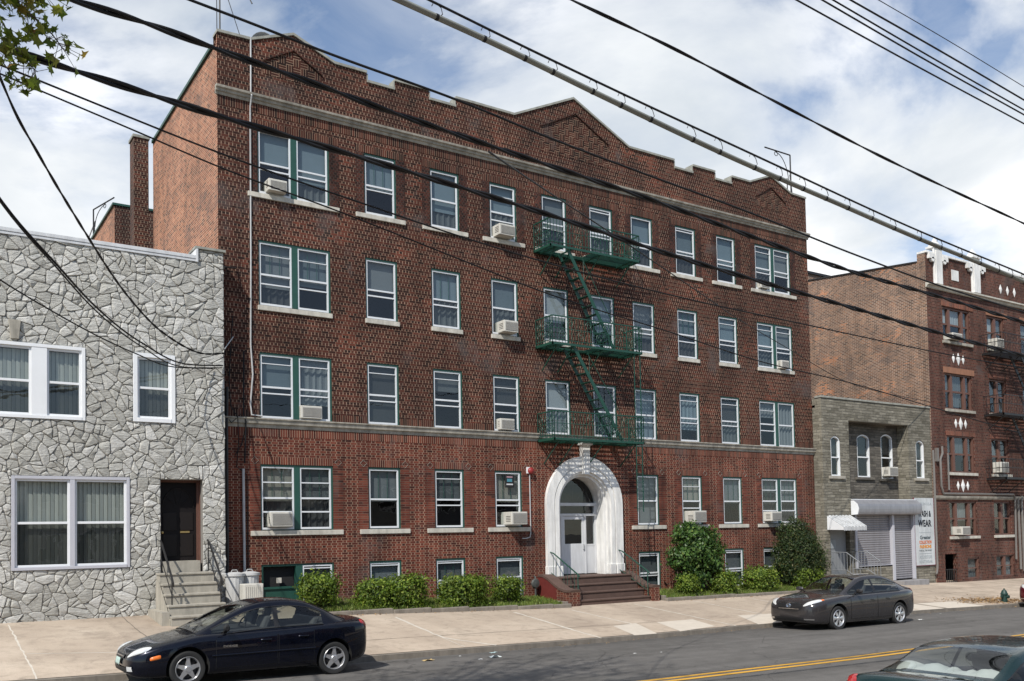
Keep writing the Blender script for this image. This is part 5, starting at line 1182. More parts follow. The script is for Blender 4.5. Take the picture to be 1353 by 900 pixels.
shrub('low_bush', 'thin low bush at the foot of the tall leafy shrub', [((3.45, -1.35, .16), (.40, .32, .34), .2)], 1500, .042, m_hedge, 6, (3.5, -1.35, hz(3.5)), SG, 'shrub', 31)
shrub('low_bush', 'low bush below the window between the leafy shrub and the wide bush', [((5.25, -1.3, .12), (.50, .38, .44), .2)], 2700, .042, m_hedge, 6, (5.3, -1.3, hz(5.3)), SG, 'shrub', 32)
shrub('low_bush', 'widest low rounded bush in the right bed', [((7.15, -1.25, .14), (.76, .45, .52), .25)], 4300, .042, m_hedge, 6, (7.15, -1.25, hz(7.1)), SG, 'shrub', 33)
shrub('low_bush', 'low bush in front of the dark yew behind the charcoal sedan', [((9.75, -1.35, .06), (.68, .40, .48), .2)], 3400, .042, m_hedge, 6, (9.8, -1.35, hz(9.8)), SG, 'shrub', 34)
# beds, their stone edging and the grass
def bed(x0, x1, yf, label):
    xs = [x0+(x1-x0)*i/16 for i in range(17)]; b = MB(); vs = []
    for x in xs: vs += [(x, yf, sw(x, yf)+.06), (x, -.01, sw(x, -.1)+.10)]
    b.mesh(vs, [(2*i, 2*i+2, 2*i+3, 2*i+1) for i in range(16)]); structure(b.build('planting_bed', m_soil, fixn=False))
    b = MB(); rnd = random.Random(int(x0*10)); x = x0
    while x < x1-.05:
        L = min(rnd.uniform(.8, 1.3), x1-x); d = rnd.uniform(-.012, .012); z = min(sw(x, yf), sw(x+L, yf)); b.box(x+.004, x+L-.004, yf-.14+d, yf+.02+d, z-.25, max(sw(x, yf), sw(x+L, yf))+.085+d); x += L
    for k in range(2): xx = x0 if k == 0 else x1-.12; b.box(xx, xx+.12, yf+.03, -.02, sw(xx, -1)-.3, sw(xx, -1)+.10)
    tag(b.build('bed_edging', m_kerb, bevel=.02), label, 'edging')
bed(-10.0, -1.95, -1.75, 'low stone edging round the grass bed left of the steps'); bed(1.95, 11.4, -1.78, 'low stone edging round the grass bed right of the steps')
def grass(x0, x1, yf, n, seed):
    rnd = random.Random(seed); b = MB(); tufts = [(rnd.uniform(x0, x1), rnd.uniform(yf+.05, -.1), rnd.uniform(.6, 1.5)) for k in range(n//14)]
    for k in range(n):
        tx, ty, th = tufts[k % len(tufts)]; x, y = tx+rnd.gauss(0, .09), ty+rnd.gauss(0, .07)
        if not (x0+.06 < x < x1-.06 and yf-.02 < y < -.02): continue
        z = sw(x, y)+.06; h = rnd.uniform(.05, .12)*th; a = rnd.uniform(0, 6.28); w = rnd.uniform(.005, .011); lx, ly = rnd.gauss(0, .4)*h, rnd.gauss(0, .4)*h; c, s = math.cos(a)*w, math.sin(a)*w
        b.mesh([(x-c, y-s, z), (x+c, y+s, z), (x+lx*.45+c*.7, y+ly*.45+s*.7, z+h*.65), (x+lx*.45-c*.7, y+ly*.45-s*.7, z+h*.65), (x+lx*1.1, y+ly*1.1, z+h)], [(0, 1, 2, 3), (3, 2, 4)])
    o = b.build('grass', m_grass, fixn=False); o['kind'] = 'stuff'
grass(-9.9, -2.0, -1.72, 17000, 3); grass(2.05, 11.3, -1.75, 15000, 4)
# dry leaves and dirt along the edges
def leaves_litter(name, pts, n, size, spread, seed):
    rnd = random.Random(seed); b = MB()
    for k in range(n):
        p = pts[k % len(pts)]; x, y = p[0]+rnd.gauss(0, spread[0]), p[1]+rnd.gauss(0, spread[1]); zz = (sw(x, y) if y > KY else road(x, y))+.012
        leaf_quad(b, (x, y, zz+rnd.uniform(0, .012)), size, rnd, (0, 0, 2.5), .2)
    o = b.build(name, m_straw, fixn=False); o['kind'] = 'stuff'
leaves_litter('dry_leaves', [(14.6, -5.6), (15.4, -5.3), (16.0, -5.8), (14.0, -5.2)], 900, .045, (.7, .35), 5)
leaves_litter('dry_leaves', [(-9.2, -1.98), (-8.6, -1.98), (-6.5, -1.98), (-5.0, -2.0), (-3.2, -2.0), (2.5, -2.0), (4.5, -2.05), (6.0, -2.05), (8.0, -2.05)], 130, .03, (.45, .05), 6)
leaves_litter('gutter_dirt', [(-7+1.1*k, KY-.22) for k in range(26)], 420, .018, (.6, .09), 7)
# street tree at the near kerb: only its lowest branch hangs into the picture
tr = T('street_tree', 'maple whose leafy branch tips hang into the upper left corner', 'tree', (-22.3, -18.7, -.2)); rt = random.Random(8)
b = MB(); b.tube([(-22.3, -18.7, -.4), (-22.25, -18.7, 2), (-22.4, -18.65, 4.5), (-22.2, -18.6, 7.0), (-21.9, -18.6, 10)], [.28, .22, .19, .15, .08], 9); b.build('trunk', m_bark, tr, smooth=True)
lf = MB(); br = MB()
def maple_leaf(p, s, rnd, down=True):
    n = Vector((rnd.gauss(0, .8), rnd.gauss(0, .8), rnd.gauss(.5, .6))).normalized(); a = n.cross(Vector((rnd.gauss(0, 1), rnd.gauss(0, 1), rnd.gauss(0, .4)))).normalized(); c = n.cross(a); p = Vector(p)
    prof = [(0, -.55), (.16, -.18), (.62, -.38), (.42, .0), (.95, .25), (.45, .35), (.28, .55), (0, 1.05)]; pts = prof+[(-x, y) for x, y in prof[-2:0:-1]]
    lf.mesh([p+a*(x*s)+c*(y*s)+n*(abs(x)*s*.3) for x, y in pts]+[p], [(i, (i+1) % len(pts), len(pts)) for i in range(len(pts))])
def branch(pts, r, leaves, s=.062, spread=.13):
    br.tube(pts, [r*(1-.75*i/(len(pts)-1)) for i in range(len(pts))], 5)
    for k in range(leaves):
        t = rt.uniform(.25, 1)*(len(pts)-1); i = min(int(t), len(pts)-2); p = Vector(pts[i]).lerp(Vector(pts[i+1]), t-i); q = p+Vector((rt.gauss(0, spread), rt.gauss(0, spread), rt.gauss(-.04, spread*.8))); br.tube([p, q], .0025, 3); maple_leaf(q, s*rt.uniform(.7, 1.3), rt)
br.tube([(-22.3, -18.65, 5.2), (-21, -18.0, 6.4), (-19.6, -17.2, 6.7), (-18.6, -16.8, 6.5)], [.10, .07, .045, .02], 6)
branch([(-18.9, -16.9, 6.71), (-18.5, -16.7, 6.31), (-18.22, -16.6, 6.01), (-17.98, -16.6, 5.83), (-17.90, -16.6, 5.73)], .012, 58, .058, .07)
branch([(-19.0, -17.0, 6.61), (-18.6, -16.7, 6.21), (-18.36, -16.6, 5.91), (-18.25, -16.6, 5.71), (-18.14, -16.6, 5.56), (-18.08, -16.6, 5.51)], .012, 64, .058, .07)
branch([(-19.0, -17.0, 6.51), (-18.7, -16.8, 5.91), (-18.42, -16.7, 5.61), (-18.27, -16.6, 5.47), (-18.2, -16.6, 5.41)], .010, 26, .052, .06)
branch([(-18.8, -16.8, 6.61), (-18.3, -16.6, 6.26), (-18.1, -16.5, 6.21), (-17.95, -16.5, 6.17)], .010, 50, .055, .08)
branch([(-18.9, -16.8, 6.61), (-18.5, -16.6, 6.21), (-18.3, -16.6, 6.09), (-18.15, -16.6, 6.06)], .010, 70, .056, .09)
for k in range(46):            # the crown above, outside the frame; it throws the dappled shade on the street
    a = rt.uniform(0, 6.28); rr = rt.uniform(.4, 3.2); tip = Vector((-19.3+rr*math.cos(a), -16.9+rr*math.sin(a)*.9, rt.uniform(9.2, 13.0))); m0 = Vector((-21.9, -18.5, tip.z-rt.uniform(1.5, 3))); branch([m0, m0.lerp(tip, .5)+Vector((0, 0, .4)), tip], .05, 46, .085, .42)
lf.build('foliage', m_maple, tr, fixn=False); br.build('branch', m_bark, tr)
# ------------------------------------------------------------------ wires
def smooth_path(pts, sub=6):
    P = [Vector(p) for p in pts]; n = len(P); h = [max(1e-6, (P[i+1]-P[i]).length) for i in range(n-1)]; sl = [(P[i+1]-P[i])/h[i] for i in range(n-1)]; m = [sl[0]]
    for i in range(1, n-1): m.append((sl[i-1]*h[i]+sl[i]*h[i-1])/(h[i-1]+h[i]))
    m.append(sl[-1]); out = []
    for i in range(n-1):
        for k in range(sub):
            t = k/sub; out.append(P[i]*((1+2*t)*(1-t)**2)+m[i]*(h[i]*t*(1-t)**2)+P[i+1]*(t*t*(3-2*t))+m[i+1]*(h[i]*t*t*(t-1)))
    out.append(P[-1]); return out
def dense(pts, step=.5):
    P = smooth_path(pts, 8); out = [P[0]]
    for i in range(len(P)-1):
        n = max(1, int((P[i+1]-P[i]).length/step))
        for k in range(1, n+1): out.append(P[i].lerp(P[i+1], k/n))
    return out
def cable(pts, r, label, twist=0, mat=None, group='overhead street wires'):
    P = smooth_path(pts, 8) if not twist else dense(pts, .1); b = MB()
    if not twist: b.tube(P, r, 7)
    else:
        for s in range(twist):
            Q = []; d = 0
            for i, p in enumerate(P):
                if i: d += (p-P[i-1]).length
                a = d*5.2+s*2*math.pi/twist; Q.append(p+Vector((0, math.cos(a), math.sin(a)))*r*.62)
            b.tube(Q, r*.62, 6)
    return tag(b.build('overhead_wire', mat or m_wire, smooth=True), label, 'wire', group)
def at(y, xz): return [(x, y, z) for x, z in xz]
W1 = at(-16, [(-25.74, 6.76), (-17.75, 6.47), (-17.21, 6.45), (-16.56, 6.39), (-15.61, 6.31), (-14.99, 6.25), (-13.92, 6.17), (-12.55, 6.08), (-11.48, 6.01), (-10.04, 5.88), (-7.56, 5.68), (-5.54, 5.6), (-2.71, 5.47), (11.27, 4.81)])
cable(W1, .027, 'thick black bundled cable from the top edge that crosses the top floor windows', 2)
W2 = at(-16.3, [(-26.28, 6.46), (-18.31, 5.78), (-17.39, 5.7), (-16.65, 5.64), (-15.62, 5.58), (-14.11, 5.48), (-12.6, 5.36), (-11.67, 5.27), (-9.84, 5.14), (-8.0, 5.03), (-5.72, 4.89), (-3.35, 4.77), (10.63, 4.08)])
o = cable(W2, .027, 'thickest black cable, entering at the left edge through the leaves and passing the fire escape', 2)
cable(at(-16, [(-24.76, 7.49), (-16.79, 6.77), (-16.44, 6.74), (-15.48, 6.65), (-14.04, 6.55), (-12.88, 6.42), (-11.47, 6.3), (-9.65, 6.16), (-7.55, 5.95), (-5.58, 5.79), (-2.7, 5.65), (11.28, 4.96)]), .013, 'slim black wire that runs across the parapet of the brick block')
P4 = at(-19, [(-24.21, 6.28), (-16.26, 5.42), (-15.52, 5.34), (-14.55, 5.21), (-13.35, 5.06), (-11.69, 4.9), (-10.75, 4.81), (-9.32, 4.7), (-8.61, 4.64), (5.35, 3.53)])
P4m = at(-19, [(-24.4, 6.55), (-16.04, 5.49), (-15.36, 5.4), (-14.54, 5.30), (-12.9, 5.12), (-10.75, 4.89), (-8.6, 4.72), (5.35, 3.6)])
ct = T('lashed_conduit', 'pale sleeved aerial conduit hung by hooks from a thin messenger wire', 'conduit', (-14, -19, 5.2))
b = MB(); b.tube(dense(P4), .0205, 9); b.build('conduit', m_cond, ct, smooth=True); MB().tube(dense(P4m), .0085, 6).build('messenger_wire', m_wire, ct)
D4 = dense(P4, .09); DM = dense(P4m, .03); rnd = random.Random(3); acc = 0; nxt = .3
for i in range(1, len(D4)-1):
    acc += (D4[i]-D4[i-1]).length
    if acc > nxt and -17.3 < D4[i].x < -5:
        nxt = acc+rnd.uniform(.22, .36); p = D4[i]; b = MB(); q = min(DM, key=lambda v: abs(v.x-p.x+.02)); d = (D4[i+1]-D4[i]).normalized()
        b.tube([q+Vector((-.02, 0, -.03)), q+Vector((-.004, 0, .004)), q.lerp(p, .35)+Vector((.045, 0, .012)), q.lerp(p, .75)+Vector((.05, 0, .01)), p+Vector((.02, 0, .0))], .0035, 4); b.tube([p-d*.009, p+d*.012], .0225, 9); b.build('hook', m_wire, ct)
cable(at(-19.6, [(-23.28, 6.03), (-15.31, 5.41), (-14.49, 5.35), (-13.57, 5.25), (-12.09, 5.09), (-9.75, 4.91), (4.2, 3.84)]), .0095, 'twisted service cable alone in the sky right of the conduit', 2)
cable(at(-20, [(-21.57, 6.23), (-13.58, 5.75), (-12.24, 5.67), (-10.48, 5.58), (3.5, 4.88)]), .0065, 'lowest of the four close wires at the top right')
cable(at(-20.4, [(-21.8, 6.05), (-13.82, 5.47), (-12.69, 5.39), (-11.28, 5.31), (2.7, 4.47)]), .006, 'second lowest of the four close wires at the top right')
cable(at(-20.3, [(-21.56, 6.14), (-13.58, 5.6), (-12.42, 5.52), (-11.07, 5.44), (2.9, 4.61)]), .006, 'third from below of the four close wires at the top right')
cable(at(-20.7, [(-21.93, 5.73), (-13.94, 5.28), (-12.99, 5.23), (-11.87, 5.16), (2.1, 4.34)]), .006, 'topmost of the four close wires at the top right')
cable(at(-21, [(-22.11, 5.49), (-14.12, 5.08), (-13.36, 5.04), (-12.47, 4.98), (1.5, 4.09)]), .0025, 'hair thin wire in the extreme top right corner')
cable(at(-15.6, [(-26.18, 7.06), (-18.2, 5.955), (-17.37, 5.79), (-16.48, 5.62), (-14.81, 5.38), (-13.89, 5.26), (-12.72, 5.14), (-10.76, 5.01), (-8.1, 4.92), (-4.46, 4.82), (-1.99, 4.79), (12.01, 4.62)]), .009, 'upper of two slim wires below the thick cable at the left, running past the chimney')
cable(at(-15.4, [(-26.03, 7.76), (-18.23, 5.98), (-17.12, 5.73), (-16.43, 5.57), (-15.17, 5.35), (-13.78, 5.08), (-12.59, 4.85), (-10.58, 4.59), (-8.81, 4.35), (-6.82, 4.2), (-4.67, 3.96), (9.24, 2.4)]), .008, 'lower of two slim wires below the thick cable at the left, running past the chimney')
cable([(-13.67, -16.0, 6.08), (-11.35, -13.79, 6.86), (-7.95, -11.57, 7.28), (-3.41, -9.36, 7.25), (-.17, -7.14, 7.7), (4.56, -4.93, 7.74), (10.62, -2.71, 7.44), (19.68, -.42, 7.57)], .012, 'service wire leaving the thick cable and dropping towards the grey shop')
cable([(-20.2, -15.4, 10.9), (-18.23, -12.37, 7.9), (-17.97, -11.99, 7.5), (-17.79, -11.7, 7.25), (-17.47, -11.13, 7.0), (-16.71, -9.41, 6.7), (-15.32, -6.1, 6.45), (-14.26, -3.92, 6.4), (-12.96, -1.94, 6.45), (-12.03, -0.62, 6.77)], .022, 'steep twisted service drop in front of the stone house, right of the others', 2, group='service drops to the stone house')
cable([(-21.0, -15.3, 9.1), (-18.12, -10.55, 6.9), (-17.76, -9.96, 6.65), (-16.87, -8.28, 6.35), (-15.96, -6.19, 6.25), (-14.64, -3.65, 6.2), (-13.25, -1.63, 6.22), (-12.07, -0.62, 6.45)], .018, 'middle service drop in front of the stone house, upper of a close pair', group='service drops to the stone house')
cable([(-21.0, -15.3, 9.05), (-18.11, -10.49, 6.88), (-17.76, -9.95, 6.62), (-16.89, -8.28, 6.32), (-15.98, -6.13, 6.22), (-14.64, -3.52, 6.16), (-13.24, -1.43, 6.18), (-12.09, -0.62, 6.39)], .014, 'middle service drop in front of the stone house, lower of a close pair', group='service drops to the stone house')
cable([(-20.8, -10.4, 7.4), (-17.92, -7.19, 6.5), (-17.56, -6.79, 6.4), (-16.59, -5.6, 6.22), (-15.35, -3.79, 6.15), (-14.61, -2.75, 6.15), (-13.42, -1.22, 6.2), (-12.32, -0.62, 6.35)], .014, 'lowest shallow service drop in front of the stone house', group='service drops to the stone house')
# fire hydrant
hx, hy = 15.15, -5.85; h0 = sw(hx, hy)-.10; hyd = T('fire_hydrant', 'dark green fire hydrant near the kerb on the right', 'hydrant', (hx, hy, h0)); m_hyd = plain('hydrant_green', (.012, .042, .034), .5, var=.35, bump=.15)
b = MB(); b.lathe([(.15, 0), (.15, .05), (.105, .06), (.10, .36), (.13, .37), (.13, .41), (.11, .43), (.09, .50), (.05, .55), (.0, .56)], (hx, hy, h0), 18); b.build('barrel', m_hyd, hyd, smooth=True)
b = MB(); b.lathe([(.06, -.18), (.065, -.14), (.05, -.13), (.05, .0)], (hx, hy, h0+.30), 12, 'y'); b.lathe([(.05, -.19), (.05, -.15), (.04, -.14), (.04, .14), (.05, .15), (.05, .19)], (hx, hy, h0+.32), 12, 'x'); b.build('nozzle', m_hyd, hyd, smooth=True); MB().lathe([(.025, .55), (.025, .60)], (hx, hy, h0), 5).build('operating_nut', m_hyd, hyd)
# litter in the street
def scrap(x, y, s, c, label, seed, name='paper_scrap'):
    rnd = random.Random(seed); b = MB(); n = 5; vs = []; z = (road(x, y) if y < KY else sw(x, y))+.006
    for i in range(n):
        for j in range(n): vs.append((x+(i-2)*s*.5+rnd.uniform(-.1, .1)*s, y+(j-2)*s*.32+rnd.uniform(-.1, .1)*s, z+abs(rnd.gauss(0, .25))*s*.5))
    b.mesh(vs, [(i*n+j, (i+1)*n+j, (i+1)*n+j+1, i*n+j+1) for i in range(n-1) for j in range(n-1)]); m = plain('scrap_'+str(seed), c, .8, var=.15); tag(b.build(name, m), label, 'litter', 'litter in the gutter')
scrap(-7.8, -6.62, .085, (.42, .55, .55), 'crumpled bluish paper in the gutter', 1); scrap(-8.3, -7.45, .13, (.62, .66, .64), 'flat whitish paper lying on the road', 2); scrap(-8.75, -7.6, .045, (.7, .7, .68), 'tiny white scrap beside the flat paper', 3)
scrap(-9.7, -7.05, .12, (.50, .36, .16), 'yellowish leaf shaped wrapper on the road behind the navy sedan', 4); scrap(-8.75, -6.75, .03, (.7, .7, .68), 'tiny pale scrap close to the gutter', 5); scrap(6.6, -7.9, .10, (.7, .7, .68), 'crumpled white paper behind the charcoal sedan', 6)
for i, (x, y, lb) in enumerate([(-5.6, -8.9, 'white speck of litter on the asphalt near the road centre'), (-5.0, -9.1, 'second white speck of litter nearest the road centre'), (9.3, -6.9, 'pale scrap in the gutter right of the charcoal sedan')]): scrap(x, y, .035, (.68, .68, .66), lb, 10+i)

# unseen houses added behind the camera, only to be reflected in panes and paint
def far_house(x0, x1, y, hgt, col, roofc, label):
    g = near((x0+x1)/2, -30); t = T('gabled_house', label, 'house', ((x0+x1)/2, y, g), 'houses across the street'); d = 9.0; wall = plain('house_siding', col, .8, var=.15); b = MB(); xm = (x0+x1)/2
    b.box(x0, x1, y-d, y, g-1, g+hgt); b.prism([(x0, g+hgt), (x1, g+hgt), (xm, g+hgt+2.4)], y-d, y); b.build('wall', wall, t)
    b = MB(); b.mesh([(x0-.3, y+.3, g+hgt-.2), (xm, y+.3, g+hgt+2.5), (xm, y-d-.3, g+hgt+2.5), (x0-.3, y-d-.3, g+hgt-.2), (x1+.3, y+.3, g+hgt-.2), (x1+.3, y-d-.3, g+hgt-.2)], [(0, 1, 2, 3), (1, 4, 5, 2)]); b.build('roof', plain('house_roof', roofc, .9, var=.2), t)
    for zz in (1.2, 4.2):
        for k in (-1, 0, 1):
            x = xm+k*(x1-x0)*.3; f = MB().box(x-.5, x+.5, y+.005, y+.05, g+zz, g+zz+1.6).build('window', m_vinyl, t); MB().box(x-.42, x+.42, y+.051, y+.055, g+zz+.08, g+zz+1.52).build('pane', m_dark, f)
for a in ((-31, -24.5, -31, 6.2, (.32, .30, .25), (.06, .055, .05), 'tan gabled house across the street, furthest left'), (-22.5, -15.5, -32, 6.6, (.15, .17, .16), (.05, .05, .055), 'green grey gabled house directly across from the stone house'), (-13.5, -7.5, -31.5, 6.0, (.40, .40, .38), (.07, .06, .06), 'pale gabled house across from the brick block'),
          (-5.5, 1, -32, 6.6, (.22, .12, .09), (.06, .05, .05), 'brown gabled house across from the arched entrance'), (3, 9.5, -31.5, 6.2, (.30, .29, .26), (.05, .05, .05), 'beige gabled house across the street, second from the right'), (11.5, 19, -32, 6.8, (.18, .18, .2), (.06, .055, .05), 'slate grey gabled house across the street, furthest right')): far_house(*a)
# ------------------------------------------------------------------ cars
def pchip(pts):
    x = np.array([p[0] for p in pts], float); y = np.array([p[1] for p in pts], float); h = np.diff(x); d = np.diff(y)/h; m = np.zeros_like(x)
    for i in range(1, len(x)-1):
        if d[i-1]*d[i] > 0: w1, w2 = 2*h[i]+h[i-1], h[i]+2*h[i-1]; m[i] = (w1+w2)/(w1/d[i-1]+w2/d[i])
    m[0], m[-1] = d[0], d[-1]
    def f(t):
        t = min(max(t, x[0]), x[-1]); i = min(max(int(np.searchsorted(x, t))-1, 0), len(h)-1); s = (t-x[i])/h[i]
        return float((1+2*s)*(1-s)**2*y[i]+s*(1-s)**2*h[i]*m[i]+s*s*(3-2*s)*y[i+1]+s*s*(s-1)*h[i]*m[i+1])
    return f
m_tyre = plain('tyre_rubber', (.018, .018, .018), .85, var=.25, scale=8, local=True)
m_rim = plain('alloy_silver', (.55, .55, .56), .3, .75, var=.1, local=True); m_hubcap = plain('hubcap_silver', (.62, .62, .63), .28, .7, var=.1, local=True)
m_well = plain('wheel_well', (.008, .008, .008), .95); m_trim = plain('black_trim', (.012, .012, .013), .5, local=True)
m_inter = plain('car_interior', (.05, .05, .055), .85, var=.3, local=True); m_seat = plain('seat_cloth', (.10, .10, .105), .9, var=.2, local=True)
m_lamp = plain('headlamp_lens', (.80, .81, .80), .10, .35, coat=1, local=True); m_amber = plain('amber_lens', (.75, .17, .02), .2, coat=1, local=True); m_redl = plain('red_lens', (.32, .012, .012), .18, coat=1, local=True)
m_chrome = plain('chrome', (.72, .72, .73), .12, 1.0, var=.05, local=True)
class Car:
    def __init__(s, sp):
        s.sp = sp; s.L = sp['L']
        for k in ('zb', 'zt', 'zs', 'hw', 'zr', 'yr'): setattr(s, k, pchip(sp[k]))
        s.cache = {}
    def ctrl(s, x):
        zb, zt, zs, w = s.zb(x), s.zt(x), s.zs(x), s.hw(x); zs = max(zs, zb+.04); k = min(1, (zs-zb)/.5); q = min(1, w/.75)
        return [(0, zb), (.75*w, zb), (w-.06*q, zb+.03*k), (w-.008, zb+.16*k), (w, zb+.5*(zs-zb)), (w-.012*q, zs-.10*k), (w-.05*q, zs-.015*k), (w-.15*q, zs+(zt-zs)*.5), (.55*w, zs+(zt-zs)*.88), (0, zt)]
    def ring(s, x, sub=4):
        key = round(x, 5)
        if key in s.cache: return s.cache[key]
        c = s.ctrl(x); P = [np.array(p) for p in c]; out = []
        for i in range(len(P)-1):
            p1, p2 = P[i], P[i+1]; p0 = P[i-1] if i else np.array([-P[1][0], P[1][1]]); p3 = P[i+2] if i+2 < len(P) else np.array([-P[-2][0], P[-2][1]])
            for k in range(sub):
                t = k/sub; out.append(.5*((2*p1)+(p2-p0)*t+(2*p0-5*p1+4*p2-p3)*t*t+(3*p1-p0-3*p2+p3)*t**3))
        out.append(P[-1]); s.cache[key] = out; return out
    def side_y(s, x, z):
        r = s.ring(x)[4:33]; zz = [p[1] for p in r]; yy = [p[0] for p in r]
        zz = np.maximum.accumulate(zz); return float(np.interp(z, zz, yy))
    def surf(s, x, t):
        r = s.ring(x); f = t*(len(r)-1); i = min(int(f), len(r)-2); a = f-i; p = r[i]*(1-a)+r[i+1]*a; return Vector((x, p[0], p[1]))
    def nrm(s, x, t):
        e = .012; x0, x1 = max(0, x-e), min(s.L, x+e); a = s.surf(x1, t)-s.surf(x0, t); b = s.surf(x, min(1, t+.01))-s.surf(x, max(0, t-.01)); n = a.cross(b); n.normalize()
        if n.y < 0 and abs(n.y) > .3: n = -n
        elif abs(n.y) <= .3 and n.z < 0: n = -n
        return n
    def x_front(s, y, z, rear=False):
        for k in range(0, 160):
            d = k*.005; x = s.L-d if rear else d
            if s.zb(x) <= z and abs(y) <= s.side_y(x, z) and z <= np.interp(abs(y), [p[0] for p in s.ring(x)[:23:-1]], [p[1] for p in s.ring(x)[:23:-1]]): return x
        return .3 if not rear else s.L-.3
    def mirror(s, vs): return [Vector((v[0], -v[1], v[2])) for v in vs]
    def build(s, name, label, cat, loc, rot, paint, wheel, group=None):
        sp = s.sp; t = T(name, label, cat, loc, group); t.rotation_euler = rot; s.t = t; L = s.L
        cab = sp['cab']
        base = [0, .006, .015, .03, .05, .08, .11, .15, .2, .26]; xs = base+[.26+(L-.52)*i/62 for i in range(1, 62)]+[L-b for b in reversed(base)]
        # lower body
        b = MB(); n = len(s.ring(0)); vs = []
        for x in xs:
            r = s.ring(x); vs += [(x, p[0], p[1]) for p in r]+[(x, -p[0], p[1]) for p in r[-2:0:-1]]
        m = 2*n-2; fs = []; mi = []
        for i in range(len(xs)-1):
            xm = (xs[i]+xs[i+1])/2
            for j in range(m):
                fs.append((i*m+j, i*m+(j+1) % m, (i+1)*m+(j+1) % m, (i+1)*m+j)); jj = j if j < n-1 else m-1-j
                mi.append(2 if jj >= 28 and cab['w0']+.12 < xm < cab['r1']-.12 else 0)
        fs.append(tuple(range(m))); mi.append(0); e = (len(xs)-1)*m; fs.append(tuple(e+j for j in range(m-1, -1, -1))); mi.append(0)
        b.v = [tuple(v) for v in vs]; b.f = fs; b.mi = mi; body = b.build('body', [paint, m_well, m_inter], None, smooth=True, angle=50)
        ra = sp['wr']+.055
        cb = MB()
        for ax in sp['axles']:
            for sg in (-1, 1):
                y0 = s.hw(ax)-.30; ring = [(ax+ra*math.cos(a), sp['wr']+.012+ra*1.02*math.sin(a)) for a in [2*math.pi*k/32 for k in range(32)]]
                cb.prism(ring, sg*y0, sg*(s.hw(ax)+.3), mi=1)
        cut = cb.build('cut', [paint, m_well, m_inter], None)
        md = body.modifiers.new('b', 'BOOLEAN'); md.operation = 'DIFFERENCE'; md.object = cut; md.solver = 'EXACT'
        dg = bpy.context.evaluated_depsgraph_get(); me = bpy.data.meshes.new_from_object(body.evaluated_get(dg)); body.modifiers.clear(); body.data = me; bpy.data.objects.remove(cut)
        me.set_sharp_from_angle(angle=R(45)); body.parent = t
        if hasattr(s, 'extra_body'): s.extra_body(body)
        # greenhouse
        cx = sorted({round(v, 4) for v in [cab['w0'], cab['w0']+.035, cab['w1']-.02, cab['w1']+.03, cab['r0'], cab['r0']+.05, cab['r1']-.05, cab['r1'], cab['s0'], cab['s1'], cab['b']-.045, cab['b']+.045]+[cab['w0']+(cab['r1']-cab['w0'])*i/46 for i in range(47)] if cab['w0'] <= v <= cab['r1']})
        NS, NE, NTOP = 8, 2, 6
        def gring(x):
            w, zs, zr, yr = s.hw(x), s.zs(x), s.zr(x), s.yr(x); q0 = np.array([w-.065, zs-.03]); q1 = np.array([min(yr, w-.075), max(zr-.05, zs-.028)]); q2 = np.array([q1[0]-.075, max(zr-.008, zs-.02)]); q3 = np.array([0, max(zr+.018, zs)])
            out = [q0*(1-k/NS)+q1*(k/NS)+np.array([.018*math.sin(math.pi*k/NS)*min(1, (q1[1]-q0[1])/.3), 0]) for k in range(NS)]
            for k in range(NE): a = k/NE; out.append((1-a)**2*q1+2*a*(1-a)*(q1*.45+q2*.55+np.array([.012, .014]))+a*a*q2)
            for k in range(NTOP+1): a = k/NTOP; out.append(np.array([q2[0]*(1-a), q2[1]+(q3[1]-q2[1])*(1-(1-a)**2)]))
            return out
        gr = [gring(x) for x in cx]; n = len(gr[0]); parts = {'roof': MB(), 'windshield': MB(), 'rear_window': MB(), 'side_window': MB(), 'trim': MB()}; split = {}
        for sg in (1, -1):
            for i in range(len(cx)-1):
                xm = (cx[i]+cx[i+1])/2
                for j in range(n-1):
                    q = [(cx[i], sg*gr[i][j][0], gr[i][j][1]), (cx[i+1], sg*gr[i+1][j][0], gr[i+1][j][1]), (cx[i+1], sg*gr[i+1][j+1][0], gr[i+1][j+1][1]), (cx[i], sg*gr[i][j+1][0], gr[i][j+1][1])]
                    if sg > 0: q = q[::-1]
                    tgt = 'roof'
                    if j >= NS+NE:
                        if cab['w0']+.035 < xm < cab['w1']-.02: tgt = 'windshield'
                        elif cab['r0']+.05 < xm < cab['r1']-.05: tgt = 'rear_window'
                    elif 1 <= j <= NS-2:
                        if cab['s0'] < xm < cab['s1']: tgt = 'side_window' if abs(xm-cab['b']) > .045 else 'trim'
                    if tgt == 'side_window': key = (sg, xm < cab['b']); split.setdefault(key, MB()).face(q)
                    else: parts[tgt].face(q)
        def weld(o):
            bm = bmesh.new(); bm.from_mesh(o.data); bmesh.ops.remove_doubles(bm, verts=bm.verts, dist=.0008); bmesh.ops.dissolve_degenerate(bm, dist=.0005, edges=bm.edges); bm.to_mesh(o.data); bm.free(); o.data.polygons.foreach_set('use_smooth', [True]*len(o.data.polygons)); o.data.set_sharp_from_angle(angle=R(55)); o.parent = t
        for k in ('roof', 'windshield', 'rear_window', 'trim'):
            o = parts[k].build('window_post' if k == 'trim' else k, paint if k == 'roof' else (m_trim if k == 'trim' else m_carglass), None, fixn=False); weld(o)
        for mb in split.values(): weld(mb.build('side_window', m_carglass, None, fixn=False))
        # black seals round the side glass
        b = MB()
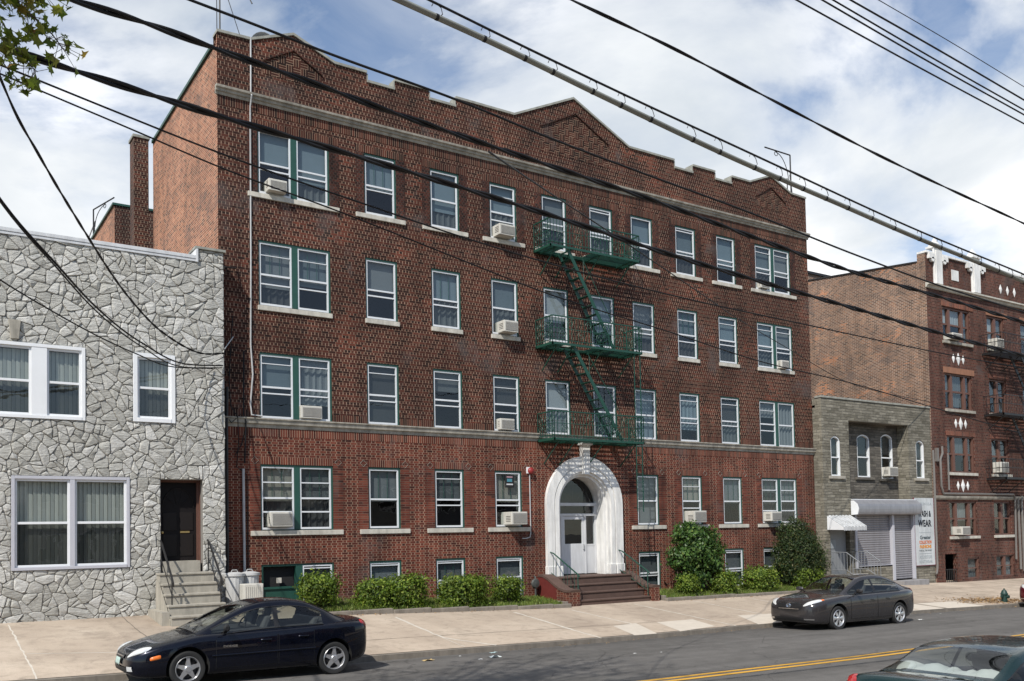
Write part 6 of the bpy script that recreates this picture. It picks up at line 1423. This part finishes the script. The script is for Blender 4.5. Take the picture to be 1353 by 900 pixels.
        for sg in (1, -1):
            P = [Vector((x, sg*(g[1][0]+.006), g[1][1])) for x, g in zip(cx, gr) if cab['s0']-.05 <= x <= cab['s1']+.02]; b.tube(P, .011, 4)
            P = [Vector((x, sg*(g[NS-1][0]+.004), g[NS-1][1])) for x, g in zip(cx, gr) if cab['s0']-.05 <= x <= cab['s1']+.02]; b.tube(P, .009, 4)
        o = b.build('window_seal', m_trim, None, smooth=True); o.parent = t
        # doors, with handles
        zr0 = lambda x: s.zb(x)+.12
        for sg in (1, -1):
            for k, (xa, xb) in enumerate(sp['doors']):
                def dp(g, off, nx=14, nz=9):
                    bb = MB(); vv = []
                    for i in range(nx+1):
                        x = xa-g+(xb-xa+2*g)*i/nx
                        for j in range(nz+1): z0, z1 = zr0(x)-g, s.zs(x)-.03+g*.3; z = z0+(z1-z0)*j/nz; vv.append((x, sg*(s.side_y(x, z)+off), z))
                    N = nz+1; bb.mesh(vv, [(i*N+j, (i+1)*N+j, (i+1)*N+j+1, i*N+j+1) for i in range(nx) for j in range(nz)]); return bb
                d = dp(0, .006).build('door', paint, None, smooth=True); d.parent = t; g = dp(.008, .0025).build('door_gap', m_trim, None, smooth=True); g.parent = d
                x = xb-.20; z = s.zs(x)-.16; h = MB(); y = s.side_y(x, z)
                h.tube([(x-.09, sg*(y+.008), z), (x-.06, sg*(y+.03), z+.004), (x+.05, sg*(y+.03), z+.004), (x+.09, sg*(y+.008), z)], .013, 6); o = h.build('handle', paint if sp.get('paint_handle') else m_trim, None, smooth=True); o.parent = d
        if sp.get('moulding'):
            z0 = sp['moulding']
            for sg in (1, -1):
                P = [(x, sg*(s.side_y(x, z0(x))+.012), z0(x)) for x in [sp['axles'][0]+ra+.03+(sp['axles'][1]-ra-.06-sp['axles'][0]-ra)*i/16 for i in range(17)]]; o = MB().tube(P, .014, 5).build('side_moulding', paint if sp.get('paint_handle') else m_trim, None, smooth=True); o.parent = t
        # mirrors
        mx = cab['s0']+.22
        for sg in (1, -1):
            y = s.hw(mx)-.05; z = s.zs(mx)+.06; bb = MB(); pr = []
            vs2 = []; N = 12
            for k, (dy, r) in enumerate([(0, .5), (.04, .85), (.1, 1.0), (.17, .95), (.21, .6)]):
                for a in range(N): th = 2*math.pi*a/N; vs2.append((mx+.055*r*math.cos(th)-.01*k, sg*(y+.04+dy), z+.06+.065*r*math.sin(th)))
            bb.mesh(vs2, [(k*N+a, k*N+(a+1) % N, (k+1)*N+(a+1) % N, (k+1)*N+a) for k in range(4) for a in range(N)]+[tuple(range(N)), tuple(4*N+a for a in range(N))]); bb.bar((mx, sg*(y-.02), z-.02), (mx, sg*(y+.06), z+.03), .06, .04)
            o = bb.build('mirror', sp.get('mirror_mat', m_trim), None, smooth=True); o.parent = t
        # cabin
        b = MB(); zf = s.zs(cab['b'])-.06
        for yy in (-.36, .36):
            b.obox((cab['b']-.18, yy, zf+.02), (.06, 0, -.0), (0, .22, 0), (.10, 0, .27)); b.obox((cab['b']-.03, yy, zf+.36), (.04, 0, 0), (0, .12, 0), (.02, 0, .08))
        b.obox((cab['s1']-.12, 0, zf+.02), (.06, 0, 0), (0, .55, 0), (.10, 0, .20)); o = b.build('seat', m_seat, None, bevel=.03); o.parent = t
        b = MB(); N = 20; c0 = Vector((cab['w1']-.02, -.36, zf+.1)); b.tube([c0+Vector((.06*math.sin(2*math.pi*k/N), .18*math.cos(2*math.pi*k/N), .17*math.sin(2*math.pi*k/N))) for k in range(N+1)], .014, 6); b.bar(c0+Vector((0, -.17, 0)), c0+Vector((0, .17, 0)), .03); o = b.build('steering_wheel', m_trim, None, smooth=True); o.parent = t
        # wheels
        for ax in sp['axles']:
            for sg in (1, -1): s.wheel(ax, sg, wheel)
        if sp.get('plate_front'):
            pass
        return t
    def wheel(s, ax, sg, kind):
        sp = s.sp; r = sp['wr']; yo = s.hw(ax)-.015; rr = r*.70; wid = .20
        w = MB().lathe([(rr*.98, -wid), (r*.93, -wid), (r*.985, -wid*.86), (r, -wid*.6), (r, -wid*.35), (r*.985, -.03), (r*.93, -.004), (rr*1.08, -.0), (rr, -.012)], (0, 0, 0), 40, 'y', caps=False)
        def put(mb): mb.v = [(v[0]+ax, sg*(v[1]+yo), v[2]+r) for v in mb.v]; return mb
        o = put(w).build('wheel', m_tyre, None, smooth=True); o.parent = s.t
        w = MB().lathe([(rr, -.012), (rr*.96, -.002), (rr*.90, -.018), (rr*.87, -.06), (rr*.85, -.15)], (0, 0, 0), 40, 'y', caps=False)
        mat = m_rim if kind == 'star' else m_hubcap
        if kind == 'star':
            for k in range(5):
                a = 2*math.pi*k/5+.3; c, sn = math.cos(a), math.sin(a); pts = [(.0, .26), (.35, .20), (.72, .13), (.93, .17)]; L_ = [(rr*u, rr*v) for u, v in pts]
                vs = []
                for u, v in L_:
                    for e in (-1, 1):
                        for y in (-.012, -.045): x_, z_ = u, e*v; vs.append((x_*c-z_*sn, y-(.012*u/rr), x_*sn+z_*c))
                fs = []
                for i in range(3): a0, b0 = i*4, (i+1)*4; fs += [(a0, a0+2, b0+2, b0), (a0, b0, b0+1, a0+1), (a0+2, a0+3, b0+3, b0+2)]
                w.mesh(vs, fs)
            w.lathe([(0, .0), (.045, -.002), (.06, -.014), (.06, -.04)], (0, 0, 0), 16, 'y', caps=False)
        else:
            for k in range(sp.get('spokes', 7)):
                a = 2*math.pi*k/sp.get('spokes', 7); c, sn = math.cos(a), math.sin(a); vs = []
                for u, v, dy in ((.15, .10, -.005), (.45, .17, -.012), (.75, .24, -.02), (.92, .30, -.012)):
                    for e in (-1, 0, 1): x_, z_ = rr*u, e*rr*v; vs.append((x_*c-z_*sn, dy-(.012 if e else 0), x_*sn+z_*c))
                w.mesh(vs, [(i*3+j, i*3+j+1, (i+1)*3+j+1, (i+1)*3+j) for i in range(3) for j in range(2)])
            w.lathe([(0, .004), (rr*.2, .0), (rr*.24, -.02)], (0, 0, 0), 18, 'y', caps=False)
        p = put(w).build('rim', mat, None, smooth=True, angle=30); p.parent = o
        d = put(MB().lathe([(.0, -.06), (rr*.62, -.06), (rr*.62, -.08), (rr*.86, -.10)], (0, 0, 0), 24, 'y', caps=False)).build('brake_disc', m_well if kind == 'cap' else m_trim, None); d.parent = o
        if kind == 'star':
            b = MB()
            for k in range(5): a = 2*math.pi*k/5; b.lathe([(.0, -.004), (.010, -.006), (.010, -.02)], (.032*math.cos(a), 0, .032*math.sin(a)), 6, 'y', caps=False)
            q = put(b).build('wheel_nut', m_trim, None); q.parent = o
    def lens(s, name, mat, xc, tc, rx, rt, off=.006, sides=(1, -1), shape=2.4, dome=.012, parent=None):
        for sg in sides:
            b = MB(); N = 22; K = 4; vs = [s.surf(xc, tc)+s.nrm(xc, tc)*(off+dome)]
            for k in range(1, K+1):
                for a in range(N):
                    th = 2*math.pi*a/N; c, sn = math.cos(th), math.sin(th); c = math.copysign(abs(c)**(2/shape), c); sn = math.copysign(abs(sn)**(2/shape), sn)
                    x = max(.002, min(s.L-.002, xc+rx*c*k/K)); tt = min(1, tc+rt*sn*k/K); vs.append(s.surf(x, tt)+s.nrm(x, tt)*(off+dome*(1-(k/K)**2)-(.004 if k == K else 0)))
            if sg < 0: vs = s.mirror(vs)
            fs = [(0, 1+a, 1+(a+1) % N) for a in range(N)]+[(1+k*N+a, 1+(k+1)*N+a, 1+(k+1)*N+(a+1) % N, 1+k*N+(a+1) % N) for k in range(K-1) for a in range(N)]
            o = b.mesh(vs, fs).build(name, mat, None, smooth=True); o.parent = parent or s.t
    def front(s, name, mat, y0, y1, z0, z1, off=.008, n=14, rear=False, parent=None, th=0):
        b = MB(); vs = []; k = 4; sgn = 1 if rear else -1
        for i in range(n+1):
            for j in range(k+1): y = y0+(y1-y0)*i/n; z = z0+(z1-z0)*j/k; vs.append((s.x_front(y, z, rear)+sgn*(off+.012), y, z))
        N = k+1; b.mesh(vs, [(i*N+j, (i+1)*N+j, (i+1)*N+j+1, i*N+j+1) for i in range(n) for j in range(k)]); o = b.build(name, mat, None, smooth=True); o.parent = parent or s.t
        if th: md = o.modifiers.new('thick', 'SOLIDIFY'); md.thickness = th; md.offset = 0
        return o
SLOPE = .0205
# navy compact sedan
NEON = dict(L=4.43, axles=(.95, 3.617), wr=.305, spokes=5, moulding=lambda x: .50+.016*(x-1), doors=[(1.42, 2.50), (2.54, 3.20)], paint_handle=True,
    zb=[(0, .34), (.06, .24), (.2, .19), (.6, .17), (3.8, .19), (4.2, .25), (4.38, .36), (4.43, .44)],
    zt=[(0, .44), (.03, .54), (.10, .62), (.25, .69), (.5, .765), (.9, .86), (1.2, .92), (1.45, .93), (3.3, .95), (3.62, .985), (3.8, 1.01), (4.2, 1.03), (4.33, 1.0), (4.40, .88), (4.43, .70)],
    zs=[(0, .43), (.03, .50), (.1, .57), (.3, .655), (.7, .76), (1.2, .84), (2, .88), (3, .92), (3.7, .955), (4.2, .96), (4.36, .86), (4.43, .62)],
    hw=[(0, .26), (.03, .48), (.1, .63), (.25, .74), (.5, .81), (.9, .845), (1.5, .855), (3.2, .855), (3.8, .83), (4.15, .76), (4.33, .66), (4.43, .45)],
    zr=[(1.10, .90), (1.3, .995), (1.7, 1.2), (2.05, 1.345), (2.35, 1.405), (2.7, 1.42), (3.1, 1.375), (3.45, 1.24), (3.75, 1.09), (3.95, 1.02)],
    yr=[(1.1, .72), (1.6, .63), (2.05, .575), (2.6, .56), (3.2, .57), (3.6, .62), (3.95, .66)], cab=dict(w0=1.10, w1=2.02, r0=3.15, r1=3.90, s0=1.36, s1=3.40, b=2.52))
car = Car(NEON); nx, ny = -15.78, -7.12
pn = car_paint('navy_paint', (.003, .0042, .011))
t = car.build('parked_car', 'dark navy compact sedan parked at the kerb in front of the stone house', 'car', (nx, ny, road(nx, ny)-.0), (0, SLOPE, 0), pn, 'star')
car.lens('headlight', m_lamp, .21, .735, .17, .085, .008, shape=2.1, dome=.03); car.lens('side_marker', m_amber, .42, .505, .085, .022, .008, shape=4)
car.front('grille', m_trim, -.30, .30, .50, .57, .006); car.front('grille_bar', m_chrome, -.30, .30, .53, .545, .012); car.front('air_intake', m_trim, -.48, .48, .26, .36, .006)
car.front('number_plate', plain('plate_pale', (.42, .55, .50), .5, local=True), -.16, .16, .38, .50, .022, th=.006)
for sg in (-1, 1): car.front('fog_lamp', m_lamp, sg*.50, sg*.62, .30, .38, .012)
car.lens('tail_light', m_redl, 4.28, .70, .10, .085, .006, shape=3)
car.front('rear_plate', m_steel, -.2, .2, .72, .84, .012, rear=True)
me = text_mesh('DODGE', .05, .002); me.materials.clear(); me.materials.append(m_chrome); me.transform(Matrix.Translation((1.66, -(car.side_y(1.66, .66)+.0075), .64)) @ Matrix.Rotation(R(90), 4, 'X') @ Matrix.Diagonal((1.4, 1, 1, 1))); o = bpy.data.objects.new('emblem', me); C.objects.link(o); o.parent = t
b = MB(); b.tube([(3.02, -.66, 1.33), (2.9, -.68, 1.6)], .004, 4) if False else None
o = MB().tube([(1.12, -.40, .945), (1.35, -.1, 1.015), (1.6, .2, 1.13)], .008, 4).build('wiper', m_trim, None); o.parent = t
# charcoal sedan
CAMRY = dict(L=4.805, axles=(.98, 3.756), wr=.33, spokes=6, doors=[(1.50, 2.66), (2.70, 3.36)], paint_handle=True,
    zb=[(0, .34), (.06, .24), (.2, .20), (.6, .18), (4.1, .2), (4.55, .28), (4.75, .38), (4.805, .46)],
    zt=[(0, .58), (.03, .70), (.1, .78), (.25, .835), (.6, .90), (1.0, .955), (1.35, .985), (1.6, .99), (3.7, 1.01), (4.0, 1.05), (4.4, 1.10), (4.66, 1.10), (4.74, 1.02), (4.805, .72)],
    zs=[(0, .54), (.03, .64), (.1, .71), (.3, .775), (.8, .85), (1.4, .905), (2.2, .94), (3.2, .965), (4, .99), (4.5, 1.0), (4.7, .93), (4.805, .66)],
    hw=[(0, .34), (.03, .56), (.1, .71), (.25, .81), (.5, .87), (.9, .90), (1.6, .91), (3.5, .91), (4.1, .885), (4.5, .81), (4.7, .71), (4.805, .5)],
    zr=[(1.25, .96), (1.5, 1.08), (1.9, 1.27), (2.2, 1.39), (2.5, 1.45), (2.9, 1.47), (3.3, 1.445), (3.7, 1.34), (4.05, 1.20), (4.3, 1.10)],
    yr=[(1.25, .76), (1.8, .67), (2.3, .60), (2.9, .585), (3.4, .60), (3.9, .65), (4.3, .70)], cab=dict(w0=1.25, w1=2.2, r0=3.5, r1=4.24, s0=1.52, s1=3.84, b=2.68))
def camry(name, label, loc, rot, paint, group, front=True):
    car = Car({**CAMRY, 'mirror_mat': paint}); t = car.build(name, label, 'car', loc, rot, paint, 'cap', group)
    car.lens('headlight', m_lamp, .25, .765, .22, .066, .008, shape=2.6, dome=.02); car.lens('turn_lamp', m_amber, .47, .745, .055, .03, .010, shape=2.4)
    car.front('grille', m_trim, -.40, .40, .60, .74, .006); car.front('air_intake', m_trim, -.46, .46, .27, .36, .006)
    for z in (.635, .67, .705): car.front('grille_bar', m_trim, -.39, .39, z, z+.012, .014)
    car.front('grille_bar', m_chrome, -.40, .40, .742, .756, .014); car.front('grille_bar', m_chrome, -.34, .34, .585, .595, .012)
    for sg in (-1, 1): car.front('fog_lamp', m_chrome, sg*.50, sg*.74, .30, .335, .014)
    b = MB(); x = car.x_front(0, .675)-.036
    for rx, rz in ((.075, .05), (.03, .05), (.055, .02)): b.tube([(x, rx*math.cos(2*math.pi*k/20), 0.675+rz*math.sin(2*math.pi*k/20)+(.015 if rz == .02 else 0)) for k in range(21)], .009, 5)
    o = b.build('emblem', m_chrome, None, smooth=True); o.parent = t
    car.lens('tail_light', m_redl, 4.66, .72, .11, .07, .006, shape=2.6)
    o = MB().tube([(1.3, -.45, 1.0), (1.5, -.1, 1.09), (1.75, .2, 1.205)], .008, 4).build('wiper', m_trim, None); o.parent = t
    return car, t
cx_, cy_ = 1.36, -7.33
camry('parked_car', 'charcoal grey sedan parked at the kerb before the right bed', (cx_, cy_, road(cx_, cy_)), (0, SLOPE*.9, 0), car_paint('charcoal_paint', (.046, .043, .045), .45, .2), None)
rx_, ry_ = 14.75, -7.3
camry('parked_car', 'maroon car cut by the right picture edge behind the hydrant', (rx_, ry_, road(rx_, ry_)), (0, SLOPE, 0), car_paint('maroon_paint', (.12, .010, .018)), None)
# green sedan seen from behind
GREEN = dict(CAMRY); GREEN.update(L=4.77, axles=(.98, 3.60), wr=.31, doors=[(1.45, 2.5), (2.54, 3.22)],
    zt=[(0, .50), (.03, .60), (.1, .68), (.25, .73), (.6, .80), (1.0, .87), (1.35, .91), (1.6, .92), (3.6, .97), (3.85, 1.01), (4.1, 1.035), (4.62, 1.045), (4.70, 1.0), (4.75, .85), (4.77, .66)],
    zs=[(0, .48), (.03, .56), (.1, .63), (.3, .69), (.8, .77), (1.4, .84), (2.2, .87), (3.2, .91), (4, .96), (4.6, .97), (4.72, .88), (4.77, .6)],
    hw=[(0, .34), (.03, .56), (.1, .70), (.25, .79), (.5, .85), (.9, .875), (1.6, .885), (3.5, .885), (4.2, .875), (4.6, .84), (4.72, .78), (4.77, .70)],
    zr=[(1.25, .89), (1.5, 1.02), (1.9, 1.22), (2.2, 1.31), (2.45, 1.345), (2.8, 1.35), (3.3, 1.33), (3.55, 1.29), (3.9, 1.14), (4.24, 1.03)],
    yr=[(1.25, .74), (1.8, .66), (2.3, .60), (2.8, .585), (3.3, .59), (3.7, .63), (4.24, .70)], cab=dict(w0=1.25, w1=2.15, r0=3.52, r1=4.22, s0=1.5, s1=3.98, b=2.52))
GREEN['zb'] = [(0, .34), (.06, .24), (.2, .20), (.6, .18), (4.1, .2), (4.55, .26), (4.72, .32), (4.77, .40)]
car = Car({**GREEN}); gx_, gy_ = -10.1+4.77, -18.32
t = car.build('parked_car', 'dark green sedan seen from behind at the lower right corner', 'car', (gx_, gy_, road(gx_+0, gy_)-.06), (0, -SLOPE, math.pi), car_paint('dark_green_paint_metallic', (.008, .030, .031)), 'cap')
car.lens('tail_light', m_redl, 4.66, .735, .09, .065, .006, shape=4, dome=.008)
for sg in (-1, 1): car.front('tail_light', m_redl, sg*.34, sg*.78, .70, .86, .012, rear=True)
car.front('rear_plate', m_steel, -.16, .16, .64, .76, .012, rear=True); car.front('bumper', m_trim, -.72, .72, .40, .46, .03, rear=True)
m_cloth = plain('white_cloth', (.72, .72, .70), .95, var=.15, scale=9, local=True)
b = MB(); rnd = random.Random(2); nx_, ny_ = 30, 8; vs = []
for i in range(nx_+1):
    for j in range(ny_+1): y = -.62+1.24*i/nx_; u = j/ny_; vs.append((3.55+.42*u, y, 1.0+.11*math.sin(math.pi*u)**.6*(.55+.45*abs(math.sin(i*.42+1)))*(1-.5*(abs(i/nx_-.55) < .08))+rnd.uniform(0, .008)))
b.mesh(vs, [(i*(ny_+1)+j, (i+1)*(ny_+1)+j, (i+1)*(ny_+1)+j+1, i*(ny_+1)+j+1) for i in range(nx_) for j in range(ny_)]); o = b.build('shelf_cloth', m_cloth, None, smooth=True); o.parent = t
